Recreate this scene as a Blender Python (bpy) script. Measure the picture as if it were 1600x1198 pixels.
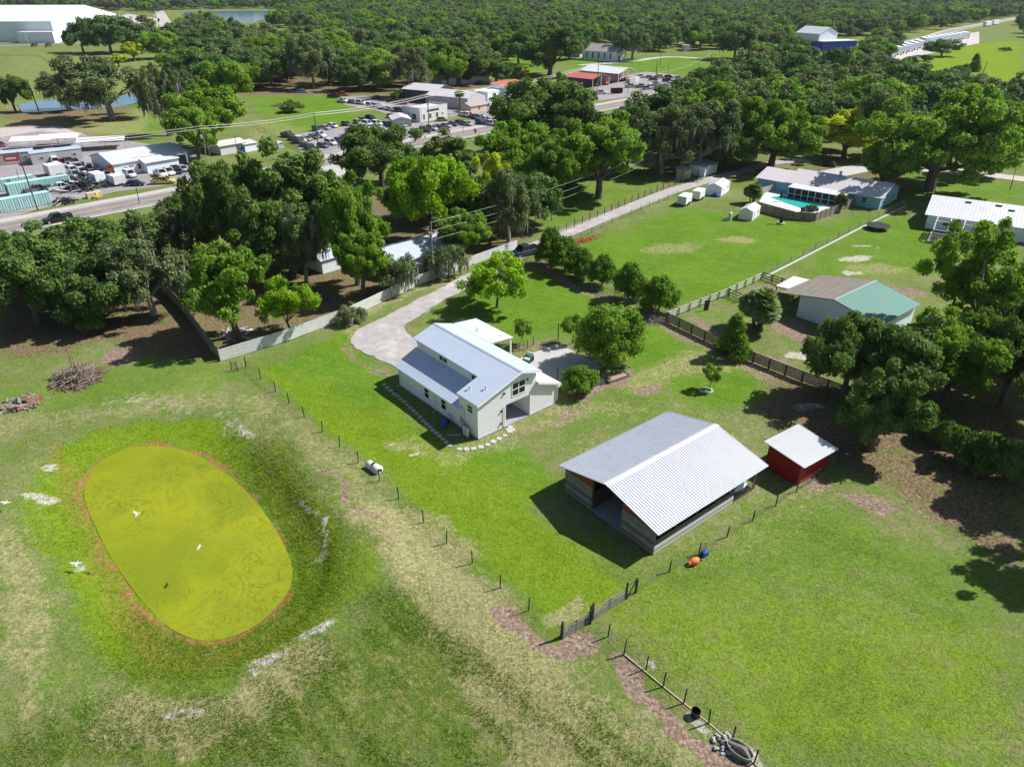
import bpy, math, random
import numpy as np
from mathutils import Vector, Matrix
for o in list(bpy.data.objects): bpy.data.objects.remove(o)
S = bpy.context.scene
COL = S.collection
D2R = math.radians
# ---------------------------------------------------------------- camera
FPX = 1108.0; PITCH = D2R(29.6); CH = 44.0
cd = bpy.data.cameras.new("camera"); cam = bpy.data.objects.new("camera", cd); COL.objects.link(cam)
cam.location = (0, 0, CH); cam.rotation_euler = (math.pi/2-PITCH, 0, 0)
cd.sensor_fit = 'HORIZONTAL'; cd.sensor_width = 36; cd.lens = FPX/1600*36; cd.clip_start = .5; cd.clip_end = 12000
S.camera = cam
S.render.engine = 'CYCLES'; S.render.resolution_x = 1024; S.render.resolution_y = 766
# ---------------------------------------------------------------- sky and sun
SUN_EL = D2R(45.5); SUN_AZ = D2R(70.5)          # azimuth clockwise from +Y
w = bpy.data.worlds.new("World"); S.world = w; w.use_nodes = True
nt = w.node_tree; bg = nt.nodes['Background']
sk = nt.nodes.new('ShaderNodeTexSky'); sk.sky_type = 'NISHITA'; sk.sun_disc = False
sk.sun_elevation = SUN_EL; sk.sun_rotation = SUN_AZ; sk.altitude = 50
nt.links.new(sk.outputs[0], bg.inputs[0]); bg.inputs[1].default_value = 0.064
ld = bpy.data.lights.new("sun", 'SUN'); sun = bpy.data.objects.new("sun", ld); COL.objects.link(sun)
ld.energy = 5.0; ld.angle = D2R(.53); ld.color = (1, .97, .93)
SD = Vector((math.sin(SUN_AZ)*math.cos(SUN_EL), math.cos(SUN_AZ)*math.cos(SUN_EL), math.sin(SUN_EL)))
sun.rotation_euler = SD.to_track_quat('Z', 'Y').to_euler(); sun.location = (60, 20, 120)
S.view_settings.view_transform = 'Standard'; S.view_settings.look = 'None'
S.view_settings.exposure = 0.62; S.view_settings.gamma = 1
# ---------------------------------------------------------------- survey helpers: photo pixel -> point on the level z
cP, sP = math.cos(PITCH), math.sin(PITCH)
def G(px, py, z=0.0):
    u = (px-800)/FPX; v = (py-599)/FPX
    t = (z-CH)/(-sP-v*cP)
    return Vector((u*t, (cP-v*sP)*t, z))
def Hof(P, py):                      # height at which a vertical over ground point P reaches picture row py
    v = (py-599)/FPX; y = P[1]
    return CH + (-y*sP-v*y*cP)/(cP-v*sP)
def depth(P): return P[1]*cP-(P[2]-CH)*sP
def pix(x, y, z):
    Z = y*cP-(z-CH)*sP
    return 800+FPX*x/Z, 599-FPX*(y*sP+(z-CH)*cP)/Z
# ---------------------------------------------------------------- object helpers
def tag(o, label=None, cat=None, group=None, kind=None):
    if label: o['label'] = label
    if cat: o['category'] = cat
    if group: o['group'] = group
    if kind: o['kind'] = kind
    return o
def empty(name, loc, rz, label, cat, group=None):
    o = bpy.data.objects.new(name, None); COL.objects.link(o)
    o.location = (loc[0], loc[1], loc[2] if len(loc) > 2 else 0); o.rotation_euler = (0, 0, rz)
    o.empty_display_size = .3
    return tag(o, label, cat, group)
def link(name, me, parent=None):
    o = bpy.data.objects.new(name, me); COL.objects.link(o)
    if parent is not None: o.parent = parent
    return o
def copy_tree(o, parent=None):
    c = o.copy(); COL.objects.link(c); c.parent = parent
    for ch in list(o.children): copy_tree(ch, c)
    return c
class MB:
    def __init__(s): s.v = []; s.f = []
    def add(s, vs, fs):
        n = len(s.v); s.ck = getattr(s, 'ck', [])+[(n, len(s.f))]; s.v += [tuple(p) for p in vs]; s.f += [tuple(i+n for i in f) for f in fs]; return s
    def box(s, x0, y0, z0, x1, y1, z1):
        return s.add([(x0,y0,z0),(x1,y0,z0),(x1,y1,z0),(x0,y1,z0),(x0,y0,z1),(x1,y0,z1),(x1,y1,z1),(x0,y1,z1)],
                     [(0,3,2,1),(4,5,6,7),(0,1,5,4),(1,2,6,5),(2,3,7,6),(3,0,4,7)])
    def cbox(s, c, d, ang=0, tilt=0):     # centred box, rotated about z
        M = Matrix.Translation(c) @ Matrix.Rotation(ang, 4, 'Z') @ Matrix.Rotation(tilt, 4, 'Y')
        a, b, e = d[0]/2, d[1]/2, d[2]/2
        vs = [M @ Vector(q) for q in [(-a,-b,-e),(a,-b,-e),(a,b,-e),(-a,b,-e),(-a,-b,e),(a,-b,e),(a,b,e),(-a,b,e)]]
        return s.add(vs, [(0,3,2,1),(4,5,6,7),(0,1,5,4),(1,2,6,5),(2,3,7,6),(3,0,4,7)])
    def bar(s, p, q, w=.05, h=None):      # square bar between two points
        p = Vector(p); q = Vector(q); h = h or w
        d = (q-p).normalized(); up = Vector((0,0,1)) if abs(d.z) < .95 else Vector((1,0,0))
        a = d.cross(up).normalized()*w/2; b = d.cross(a).normalized()*h/2
        vs = [p-a-b, p+a-b, p+a+b, p-a+b, q-a-b, q+a-b, q+a+b, q-a+b]
        return s.add(vs, [(0,3,2,1),(4,5,6,7),(0,1,5,4),(1,2,6,5),(2,3,7,6),(3,0,4,7)])
    def tube(s, pts, rs, n=6, cap=True):
        pts = [Vector(p) for p in pts]
        if not hasattr(rs, '__len__'): rs = [rs]*len(pts)
        rings = []
        for i, p in enumerate(pts):
            d = (pts[min(i+1, len(pts)-1)]-pts[max(i-1, 0)]).normalized()
            up = Vector((0,0,1)) if abs(d.z) < .9 else Vector((1,0,0))
            a = d.cross(up).normalized(); b = d.cross(a).normalized()
            rings.append([p+(a*math.cos(2*math.pi*k/n)+b*math.sin(2*math.pi*k/n))*rs[i] for k in range(n)])
        vs = [q for r in rings for q in r]; fs = []
        for i in range(len(pts)-1):
            for k in range(n):
                fs.append((i*n+k, i*n+(k+1) % n, (i+1)*n+(k+1) % n, (i+1)*n+k))
        if cap: fs.append(tuple(range(n))); fs.append(tuple((len(pts)-1)*n+k for k in reversed(range(n))))
        return s.add(vs, fs)
    def prism(s, poly, z0, z1):           # poly in xy, ccw
        n = len(poly)
        vs = [(p[0], p[1], z0) for p in poly]+[(p[0], p[1], z1) for p in poly]
        return s.add(vs, [tuple(reversed(range(n))), tuple(range(n, 2*n))]+[(i, (i+1) % n, n+(i+1) % n, n+i) for i in range(n)])
    def xprism(s, prof, y0, y1):          # profile in xz, extruded along y
        n = len(prof)
        vs = [(p[0], y0, p[1]) for p in prof]+[(p[0], y1, p[1]) for p in prof]
        return s.add(vs, [tuple(range(n)), tuple(reversed(range(n, 2*n)))]+[(i, n+i, n+(i+1) % n, (i+1) % n) for i in range(n)])
    def yprism(s, prof, x0, x1):          # profile in yz, extruded along x
        n = len(prof)
        vs = [(x0, p[0], p[1]) for p in prof]+[(x1, p[0], p[1]) for p in prof]
        return s.add(vs, [tuple(reversed(range(n))), tuple(range(n, 2*n))]+[(i, (i+1) % n, n+(i+1) % n, n+i) for i in range(n)])
    def slab(s, a, b, c, d, t=.05, rib=0, rw=.06, rh=.045):
        # a->b along the eave, a->d up the slope; ribs run up the slope
        a, b, c, d = [Vector(q) for q in (a, b, c, d)]
        n = (b-a).cross(d-a).normalized()
        if n.z < 0: n = -n
        s.add([a-n*t, b-n*t, c-n*t, d-n*t, a, b, c, d], [(0,3,2,1),(4,5,6,7),(0,1,5,4),(1,2,6,5),(2,3,7,6),(3,0,4,7)])
        if rib:
            L = (b-a).length; k = max(1, int(round(L/rib))); e = (b-a).normalized()*rw/2
            for i in range(k+1):
                f = min(max(i/k, rw/L/2), 1-rw/L/2); p = a.lerp(b, f); q = d.lerp(c, f)
                m = n*rh; o = n*.003
                s.add([p-e+o, p+e+o, q+e+o, q-e+o, p-e*.5+m, p+e*.5+m, q+e*.5+m, q-e*.5+m],
                      [(0,3,2,1),(4,5,6,7),(0,1,5,4),(1,2,6,5),(2,3,7,6),(3,0,4,7)])
        return s
    def mesh(s, name, m=None, smooth=False):
        me = bpy.data.meshes.new(name); me.from_pydata(s.v, [], s.f); me.update()
        if m: me.materials.append(m)
        if smooth: me.shade_smooth()
        return me
    def split(s, name, m, parent, per=1):      # one object per piece (per = added shapes in a piece)
        ends = s.ck[per::per]+[(len(s.v), len(s.f))]; b = (0, 0)
        for e in ends:
            q = MB(); q.v = s.v[b[0]:e[0]]; q.f = [tuple(i-b[0] for i in f) for f in s.f[b[1]:e[1]]]; q.build(name, m, parent); b = e
    def build(s, name, m, parent=None, smooth=False):
        return link(name, s.mesh(name, m, smooth), parent)
def npmesh(name, V, F, mt, attr=None, smooth=False):      # numpy quads or tris
    me = bpy.data.meshes.new(name); n = F.shape[1]
    me.vertices.add(len(V)); me.vertices.foreach_set('co', np.ascontiguousarray(V, dtype=np.float32).ravel())
    me.loops.add(F.size); me.loops.foreach_set('vertex_index', np.ascontiguousarray(F, dtype=np.int32).ravel())
    me.polygons.add(len(F)); me.polygons.foreach_set('loop_start', np.arange(0, F.size, n, dtype=np.int32))
    me.polygons.foreach_set('loop_total', np.full(len(F), n, dtype=np.int32))
    me.polygons.foreach_set('use_smooth', np.full(len(F), smooth, dtype=bool))
    me.update(calc_edges=True); me.validate()
    if attr is not None:
        for k, a in attr.items():
            if a.ndim == 1:
                at = me.attributes.new(k, 'FLOAT', 'FACE' if len(a) == len(F) else 'POINT'); at.data.foreach_set('value', a.astype(np.float32))
            else:
                at = me.attributes.new(k, 'FLOAT_COLOR', 'POINT'); at.data.foreach_set('color', a.astype(np.float32).ravel())
    if mt: me.materials.append(mt)
    return me
# ---------------------------------------------------------------- materials
class NT:
    def __init__(s, name):
        s.m = bpy.data.materials.new(name); s.m.use_nodes = True; s.t = s.m.node_tree
        s.b = s.t.nodes['Principled BSDF']
    def n(s, typ, **kw):
        x = s.t.nodes.new('ShaderNode'+typ)
        for k, v in kw.items(): setattr(x, k, v)
        return x
    def l(s, a, b): s.t.links.new(a, b)
    def val(s, x, i, v):
        if hasattr(v, 'is_output') or isinstance(v, bpy.types.NodeSocket): s.l(v, x.inputs[i])
        else: x.inputs[i].default_value = v
    def math(s, op, a, b=0.0, clamp=False):
        x = s.n('Math', operation=op, use_clamp=clamp); s.val(x, 0, a); s.val(x, 1, b); return x.outputs[0]
    def mix(s, f, a, b, bt='MIX'):
        x = s.n('MixRGB', blend_type=bt); s.val(x, 0, f); s.val(x, 1, a if not isinstance(a, tuple) else (*a, 1)); s.val(x, 2, b if not isinstance(b, tuple) else (*b, 1)); return x.outputs[0]
    def noise(s, sc, det=4, rough=.6, vec=None, dist=0):
        x = s.n('TexNoise'); x.inputs['Scale'].default_value = sc; x.inputs['Detail'].default_value = det
        x.inputs['Roughness'].default_value = rough; x.inputs['Distortion'].default_value = dist
        if vec is not None: s.l(vec, x.inputs['Vector'])
        return x.outputs['Fac']
    def obj(s): return s.n('TexCoord').outputs['Object']
    def ss(s, v, a, b):          # smooth range
        x = s.n('MapRange', interpolation_type='SMOOTHSTEP'); s.val(x, 0, v); x.inputs[1].default_value = a; x.inputs[2].default_value = b; return x.outputs[0]
    def attr(s, name):
        x = s.n('Attribute'); x.attribute_name = name; return x
def mat(name, col, rough=.7, metal=0.0, var=.12, sc=1.5, bump=0.0, bsc=20, spec=.35, dirt=None, dsc=.6, lines=None, objcol=False, coat=0):
    N = NT(name); co = N.obj()
    c = (*col, 1)
    if objcol: base = N.n('ObjectInfo').outputs['Color']
    else:
        r = N.n('RGB'); r.outputs[0].default_value = c; base = r.outputs[0]
    f = N.noise(sc, 5, .65, co)
    k = N.math('MULTIPLY_ADD', f, 2*var); N.t.nodes[-1].inputs[2].default_value = 1-var
    out = N.mix(1, base, k, 'MULTIPLY')
    if dirt:
        g = N.ss(N.noise(dsc, 6, .7, co), .48, .72); out = N.mix(N.math('MULTIPLY', g, dirt[3]), out, dirt[:3])
    h = None
    if lines:                     # (axis, spacing, depth, darkness) board / lap joints: bump relief, lap and rib shade darkened into the colour
        ax, sp, dep, dk = lines
        sx = N.n('SeparateXYZ'); N.l(co, sx.inputs[0])
        fr = N.math('FRACT', N.math('DIVIDE', sx.outputs[ax], sp))
        g = N.ss(fr, .0, .34)
        out = N.mix(N.math('MULTIPLY', N.math('SUBTRACT', 1, g), dk), out, tuple(q*.35 for q in col))
        h = N.math('MULTIPLY', g, dep)
        if dk > .7:                # each weathered board has its own tone
            wn = N.n('TexWhiteNoise', noise_dimensions='1D'); N.l(N.math('FLOOR', N.math('DIVIDE', sx.outputs[ax], sp)), wn.inputs['W'])
            out = N.mix(1, out, N.math('ADD', N.math('MULTIPLY', wn.outputs['Value'], .75), .65), 'MULTIPLY')
    if bump:
        b2 = N.math('MULTIPLY', N.noise(bsc, 5, .7, co), bump); h = N.math('ADD', h, b2) if h is not None else b2
    if h is not None:
        bp = N.n('Bump'); bp.inputs['Strength'].default_value = .8; bp.inputs['Distance'].default_value = 1; N.l(h, bp.inputs['Height']); N.l(bp.outputs[0], N.b.inputs['Normal'])
    N.l(out, N.b.inputs['Base Color'])
    N.b.inputs['Roughness'].default_value = rough; N.b.inputs['Metallic'].default_value = metal
    N.b.inputs['Specular IOR Level'].default_value = spec; N.b.inputs['Coat Weight'].default_value = coat
    return N.m
M = {}
M['white_metal'] = mat('white_painted_metal', (.72,.73,.74), .45, .0, .06, .8, dirt=(.45,.42,.36,.35))
M['galv'] = mat('galvalume_roof', (.58,.65,.76), .32, .3, .08, .5, spec=.5)
M['galv_white'] = mat('pale_metal_roof', (.60,.61,.62), .45, .1, .07, .5, spec=.5, dirt=(.42,.41,.40,.35))
M['siding'] = mat('white_lap_siding', (.85,.84,.87), .6, 0, .04, .8, lines=(2,.30,.025,.28), dirt=(.6,.58,.52,.25))
M['trim'] = mat('white_trim', (.8,.8,.78), .55, 0, .04)
M['glass'] = mat('dark_window_glass', (.012,.014,.018), .12, 0, .2, spec=.6)
M['concrete'] = mat('concrete', (.40,.39,.385), .85, 0, .12, 1.2, .006, 8, dirt=(.3,.27,.23,.5), dsc=.5)
M['concrete_dark'] = mat('grey_concrete', (.27,.29,.31), .85, 0, .15, 1.2, .006, 8)
M['oldwood'] = mat('weathered_grey_boards', (.20,.185,.17), .85, 0, .5, 2.2, .03, 9, lines=(2,.28,.03,.9), dirt=(.30,.29,.28,.7), dsc=1.5)
M['whitewood'] = mat('whitewashed_boards', (.56,.54,.53), .8, 0, .2, 3, .01, 9, lines=(2,.3,.02,.8))
M['orange'] = mat('orange_painted_panel', (.26,.05,.022), .6, 0, .12)
M['wood'] = mat('brown_wood', (.16,.10,.06), .8, 0, .3, 3)
M['darkwood'] = mat('dark_weathered_wood', (.075,.062,.052), .9, 0, .4, 2, .02, 10)
M['fencewood'] = mat('grey_fence_boards', (.24,.20,.165), .9, 0, .4, 2.5, .02, 10, lines=(0,.14,.01,.6))
M['post'] = mat('dark_steel_post', (.025,.03,.03), .6, .2, .2)
M['wire'] = mat('galvanised_wire', (.22,.23,.22), .5, .5, .1)
M['red'] = mat('red_painted_siding', (.33,.012,.012), .5, 0, .12, 1.2, lines=(2,.22,.015,.5))
M['black'] = mat('black_rubber', (.015,.015,.016), .6, 0, .3)
M['tyre'] = mat('tyre_rubber', (.02,.02,.02), .8, 0, .2)
M['blue'] = mat('blue_plastic', (.02,.07,.42), .5)
M['orangep'] = mat('orange_plastic', (.72,.17,.06), .5, 0, .08)
M['white'] = mat('white_paint', (.62,.62,.62), .5, 0, .07, dirt=(.42,.41,.39,.3))
M['teal'] = mat('pale_teal_container_paint', (.40,.63,.62), .55, .0, .12, 1.2, dirt=(.3,.33,.3,.35), lines=(0,.62,.04,.68))  # dark lines paint the shade between the corrugation ribs
M['church'] = mat('bright_bluish_white_boards', (.80,.86,.92), .6, 0, .04)
M['lblue'] = mat('pale_blue_stucco', (.22,.46,.56), .7, 0, .08)
M['lbluew'] = mat('bluish_white_wall', (.72,.79,.86), .7, 0, .06)
M['greyroof'] = mat('grey_shingle_roof', (.50,.47,.48), .8, 0, .15, 1.5)
M['pinkroof'] = mat('mauve_shingle_roof', (.34,.28,.28), .85, 0, .12, 1.2)
M['redroof'] = mat('red_metal_roof', (.42,.12,.10), .6, 0, .1)
M['greenroof'] = mat('green_painted_roof', (.11,.24,.20), .6, .1, .08, 1.2)
M['brownroof'] = mat('brown_weathered_roof', (.27,.23,.19), .8, 0, .22, 1.0, dirt=(.16,.3,.25,.5), dsc=.25)
M['tealtarp'] = mat('teal_tarp', (.02,.26,.26), .5, 0, .3, 1.5, .05, 2)
M['darkwall'] = mat('dark_blue_grey_metal_wall', (.06,.075,.11), .5, .2, .1, lines=(0,.4,.02,.4))
M['greywall'] = mat('light_grey_metal_wall', (.46,.45,.45), .6, 0, .08, lines=(2,.4,.02,.3))
M['tan'] = mat('tan_wall', (.55,.45,.34), .7)
M['royal'] = mat('royal_blue_wall', (.03,.09,.5), .55)
M['poolwater'] = mat('pool_water', (.03,.42,.36), .06, 0, .08, .5, .003, 3, spec=.5)
M['lakewater'] = mat('lake_water', (.10,.19,.28), .12, 0, .1, .02, .02, .4, spec=.5)
M['screen'] = mat('dark_insect_screen', (.03,.03,.035), .7)
M['carpaint'] = mat('car_paint', (1,1,1), .28, .1, .03, objcol=True, coat=.6, spec=.5)
M['lightm'] = mat('headlamp_lens', (.6,.6,.6), .2)
M['bark'] = mat('bark', (.12,.095,.075), .9, 0, .35, 4, .03, 12)
M['paleb'] = mat('pale_grey_bark', (.26,.235,.21), .9, 0, .3, 4, .03, 12)
M['stone'] = mat('pale_paving_stone', (.40,.39,.365), .85, 0, .12, 3, .01, 12)
M['asphalt'] = mat('asphalt', (.20,.18,.18), .85, 0, .18, .6, .004, 25, dirt=(.27,.24,.23,.6), dsc=.15)
M['lot'] = mat('parking_lot_surface', (.25,.23,.235), .85, 0, .2, .4, .004, 20, dirt=(.38,.34,.31,.7), dsc=.12)
M['yellowline'] = mat('yellow_road_paint', (.62,.36,.12), .7, 0, .2)
M['whiteline'] = mat('white_road_paint', (.7,.7,.68), .7, 0, .15)
M['pavement'] = mat('pale_road_shoulder', (.42,.38,.36), .85, 0, .15, .5, .005, 15, dirt=(.30,.27,.24,.6), dsc=.2)
M['mulch'] = mat('pinkish_mulch', (.33,.22,.17), .95, 0, .5, 5, .06, 9)
M['skin_moss'] = mat('spanish_moss', (.22,.225,.18), .95, 0, .25, 3)
M['pileb'] = mat('bleached_dead_branch', (.24,.21,.18), .9, 0, .4, 3)
M['piler'] = mat('reddish_brown_dead_branch', (.20,.10,.06), .9, 0, .4, 3)
# ================================================================ GROUND
random.seed(4); rng = np.random.default_rng(7)
def P2(l, z=0): return np.array([G(a, b, z)[:2] for a, b in l])
def segd(X, Y, A, B):
    d = B-A; L = d@d+1e-9
    t = np.clip(((X-A[0])*d[0]+(Y-A[1])*d[1])/L, 0, 1)
    return np.hypot(X-A[0]-t*d[0], Y-A[1]-t*d[1])
def polyd(X, Y, P):                 # signed distance (negative inside)
    n = len(P); dm = np.full(X.shape, 1e9); ins = np.zeros(X.shape, bool)
    for i in range(n):
        A = P[i]; B = P[(i+1) % n]; dm = np.minimum(dm, segd(X, Y, A, B))
        c = ((A[1] > Y) != (B[1] > Y)); 
        with np.errstate(divide='ignore', invalid='ignore'):
            xi = (B[0]-A[0])*(Y-A[1])/(B[1]-A[1]+1e-12)+A[0]
        ins ^= c & (X < xi)
    return np.where(ins, -dm, dm)
def lined(X, Y, P):
    dm = np.full(X.shape, 1e9)
    for i in range(len(P)-1): dm = np.minimum(dm, segd(X, Y, P[i], P[i+1]))
    return dm
def sstep(x, a, b):
    t = np.clip((x-a)/(b-a), 0, 1); return t*t*(3-2*t)
def chaikin(P, k=2, closed=True):
    P = np.array(P, float)
    for _ in range(k):
        Q = np.roll(P, -1, 0) if closed else P[1:]
        R = P if closed else P[:-1]
        N_ = np.empty((2*len(R), P.shape[1])); N_[0::2] = R*.75+Q*.25; N_[1::2] = R*.25+Q*.75
        P = N_ if closed else np.vstack([P[:1], N_, P[-1:]])
    return P
def vnoise(X, Y, s, seed):          # cheap smooth value noise
    r = np.random.default_rng(seed); T = r.random((64, 64))
    x = X/s; y = Y/s; i = np.floor(x).astype(int); j = np.floor(y).astype(int); fx = x-i; fy = y-j
    fx = fx*fx*(3-2*fx); fy = fy*fy*(3-2*fy)
    a = T[i % 64, j % 64]; b = T[(i+1) % 64, j % 64]; c = T[i % 64, (j+1) % 64]; d = T[(i+1) % 64, (j+1) % 64]
    return a*(1-fx)*(1-fy)+b*fx*(1-fy)+c*(1-fx)*fy+d*fx*fy
WZ = -.7
POND = chaikin(P2([(133,765),(150,727),(195,703),(245,697),(300,708),(350,740),(400,790),(440,850),(456,895),(440,935),(400,972),(350,995),(305,996),(262,975),(225,935),(190,885),(155,825),(138,790)], WZ), 2)
LAKE1 = P2([(28,163),(48,158),(110,152),(160,148),(225,146),(232,156),(185,166),(110,170),(60,174),(34,175)])
LAKE2 = P2([(283,24),(290,18.5),(400,17),(436,18),(430,26),(400,34),(360,37),(330,29)])
def gz(X, Y):
    X = np.asarray(X, float); Y = np.asarray(Y, float)
    d = polyd(X, Y, POND); d = d+((vnoise(X, Y, 1.5, 51)-.5)*.9+(vnoise(X, Y, .6, 52)-.5)*.3)*(1-sstep(np.abs(d), 1.2, 3))
    z = np.where(d < 0, WZ-.05-.9*sstep(-d, 0, 3), WZ-.05+(.75-.0)*sstep(d, -.3, 6.5))
    berm = .35*np.exp(-((d-9)/2.6)**2)*(vnoise(X, Y, 9, 3)*.8+.2)
    berm = berm+np.where(X > -30, .42, 0)*sstep(X, -30, -20)*sstep(d, 2.6, 4.2)*(1-sstep(d, 4.6, 11))
    z = z+berm
    near = sstep(Y, 150, 60)
    z = z+(vnoise(X, Y, 6, 1)-.5)*.14*sstep(d, 2, 8)*near+(vnoise(X, Y, 2.2, 2)-.5)*.06*near*sstep(d, 0, 2)
    for Lk in (LAKE1, LAKE2):
        if Y.max() > 300: z = z-1.2*sstep(-polyd(X, Y, Lk), -2, 3)
    return z
def gz1(x, y): return float(gz(np.array([x]), np.array([y]))[0])
def grid(lo, hi, st, far, ratio, lo2=None):
    a = list(np.arange(lo, hi, st)); s = st; x = a[-1]
    while x < far: s *= ratio; x += s; a.append(x)
    if lo2 is not None:
        s = st; x = lo
        while x > lo2: s *= ratio; x -= s; a.insert(0, x)
    return np.array(a)
gx = grid(-66, 66, .42, 5200, 1.045, -5200); gy = grid(20, 110, .42, 7000, 1.03, -60)
GX, GY = np.meshgrid(gx, gy); sh = GX.shape
X = GX.ravel(); Y = GY.ravel()
Z = gz(X, Y)
wx = X+(vnoise(X, Y, 3, 11)-.5)*2.2+(vnoise(X, Y, .9, 12)-.5)*.7; wy = Y+(vnoise(X, Y, 3, 13)-.5)*2.2+(vnoise(X, Y, .9, 14)-.5)*.7
nearm = Y < 330
ch = {k: np.zeros(len(X)) for k in ('lush', 'dry', 'dirt', 'shell', 'coarse', 'rust', 'litter', 'yel')}
def poly(k, s, pts, soft=1.5):
    P = P2(pts); lo = P.min(0)-soft*2-3; hi = P.max(0)+soft*2+3
    m = (wx > lo[0]) & (wx < hi[0]) & (wy > lo[1]) & (wy < hi[1])
    v = s*sstep(-polyd(wx[m], wy[m], P), -soft, soft); c = ch[k]; c[m] = np.maximum(c[m], v) if s > 0 else c[m]*(1+v)
def line(k, s, pts, wd, soft=None):
    P = P2(pts); soft = soft or wd; lo = P.min(0)-wd-soft-3; hi = P.max(0)+wd+soft+3
    m = (wx > lo[0]) & (wx < hi[0]) & (wy > lo[1]) & (wy < hi[1])
    v = s*(1-sstep(lined(wx[m], wy[m], P), wd*.5, wd*.5+soft)); c = ch[k]; c[m] = np.maximum(c[m], v) if s > 0 else c[m]*(1+v)
def blob(k, s, px, py, rx, ry=None, ang=0):
    c0 = G(px, py); ry = ry or rx; dx = wx-c0[0]; dy = wy-c0[1]; a = D2R(ang)
    u = (dx*math.cos(a)+dy*math.sin(a))/rx; v = (-dx*math.sin(a)+dy*math.cos(a))/ry
    q = s*(1-sstep(np.hypot(u, v), .45, 1.15)); c = ch[k]; ch[k] = np.maximum(c, q) if s > 0 else c*(1+q)
dpond = polyd(wx, wy, POND)
# lawns
poly('lush', 1, [(392,582),(470,548),(545,505),(560,545),(610,590),(640,650),(720,700),(800,690),(870,740),(830,800),(980,905),(930,965),(880,985),(800,930),(700,840),(600,755),(500,665),(440,615)], 2)
poly('lush', .9, [(655,500),(720,465),(850,425),(930,465),(1040,520),(1160,575),(1210,620),(1110,640),(1000,600),(960,560),(860,520),(800,540),(740,490)], 2)
poly('lush', .85, [(900,385),(1060,325),(1190,338),(1290,350),(1400,325),(1330,370),(1190,440),(1060,480),(960,430)], 3)
poly('lush', .75, [(1260,400),(1400,330),(1450,345),(1500,380),(1440,430),(1250,440)], 3)
poly('lush', .5, [(1000,600),(1180,600),(1150,650),(880,680),(860,700),(900,640)], 2)
poly('lush', .6, [(640,705),(740,770),(1010,880),(1200,780),(1260,770),(1600,920),(1600,1198),(1200,1198),(1000,1010),(930,960)], 3)
poly('lush', .9, [(385,190),(500,170),(600,185),(560,205),(450,215)], 4); poly('lush', .8, [(390,150),(560,150),(600,170),(400,180)], 5)
poly('dry', .4, [(0,80),(320,85),(320,150),(0,150)], 8); poly('lush', .25, [(0,85),(300,95),(310,140),(100,145),(0,140)], 6); poly('lush', .8, [(170,165),(240,160),(255,205),(215,215),(160,195)], 5)
poly('lush', .75, [(860,95),(1180,80),(1200,120),(1060,130),(900,110)], 6)
poly('lush', .8, [(700,80),(860,85),(860,110),(760,115)], 8); poly('lush', 1, [(1480,75),(1600,60),(1600,150),(1400,120)], 8)
poly('lush', .6, [(820,345),(860,300),(1000,265),(1040,285),(870,360)], 3)
poly('lush', .7, [(1290,275),(1420,262),(1600,290),(1600,320),(1400,300)], 3)
poly('lush', .55, [(0,590),(110,600),(220,560),(360,560),(395,590),(300,625),(180,640),(60,645),(0,630)], 2.5)
# pond bank
m = (dpond > -1) & (dpond < 14)
ch['lush'] = np.maximum(ch['lush'], np.where(m, (1-sstep(dpond, 3.5, 6.5))*1.0, 0))
ch['yel'] = np.maximum(ch['yel'], np.where(m, (1-sstep(dpond, 3, 7))*.8, 0))
ch['rust'] = np.where((dpond > -1.2), 1-sstep(np.abs(dpond-.2), .12, .6), 0)
poly('yel', .8, [(455,880),(520,850),(600,860),(600,920),(520,960),(430,1010),(330,1090),(230,1080),(250,1010),(330,1005),(430,960)], 2)
poly('lush', .8, [(455,880),(520,850),(600,860),(600,920),(520,960),(430,1010),(330,1090),(180,1090),(200,980),(250,1010),(330,1005),(430,960)], 2)
poly('yel', .7, [(400,560),(900,800),(980,900),(1600,1000),(1600,1198),(1100,1198),(900,990),(500,690)], 3)
line('rust', .45, [(95,690),(130,820),(190,940),(250,1010),(330,1030),(430,1000)], 1.2, 1.6)
# dry grass bands
line('dry', .47, [(0,665),(120,650),(280,625),(400,635),(470,680),(540,745),(600,820),(680,900),(770,985),(870,1060),(1010,1150),(1080,1198)], 2.2, 3.4)
line('dry', .95, [(590,810),(640,860),(700,920),(790,1000)], 1.8, 2.4); blob('dry', .7, 720, 900, 4, 2.4, -40)
line('dry', .7, [(640,830),(720,940),(800,1040),(900,1198)], 4, 4)
poly('dry', .33, [(0,650),(90,660),(120,760),(100,900),(150,1000),(260,1090),(430,1060),(600,960),(700,940),(900,1050),(1090,1198),(0,1198)], 4)
line('dry', .6, [(10,830),(30,930),(45,1010),(62,1090)], 1.3, 1.6); line('dry', .8, [(200,1120),(330,1130),(480,1040)], 2, 2)
line('dry', .5, [(640,690),(700,720),(760,700),(800,670),(900,640),(1010,640)], 1.5, 2.5); blob('dry', .8, 878, 955, 1.8, 1.2)
line('dry', .6, [(545,530),(550,500),(640,455),(740,430)], 1.4, 1.4)
poly('dry', .35, [(850,700),(1000,610),(1190,640),(1240,700),(1300,800),(1180,900),(1060,900)], 3)
blob('dry', .6, 1050, 388, 9, 4, 20); blob('dry', .7, 1150, 375, 5, 2.5); blob('dry', .6, 1370, 420, 8, 4); blob('dry', .7, 1400, 130, 60, 15)
poly('dry', .6, [(0,165),(250,170),(230,215),(0,200)], 4); poly('dry', .5, [(390,180),(490,200),(460,215),(380,250)], 3)
line('dry', .6, [(1000,600),(1100,560),(1200,580)], 2, 4)
blob('dry', .6, 620, 700, 2.5, 1.2, -40); blob('dry', .7, 650, 715, 1.2, .7)
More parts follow.
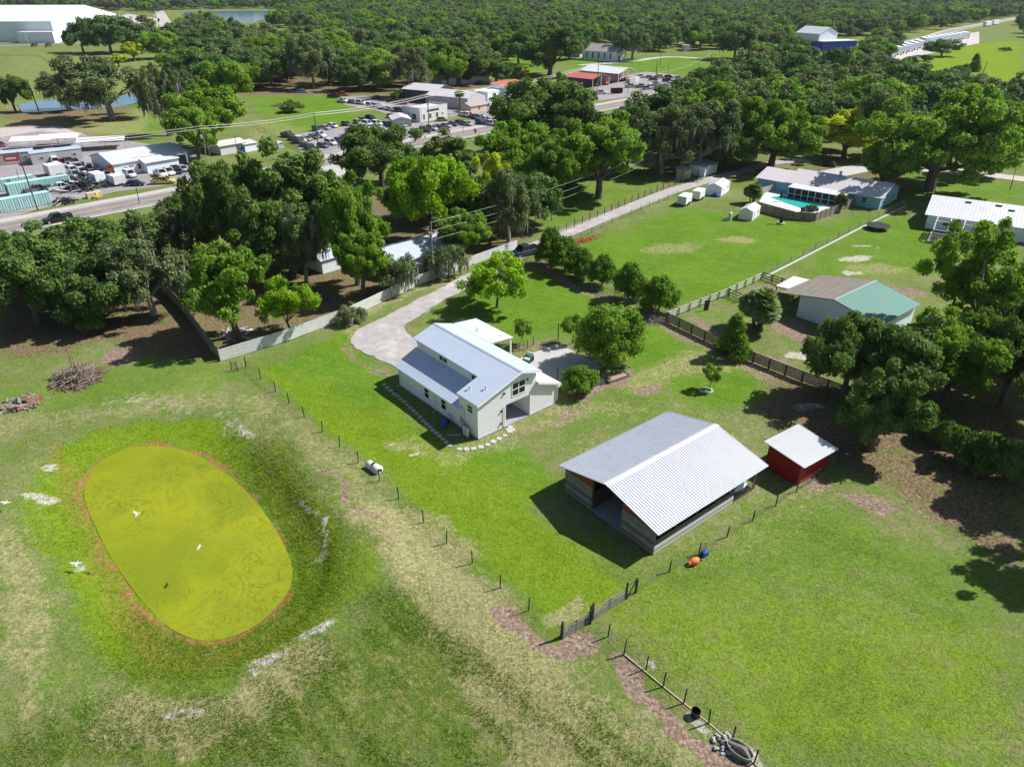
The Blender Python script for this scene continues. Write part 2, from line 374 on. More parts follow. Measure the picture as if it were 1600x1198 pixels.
# bare soil, leaf litter
poly('litter', 1, [(0,420),(300,420),(330,470),(345,560),(250,560),(170,530),(90,555),(0,560)], 2.5)
poly('litter', .8, [(345,560),(270,460),(300,380),(480,410),(600,420),(740,400),(560,480)], 3)
poly('litter', .9, [(1180,640),(1215,590),(1300,610),(1600,640),(1600,900),(1520,860),(1420,790),(1300,720),(1240,690)], 3)
poly('litter', .8, [(560,350),(840,370),(740,405),(620,440)], 3); poly('litter', .8, [(1090,285),(1200,265),(1400,255),(1440,290),(1390,320),(1330,325),(1400,300),(1200,262)], 3)
poly('litter', .9, [(600,290),(850,310),(830,345),(700,380),(560,340)], 4); poly('litter', .7, [(1020,285),(1180,250),(1400,240),(1500,250),(1180,262),(1060,280)], 4)
poly('litter', .8, [(300,110),(560,120),(900,140),(700,150),(420,150),(300,150)], 6); poly('litter', .8, [(0,170),(210,165),(210,190),(0,190)], 4)
poly('litter', .6, [(1400,520),(1600,520),(1600,640),(1300,620)], 3)
poly('dirt', .8, [(1190,495),(1235,490),(1270,520),(1280,560),(1240,535)], 2); line('dirt', .7, [(1080,500),(1150,535),(1250,585),(1290,600)], 1, 1.2); blob('lush', .5, 1110, 495, 4, 2.5)
poly('dirt', .8, [(1150,455),(1200,440),(1225,455),(1180,480)], 2); blob('dirt', .8, 1400, 455, 7, 3, -30)
line('dirt', 1, [(775,955),(800,975),(830,1000),(870,1020),(910,1010)], .9, 1.0); blob('dirt', .9, 905, 1000, 1.6, .9)
line('dirt', 1, [(965,1035),(1000,1075),(1040,1110),(1090,1150),(1140,1190)], .6, .9)
line('dirt', .9, [(505,740),(540,770),(575,805)], .28, .4); line('dirt', .6, [(575,805),(600,830),(620,860)], .5, .6)
line('dirt', .5, [(540,535),(555,560),(600,578),(625,590)], .5, 1.2); line('dirt', .7, [(640,520),(650,470),(740,440)], .5, .8)
line('dirt', .6, [(1040,510),(1150,565),(1250,610)], 1.6, 2.0); line('dirt', .8, [(840,410),(960,480),(1040,505)], .9, 1)
poly('dirt', .9, [(870,610),(930,590),(985,575),(990,600),(950,612),(905,630)], .7); line('dirt', .8, [(800,545),(850,540),(880,545),(950,572)], .8, .8)
line('dirt', .6, [(800,680),(840,665),(900,640)], .5, .7); blob('dirt', .7, 1015, 612, 1.5)
blob('dirt', .7, 1285, 760, 2.5, 1.5, 30); blob('dirt', .8, 1490, 815, 6, 1.5, -30); blob('dirt', .7, 1350, 790, 4, 2, -30)
line('dirt', .7, [(870,368),(960,332),(1050,293)], 1.6, 1.2); blob('dirt', .8, 200, 555, 3.5); blob('dirt', .8, 1400, 250, 40, 6)
poly('dirt', .7, [(0,195),(60,190),(150,205),(180,230),(0,240)], 4)
# shell / sand scatter
for a in [(88,725,1.2,.9,0),(1330,403,5,2.2,10),(1325,425,3.2,1.4,0),(1350,385,3,1,0),(70,770,2.5,1.2,0),(490,985,.7,2.6,-30),(425,1045,1.8,.5,20),(120,885,1.5,.6,0),
          (300,1112,2.6,.5,0),(645,715,.7,.35,0),(610,697,.8,.35,0),(385,675,2,.7,-40),(1020,1035,.8,.5,0),(1150,1165,1.5,1.2,-45),(1260,640,2.5,1,0),(1250,560,4,1.5,-20),(1360,610,5,2,0),(1560,690,5,2,0)]:
    blob('shell', .95, *a)
line('shell', .9, [(480,775),(495,800),(507,830),(505,860)], .35, .6); line('shell', .5, [(170,620),(300,640),(380,670)], 1, 1.6)
line('shell', .8, [(1085,1105),(1110,1130),(1150,1165)], .35, .45); blob('shell', .6, 1490, 340+30, 4, 2)
poly('shell', .62, [(738,421),(752,438),(727,452),(700,465),(668,486),(645,500),(628,512),(642,524),(656,540),(650,575),(632,580),(600,566),(572,553),(548,540),(545,530),(563,512),(608,492),(650,470),(700,445)], 1.3)
poly('yel', 1, [(1380,120),(1480,72),(1600,62),(1600,160),(1480,140)], 5)
# coarse
poly('lush', .35, [(0,700),(100,700),(130,1000),(250,1120),(600,960),(1000,1198),(0,1198)], 4); poly('coarse', .8, [(0,1150),(120,1120),(250,1110),(400,1090),(480,1030),(600,925),(700,960),(800,1060),(1000,1170),(1020,1198),(0,1198)], 4)
m = dpond > 0; ch['coarse'] = np.maximum(ch['coarse'], np.where(m, (1-sstep(dpond, 4, 7))*(.1+.6*sstep(wx, -34, -25)), 0))
poly('coarse', .6, [(430,640),(500,720),(520,800),(600,860),(560,950),(460,930),(470,840),(420,740)], 2)
i = np.arange(sh[0]-1)[:, None]*sh[1]+np.arange(sh[1]-1)[None, :]
F = np.stack([i, i+1, i+sh[1]+1, i+sh[1]], -1).reshape(-1, 4)
A1 = np.stack([ch['lush'], ch['dry'], ch['dirt'], ch['shell']], 1); A2 = np.stack([ch['coarse'], ch['rust'], ch['litter'], ch['yel']], 1)
def ground_mat():
    N = NT('grass_ground'); co = N.obj()
    a = N.attr('ga'); b = N.attr('gb')
    s1 = N.n('SeparateColor'); N.l(a.outputs['Color'], s1.inputs[0]); s2 = N.n('SeparateColor'); N.l(b.outputs['Color'], s2.inputs[0])
    lush, dry, dirt, shell = s1.outputs[0], s1.outputs[1], s1.outputs[2], a.outputs['Alpha']
    coarse, rust, litter, yel = s2.outputs[0], s2.outputs[1], s2.outputs[2], b.outputs['Alpha']
    n0 = N.noise(.02, 3, .5, co); n1 = N.noise(.11, 4, .6, co); n2 = N.noise(.55, 5, .65, co); n3 = N.noise(3.2, 5, .7, co); n4 = N.noise(13, 4, .75, co)
    n5 = N.noise(.9, 6, .75, co, 1.0)
    # mown streaks, stretched noise
    mp = N.n('Mapping', vector_type='TEXTURE'); N.l(co, mp.inputs[0]); mp.inputs['Rotation'].default_value = (0, 0, D2R(-22)); mp.inputs['Scale'].default_value = (7, .9, 1); st = N.noise(1.0, 4, .6, mp.outputs[0])
    def thr(m, w, k=.5): # mask broken up by noise
        return N.ss(N.math('ADD', m, N.math('MULTIPLY', N.math('SUBTRACT', w, .5), k*2)), .3, .75)
    field = N.mix(N.ss(n1, .35, .65), (.115,.15,.040), (.175,.18,.078))
    field = N.mix(N.ss(n2, .4, .7), field, (.10,.165,.026))
    lushc = N.mix(N.math('ADD', N.math('MULTIPLY', N.ss(st, .3, .72), .45), N.math('MULTIPLY', N.ss(n1, .3, .7), .5)), (.062,.148,.010), (.118,.202,.016))
    lushc = N.mix(N.math('MULTIPLY', N.ss(n2, .45, .7), .45), lushc, (.155,.205,.04))
    lushc = N.mix(N.math('MULTIPLY', yel, .6), lushc, (.175,.235,.008))
    c = N.mix(N.math('MULTIPLY', N.ss(N.math('ADD', lush, N.math('MULTIPLY', N.math('SUBTRACT', n2, .5), .8)), .05, .95), 1), field, lushc)
    cc = N.mix(N.ss(n5, .40, .62), (.080,.145,.014), (.185,.215,.045))
    c = N.mix(N.math('MULTIPLY', thr(coarse, n2, .7), .75), c, cc)
    mp2 = N.n('Mapping', vector_type='TEXTURE'); N.l(co, mp2.inputs[0]); mp2.inputs['Rotation'].default_value = (0, 0, D2R(-49)); mp2.inputs['Scale'].default_value = (4.5, .55, 1); st2 = N.noise(1.0, 5, .65, mp2.outputs[0])
    c = N.mix(N.math('MULTIPLY', N.math('MULTIPLY', N.ss(st2, .46, .60), N.math('ADD', coarse, N.math('MULTIPLY', dry, .35), True)), .75), c, (.07,.135,.014))
    dryc = N.mix(N.ss(n3, .35, .7), (.19,.19,.07), (.33,.29,.155))
    c = N.mix(N.math('MULTIPLY', thr(dry, n5, .95), .8), c, dryc)
    # sparse straw flecks everywhere
    c = N.mix(N.math('MULTIPLY', N.ss(N.math('ADD', n4, N.math('MULTIPLY', dry, .12)), .60, .72), .45), c, (.34,.31,.17))
    dirtc = N.mix(N.ss(n3, .3, .7), (.13,.085,.06), (.31,.225,.185))
    c = N.mix(N.math('MULTIPLY', thr(dirt, n5, .7), .9), c, dirtc)
    litc = N.mix(N.ss(n3, .35, .65), (.085,.055,.035), (.22,.15,.10)); litc = N.mix(N.ss(n2, .5, .65), litc, (.10,.13,.035))
    c = N.mix(N.math('MULTIPLY', thr(litter, n5, 1.0), .85), c, litc)
    c = N.mix(thr(rust, n3, .5), c, N.mix(n4, (.25,.13,.035), (.22,.17,.06)))
    shc = N.mix(N.ss(n4, .35, .6), (.24,.21,.17), (.50,.46,.42))
    c = N.mix(N.math('MULTIPLY', N.math('MULTIPLY', N.ss(N.math('ADD', shell, N.math('MULTIPLY', N.math('SUBTRACT', n5, .5), 2.2)), .45, .95), N.ss(n4, .3, .55)), .95), c, shc)
    # fine value variation of blades
    n6 = N.noise(1.5, 5, .7, co, .6); n7 = N.noise(6.5, 4, .7, co)
    v = N.math('ADD', N.math('MULTIPLY', n4, 1.1), N.math('MULTIPLY', n7, 1.5)); v = N.math('ADD', v, N.math('MULTIPLY', n3, 1.2)); v = N.math('ADD', v, N.math('MULTIPLY', n6, .9))
    c = N.mix(1, c, N.math('MAXIMUM', N.math('SUBTRACT', v, 1.30), .25), 'MULTIPLY')
    N.l(c, N.b.inputs['Base Color']); N.b.inputs['Roughness'].default_value = .95; N.b.inputs['Specular IOR Level'].default_value = .03
    h = N.math('ADD', N.math('MULTIPLY', n4, .10), N.math('MULTIPLY', n3, .16))
    h = N.math('MULTIPLY', h, N.math('ADD', .55, N.math('MULTIPLY', coarse, 1.3)))
    bp = N.n('Bump'); bp.inputs['Strength'].default_value = 1; bp.inputs['Distance'].default_value = 1
    N.l(h, bp.inputs['Height']); N.l(bp.outputs[0], N.b.inputs['Normal'])
    return N.m
gme = npmesh('ground', np.stack([X, Y, Z], 1), F, ground_mat(), {'ga': A1, 'gb': A2}, True)
tag(link('ground', gme), kind='structure')
# ---- water
def sheet(name, P, z, m, kind='structure', thick=0):
    mb = MB(); n = len(P); mb.add([(p[0], p[1], z) for p in P], [tuple(range(n))])
    o = mb.build(name, m); me = o.data
    if me.polygons[0].normal.z < 0: me.flip_normals()
    return tag(o, kind=kind)
def duck():
    N = NT('duckweed_water'); co = N.obj()
    n1 = N.noise(.12, 3, .5, co, .5); n2 = N.noise(9, 5, .7, co); nv = N.noise(.35, 5, .6, co, 2.5)
    c = N.mix(N.ss(n1, .3, .7), (.165,.205,.006), (.250,.268,.008))
    stk = N.math('ABSOLUTE', N.math('SUBTRACT', nv, .5)); k = N.math('SUBTRACT', 1, N.ss(stk, .0, .03))
    k = N.math('MULTIPLY', k, N.ss(N.noise(.09, 2, .5, co), .36, .54))
    c = N.mix(N.math('MULTIPLY', N.ss(N.noise(1.6, 6, .75, co, .2), .48, .72), .45), c, (.13,.17,.008))
    c = N.mix(N.math('MULTIPLY', k, .8), c, (.10,.13,.012))
    c = N.mix(N.math('MULTIPLY', N.ss(n2, .5, .75), .3), c, (.15,.19,.01))
    N.l(c, N.b.inputs['Base Color']); N.b.inputs['Roughness'].default_value = .7; N.b.inputs['Specular IOR Level'].default_value = .2
    bp = N.n('Bump'); bp.inputs['Distance'].default_value = .02; N.l(n2, bp.inputs['Height']); N.l(bp.outputs[0], N.b.inputs['Normal'])
    return N.m
big = POND+(POND-POND.mean(0))/np.linalg.norm(POND-POND.mean(0), axis=1)[:, None]*.35
sheet('pond_water', big, WZ, duck())
sheet('lake_water', LAKE1, -.25, M['lakewater']); sheet('lake_water', LAKE2, -.25, M['lakewater'])
# ---- roads
def ribbon(name, C, offs0, offs1, z, m, kind='structure'):
    C = np.array(C, float); T = np.gradient(C, axis=0); T /= np.linalg.norm(T, axis=1)[:, None]; Nn = np.stack([-T[:, 1], T[:, 0]], 1)
    A = C+Nn*offs0; B = C+Nn*offs1; mb = MB(); n = len(C)
    mb.add([(*p, z) for p in A]+[(*p, z) for p in B], [(i, i+1, n+i+1, n+i) for i in range(n-1)])
    o = mb.build(name, m); 
    if o.data.polygons[0].normal.z < 0: o.data.flip_normals()
    return tag(o, kind=kind)
HW = chaikin(P2([(-150,385),(30,352),(125,333),(307,299),(525,249),(742,206),(1000,157),(1065,144),(1130,129),(1370,79),(1450,61),(1485,48),(1545,37),(1600,27)]), 2, False)
ribbon('road_shoulder', HW, -5.6, 7.5, .060, M['pavement']); ribbon('road', HW, -4.4, 4.4, .068, M['asphalt'])
ribbon('road_marking', HW, -.28, -.1, .076, M['yellowline']); ribbon('road_marking', HW, .1, .28, .076, M['yellowline'])
ribbon('road_marking', HW, -3.75, -3.6, .076, M['whiteline']); ribbon('road_marking', HW, 3.6, 3.75, .076, M['whiteline'])
def ragged(P, amp=.4, st=.5, seed=41):
    out = []
    for i in range(len(P)):
        a = P[i]; b = P[(i+1) % len(P)]; k = max(1, int(np.hypot(*(b-a))/st))
        for j in range(k): out.append(a+(b-a)*j/k)
    Q = np.array(out); x, y = Q[:, 0], Q[:, 1]
    return np.stack([x+(vnoise(x, y, 1.1, seed)-.5)*amp*2+(vnoise(x, y, .45, seed+2)-.5)*amp, y+(vnoise(x, y, 1.1, seed+1)-.5)*amp*2+(vnoise(x, y, .45, seed+3)-.5)*amp], 1)
def lots(name, l, z, m): return sheet(name, P2(l), z, m)
LANE = chaikin(P2([(655,505),(690,475),(740,435),(800,402),(860,375),(900,358),(1000,318),(1060,294),(1160,268),(1200,255),(1260,250)]), 2, False)
M['drive'] = mat('gravel_drive', (.33,.305,.30), .9, 0, .35, .9, .02, 9, dirt=(.50,.47,.44,.8), dsc=.22)
ribbon('lane', LANE[10:], -1.9, 1.9, .045, M['drive'])
sheet('driveway', ragged(chaikin(P2([(738,421),(752,438),(727,452),(700,465),(668,486),(645,500),(628,512),(642,524),(656,540),(650,575),(632,580),(600,566),(572,553),(548,540),(545,530),(563,512),(608,492),(650,470),(700,445)]), 2), .28), .05, M['drive'])
lots('parking_lot', [(450,212),(600,188),(660,192),(800,185),(760,198),(650,222),(505,246),(470,238)], .05, M['lot'])
lots('parking_lot', [(525,152),(570,150),(700,165),(830,160),(850,178),(700,183),(640,190),(585,172),(540,165)], .042, M['lot'])
lots('yard_surface', [(0,215),(60,205),(160,215),(300,235),(310,262),(300,285),(180,300),(70,325),(0,345)], .04, M['lot'])
lots('gravel_lot', [(0,200),(90,197),(135,212),(130,225),(0,232)], .036, M['pavement'])
lots('store_yard', [(925,128),(1010,112),(1060,118),(1090,128),(1050,140),(1000,150),(935,158)], .05, M['lot'])
ribbon('side_road', P2([(985,176),(1000,185),(1010,200),(1020,225)]), -5, 5, .052, M['pavement'])
ribbon('side_road', P2([(985,176),(1030,166),(1100,168)]), -4, 4, .050, M['pavement'])
ribbon('side_road', P2([(1080,140),(1030,128),(985,118)]), -3, 3, .046, M['pavement'])
ribbon('church_drive', chaikin(P2([(905,102),(985,97),(1040,88),(1100,92),(1180,97)]), 2, False), -3, 3, .04, M['pavement'])
ribbon('side_road', P2([(1400,262),(1500,268),(1600,280),(1700,290)]), -3, 3, .05, M['pavement'])
ribbon('house_drive', P2([(1298,272),(1350,262),(1400,255)]), -3.5, 3.5, .046, M['concrete'])
ribbon('side_road', P2([(-60,74),(0,72),(60,70),(110,68),(160,66),(240,62)]), -8, 8, .06, M['asphalt'])
ribbon('side_road', P2([(280,98),(278,70),(262,45),(250,20),(240,8)]), -7, 7, .05, M['pavement'])
ribbon('side_road', P2([(262,36),(330,42),(400,52)]), -5, 5, .046, M['pavement'])
lots('parking_lot', [(150,35),(200,22),(250,30),(245,45),(180,42)], .05, M['pavement'])
lots('parking_lot', [(60,25),(130,20),(180,35),(120,48),(90,40)], .046, M['pavement'])
lots('trailer_lot', [(1370,95),(1400,75),(1460,60),(1530,50),(1530,68),(1450,85),(1400,98)], .05, M['pavement'])
sheet('concrete_pad', P2([(500,280),(505,262),(552,253),(575,262),(560,285)]), .09, M['concrete'])
ribbon('concrete_strip', P2([(1197,432),(1250,405),(1345,356),(1415,322)]), -.25, .25, .03, M['concrete'])
# ================================================================ BUILDINGS
def window(root, face, u, z, wd, h, L, W, panes=(1, 2), name='window', fm='trim', side=None):
    """face: 'f' (y=0), 'b' (y=W), 'l' (x=0), 'r' (x=L) of a box; u along the face, z sill"""
    fb = MB(); pb = MB(); t = .07
    def bx(mb, u0, z0, u1, z1, d0, d1):
        if face == 'f': mb.box(u0, -d1, z0, u1, -d0, z1)
        elif face == 'b': mb.box(u0, W+d0, z0, u1, W+d1, z1)
        elif face == 'l': mb.box(-d1, u0, z0, -d0, u1, z1)
        else: mb.box(L+d0, u0, z0, L+d1, u1, z1)
    bx(fb, u-t, z-t, u+wd+t, z, .0, .06); bx(fb, u-t, z+h, u+wd+t, z+h+t, .0, .06)
    bx(fb, u-t, z+.001, u, z+h-.001, .0, .055); bx(fb, u+wd, z+.001, u+wd+t, z+h-.001, .0, .055)
    for i in range(1, panes[0]): bx(fb, u+wd*i/panes[0]-.04, z+.002, u+wd*i/panes[0]+.04, z+h-.002, .0, .05)
    for i in range(1, panes[1]): bx(fb, u+.002, z+h*i/panes[1]-.03, u+wd-.002, z+h*i/panes[1]+.03, .0, .046)
    bx(pb, u+.001, z+.002, u+wd-.001, z+h-.002, .004, .022)
    f = fb.build(name, M[fm], root); pb.build('pane', M['glass'], f); return f
def door(root, face, u, wd, h, L, W, m='trim'):
    mb = MB()
    if face == 'f': mb.box(u, -.05, .02, u+wd, -.002, h)
    elif face == 'l': mb.box(-.05, u, .02, -.002, u+wd, h)
    else: mb.box(L+.002, u, .02, L+.05, u+wd, h)
    return mb.build('door', M[m], root)
def gable(name, label, o, ang, L, W, eave, ridge, roofm, wallm, axis='x', over=.35, rib=0, cat='building', group=None, wins=(), doors=(), roof=True, pos=.5):
    """box L x W at o (local x along ang); ridge along axis; wins (face,u,z,w,h[,panes])"""
    r = empty(name, (o[0], o[1], 0), D2R(ang), label, cat, group)
    mb = MB(); e = eave
    if axis == 'x':
        prof = [(0, 0), (W, 0), (W, e), (W*pos, ridge-.06), (0, e)]; mb.yprism(prof, 0, L)
    else:
        prof = [(0, 0), (L, 0), (L, e), (L*pos, ridge-.06), (0, e)]; mb.xprism(prof, 0, W)
    mb.build('wall', M[wallm], r)
    rb = MB(); T = .07
    if axis == 'x':
        s0 = (ridge-e)/(W*pos); s1 = (ridge-e)/(W*(1-pos)); z0 = e+T-s0*over; z1 = e+T-s1*over
        rb.slab((-over, -over, z0), (L+over, -over, z0), (L+over, W*pos-.001, ridge+T), (-over, W*pos-.001, ridge+T), .06, rib)
        rb.slab((L+over, W+over, z1), (-over, W+over, z1), (-over, W*pos+.001, ridge+T), (L+over, W*pos+.001, ridge+T), .06, rib)
    else:
        s0 = (ridge-e)/(L*pos); s1 = (ridge-e)/(L*(1-pos)); z0 = e+T-s0*over; z1 = e+T-s1*over
        rb.slab((-over, W+over, z0), (-over, -over, z0), (L*pos-.001, -over, ridge+T), (L*pos-.001, W+over, ridge+T), .06, rib)
        rb.slab((L+over, -over, z1), (L+over, W+over, z1), (L*pos+.001, W+over, ridge+T), (L*pos+.001, -over, ridge+T), .06, rib)
    rb.build('roof', M[roofm], r)
    for wq in wins: window(r, wq[0], wq[1], wq[2], wq[3], wq[4], L, W, *(wq[5:6] or [(1, 2)]))
    for dq in doors: door(r, dq[0], dq[1], dq[2], dq[3], L, W, *(dq[4:5]))
    return r
def flatb(name, label, o, ang, L, W, H, roofm, wallm, cat='building', group=None, wins=(), doors=(), slope=0, over=.1):
    r = empty(name, (o[0], o[1], 0), D2R(ang), label, cat, group)
    MB().yprism([(0, 0), (W, 0), (W, H+slope-.01), (0, H-.01)], 0, L).build('wall', M[wallm], r)
    k = slope/W*over
    MB().slab((-over, -over, H+.07-k), (L+over, -over, H+.07-k), (L+over, W+over, H+slope+.07+k), (-over, W+over, H+slope+.07+k), .06).build('roof', M[roofm], r)
    for wq in wins: window(r, wq[0], wq[1], wq[2], wq[3], wq[4], L, W, *(wq[5:6] or [(1, 2)]))
    for dq in doors: door(r, dq[0], dq[1], dq[2], dq[3], L, W, *(dq[4:5]))
    return r
# ---------------- the white farmhouse (local x across, y along the ridge to the back)
def farmhouse():
    r = empty('farmhouse', (-3.712, 64.976, 0), 2.28-math.pi/2, 'white lap-sided two-storey farmhouse with pale metal roofs in the middle of the lawn', 'house')
    s = .322; RX, RZ = 5.94, 6.6
    def zr(x): return RZ-s*abs(x-RX)
    w = MB()
    # front storey block, porch opening between x 3.95 and 7.66 below z 2.85
    zt = lambda x: zr(x)-.08
    w.xprism([(0, 0), (3.95, 0), (3.95, 2.85), (7.66, 2.85), (7.66, 0), (8.5, 0), (8.5, zt(8.5)), (RX, zt(RX)), (3.95, zt(3.95)), (0, zt(0))], 0, .16)
    w.yprism([(.161, 0), (3.3, 0), (3.3, zt(0)), (.161, zt(0))], 0, .15)
    w.xprism([(.151, 0), (3, 0), (3, zt(3)), (.151, zt(.151))], 3.14, 3.3)            # step wall
    w.box(3, 3.301, 0, 3.15, 15.85, zt(3))                                            # upper left wall
    w.box(8.35, .161, 0, 8.5, 15.85, zt(8.5))
    w.xprism([(3.151, 0), (8.349, 0), (8.349, zt(8.35)), (RX, zt(RX)), (3.151, zt(3.15))], 15.7, 15.85)
    w.box(.151, 3.2, 0, .3, 3.301, 2.2)
    w.box(0, 3.302, 0, .15, 15.85, 2.92); w.xprism([(.151, 0), (2.999, 0), (2.999, 4.1), (.151, 3.0)], 15.7, 15.85)
    # porch recess walls
    w.box(3.8, .161, 0, 3.949, 3.6, 2.84); w.box(7.661, .161, 0, 7.80, 3.6, 2.84); w.box(3.8, 3.601, 0, 7.80, 3.75, 2.84)
    # right wing
    w.box(8.501, 0, 0, 11.75, .15, 2.95); w.box(11.6, .151, 0, 11.75, 4.6, 2.95); w.box(8.501, 4.45, 0, 11.599, 4.6, 2.95)
    w.xprism([(8.502, 2.951), (11.7, 2.951), (11.7, 3.0), (8.502, 4.15)], .002, .148)
    W_ = w.build('wall', M['siding'], r)
    MB().box(3.95, .0, -.02, 7.66, 3.6, .06).build('porch_floor', M['concrete_dark'], r)
    MB().box(3.951, .162, 2.75, 7.659, 3.6, 2.83).build('porch_ceiling', M['trim'], r)
    for (x, y) in ((-.03, -.03), (3.83, -.02), (7.6, -.02), (11.67, -.03)): MB().box(x, y, 0, x+.12, y+.01, 2.9 if x > 3 else 4.55).build('corner_trim', M['trim'], r)
    # roofs
    R = MB(); f0, f1 = -.43, 16.22
    R.slab((-.33, 3.3, zr(-.33)), (-.33, f0, zr(-.33)), (2.7, f0, zr(2.7)), (2.7, 3.3, zr(2.7)), .07, .3, .04, .03)
    R.slab((2.701, f1, zr(2.7)), (2.701, f0, zr(2.7)), (RX-.002, f0, RZ), (RX-.002, f1, RZ), .07, .3, .04, .03)
    R.slab((9.0, f0, zr(9.0)), (9.0, f1, zr(9.0)), (RX+.002, f1, RZ), (RX+.002, f0, RZ), .07, .3, .04, .03)
    R.build('main_roof', M['galv'], r)
    MB().slab((RX-.22, f0-.01, RZ-.03), (RX-.22, f1+.01, RZ-.03), (RX+.0, f1+.01, RZ+.06), (RX+.0, f0-.01, RZ+.06), .02).slab((RX+.22, f1+.01, RZ-.03), (RX+.22, f0-.01, RZ-.03), (RX+.001, f0-.01, RZ+.06), (RX+.001, f1+.01, RZ+.06), .02).build('ridge_cap', M['galv'], r)
    MB().slab((-.5, 16.1, 2.85), (-.5, 3.301, 2.85), (2.999, 3.301, 4.28), (2.999, 16.1, 4.28), .07, .6, .04, .03).slab((-.5, 3.30, 2.85), (-.5, 2.65, 2.85), (-.01, 2.65, 3.05), (-.01, 3.30, 3.05), .06).build('side_roof', M['galv'], r)
    MB().slab((12.6, 8.7, 5.30), (12.6, 16.2, 5.30), (8.99, 16.2, 5.66), (8.99, 8.7, 5.66), .08, .6, .04, .03).build('rear_roof', M['galv_white'], r)
    for (x, y) in ((12.3, 8.9), (12.3, 12.4), (12.3, 16.0), (9.2, 8.9)): MB().box(x-.08, y-.08, 0, x+.08, y+.08, 5.2).build('rear_roof_post', M['trim'], r)
    MB().slab((12.17, -.4, 2.85), (12.17, 4.8, 2.85), (8.501, 4.8, 4.27), (8.501, -.4, 4.27), .07, .6, .04, .03).build('wing_roof', M['galv_white'], r)
    # fascia and gable trim
    t = MB()
    for a, b in (((-.33, zr(-.33)), (RX, RZ)), ((RX, RZ), (9.0, zr(9.0)))):
        t.xprism([(a[0], a[1]-.25), (b[0], b[1]-.25), (b[0], b[1]-.075), (a[0], a[1]-.075)], f0-.03, f0+.01)
    t.xprism([(8.52, 4.0), (12.17, 2.6), (12.17, 2.77), (8.52, 4.18)], -.43, -.40)
    t.box(-.36, f0, zr(-.33)-.22, -.33, 3.3, zr(-.33)-.03); t.box(-.53, 3.31, 2.66, -.50, 16.1, 2.80)
    t.build('fascia', M['trim'], r)
    def win(face, u, z, wd, h, pn, X=0):
        f = MB(); g = MB(); T = .09
        def bx(mb, a0, z0, a1, z1, d0, d1):
            if face == 'f': mb.box(a0, -d1, z0, a1, -d0, z1)
            else: mb.box(X-d1, a0, z0, X-d0, a1, z1)
        bx(f, u-T, z-T, u+wd+T, z, 0, .05); bx(f, u-T, z+h, u+wd+T, z+h+T, 0, .05); bx(f, u-T, z, u, z+h, 0, .048); bx(f, u+wd, z, u+wd+T, z+h, 0, .048)
        for i in range(1, pn[0]): bx(f, u+wd*i/pn[0]-.05, z, u+wd*i/pn[0]+.05, z+h, 0, .046)
        for i in range(1, pn[1]): bx(f, u, z+h*i/pn[1]-.04, u+wd, z+h*i/pn[1]+.04, 0, .043)
        bx(g, u, z, u+wd, z+h, .003, .02); o = f.build('window', M['trim'], r); g.build('pane', M['glass'], o)
    win('f', 4.93, 3.62, 1.84, 1.55, (2, 2))
    for u, z, h, x in ((9.35, .95, 1.35, 0), (5.95, .95, 1.35, 0), (.9, 2.95, .75, 0)): win('l', u, z, .85, h, (1, 2), x)
    win('l', 9.6, 4.55, 1.5, .55, (2, 1), 3); win('l', 4.0, 4.55, .8, .55, (1, 1), 3)
    # stone plinth line, small fittings
    MB().box(-.02, -.06, -.1, 11.77, -.003, .12).box(-.06, 0, -.1, -.003, 15.85, .12).build('plinth', M['concrete_dark'], r)
    for (x, z) in ((3.7, 4.45), (7.15, 5.0), (3.3, 2.35), (3.2, .75)): MB().box(x-.08, -.16, z-.12, x+.08, -.002, z+.1).build('wall_lamp', M['post'], r)
    d = MB(); d.tube([(-.09, 3.15, 3.5), (-.09, 3.15, .15)], .05).tube([(-.09, 7.9, 2.8), (-.09, 7.9, .1), (-.6, 7.9, .06)], .05).tube([(-.09, 15.6, 2.8), (-.09, 15.6, .1), (-.5, 15.7, .06)], .05).tube([(3.75, -.1, 2.9), (3.75, -.1, .1)], .05).tube([(11.85, -.1, 2.7), (11.85, -.1, .5)], .06); d.split('downpipe', M['trim'], r)
    e = MB(); e.box(-.28, 2.2, .35, -.003, 2.65, 1.2).box(-.2, 2.8, 1.0, -.003, 3.05, 1.5).box(-.15, 1.7, .6, -.003, 1.95, 1.1).tube([(-.08, 2.4, 1.2), (-.08, 2.4, 2.9)], .03); e.build('meter_box', M['greywall'], r)
    v = MB()
    for (x, y) in ((.9, 2.5), (1.9, .9)): v.tube([(x, y, zr(x)), (x, y, zr(x)+.28), (x, y, zr(x)+.3), (x, y, zr(x)+.38)], [.07, .07, .12, .1], 8)
    v.tube([(9.9, 12.6, 5.5), (9.9, 12.6, 6.1)], .08).tube([(11.4, 9.8, 5.35), (11.4, 9.8, 5.6)], .07)
    v.split('roof_vent', M['greywall'], r)
farmhouse()
HF = Matrix.Translation((-3.712, 64.976, 0)) @ Matrix.Rotation(2.28-math.pi/2, 4, 'Z')
def hp(x, y, z=0): return HF @ Vector((x, y, z))
pat = MB(); P = [(12.62, 11.4), (12.62, 5.2), (8.6, 5.2), (8.6, 4.7), (12.4, 4.62), (15.1, 2.0), (22.65, 2.5), (23.1, 10.8), (22.4, 11.4)]
pat.add([(*hp(a, b)[:2], .12) for a, b in P]+[(*hp(a, b)[:2], -.1) for a, b in P], [tuple(range(9)), tuple(reversed(range(9, 18)))]+[(i, i+9, (i+1) % 9+9, (i+1) % 9) for i in range(9)])
po = pat.build('patio', M['concrete']); tag(po, kind='structure')
if po.data.polygons[0].normal.z < 0: po.data.flip_normals()
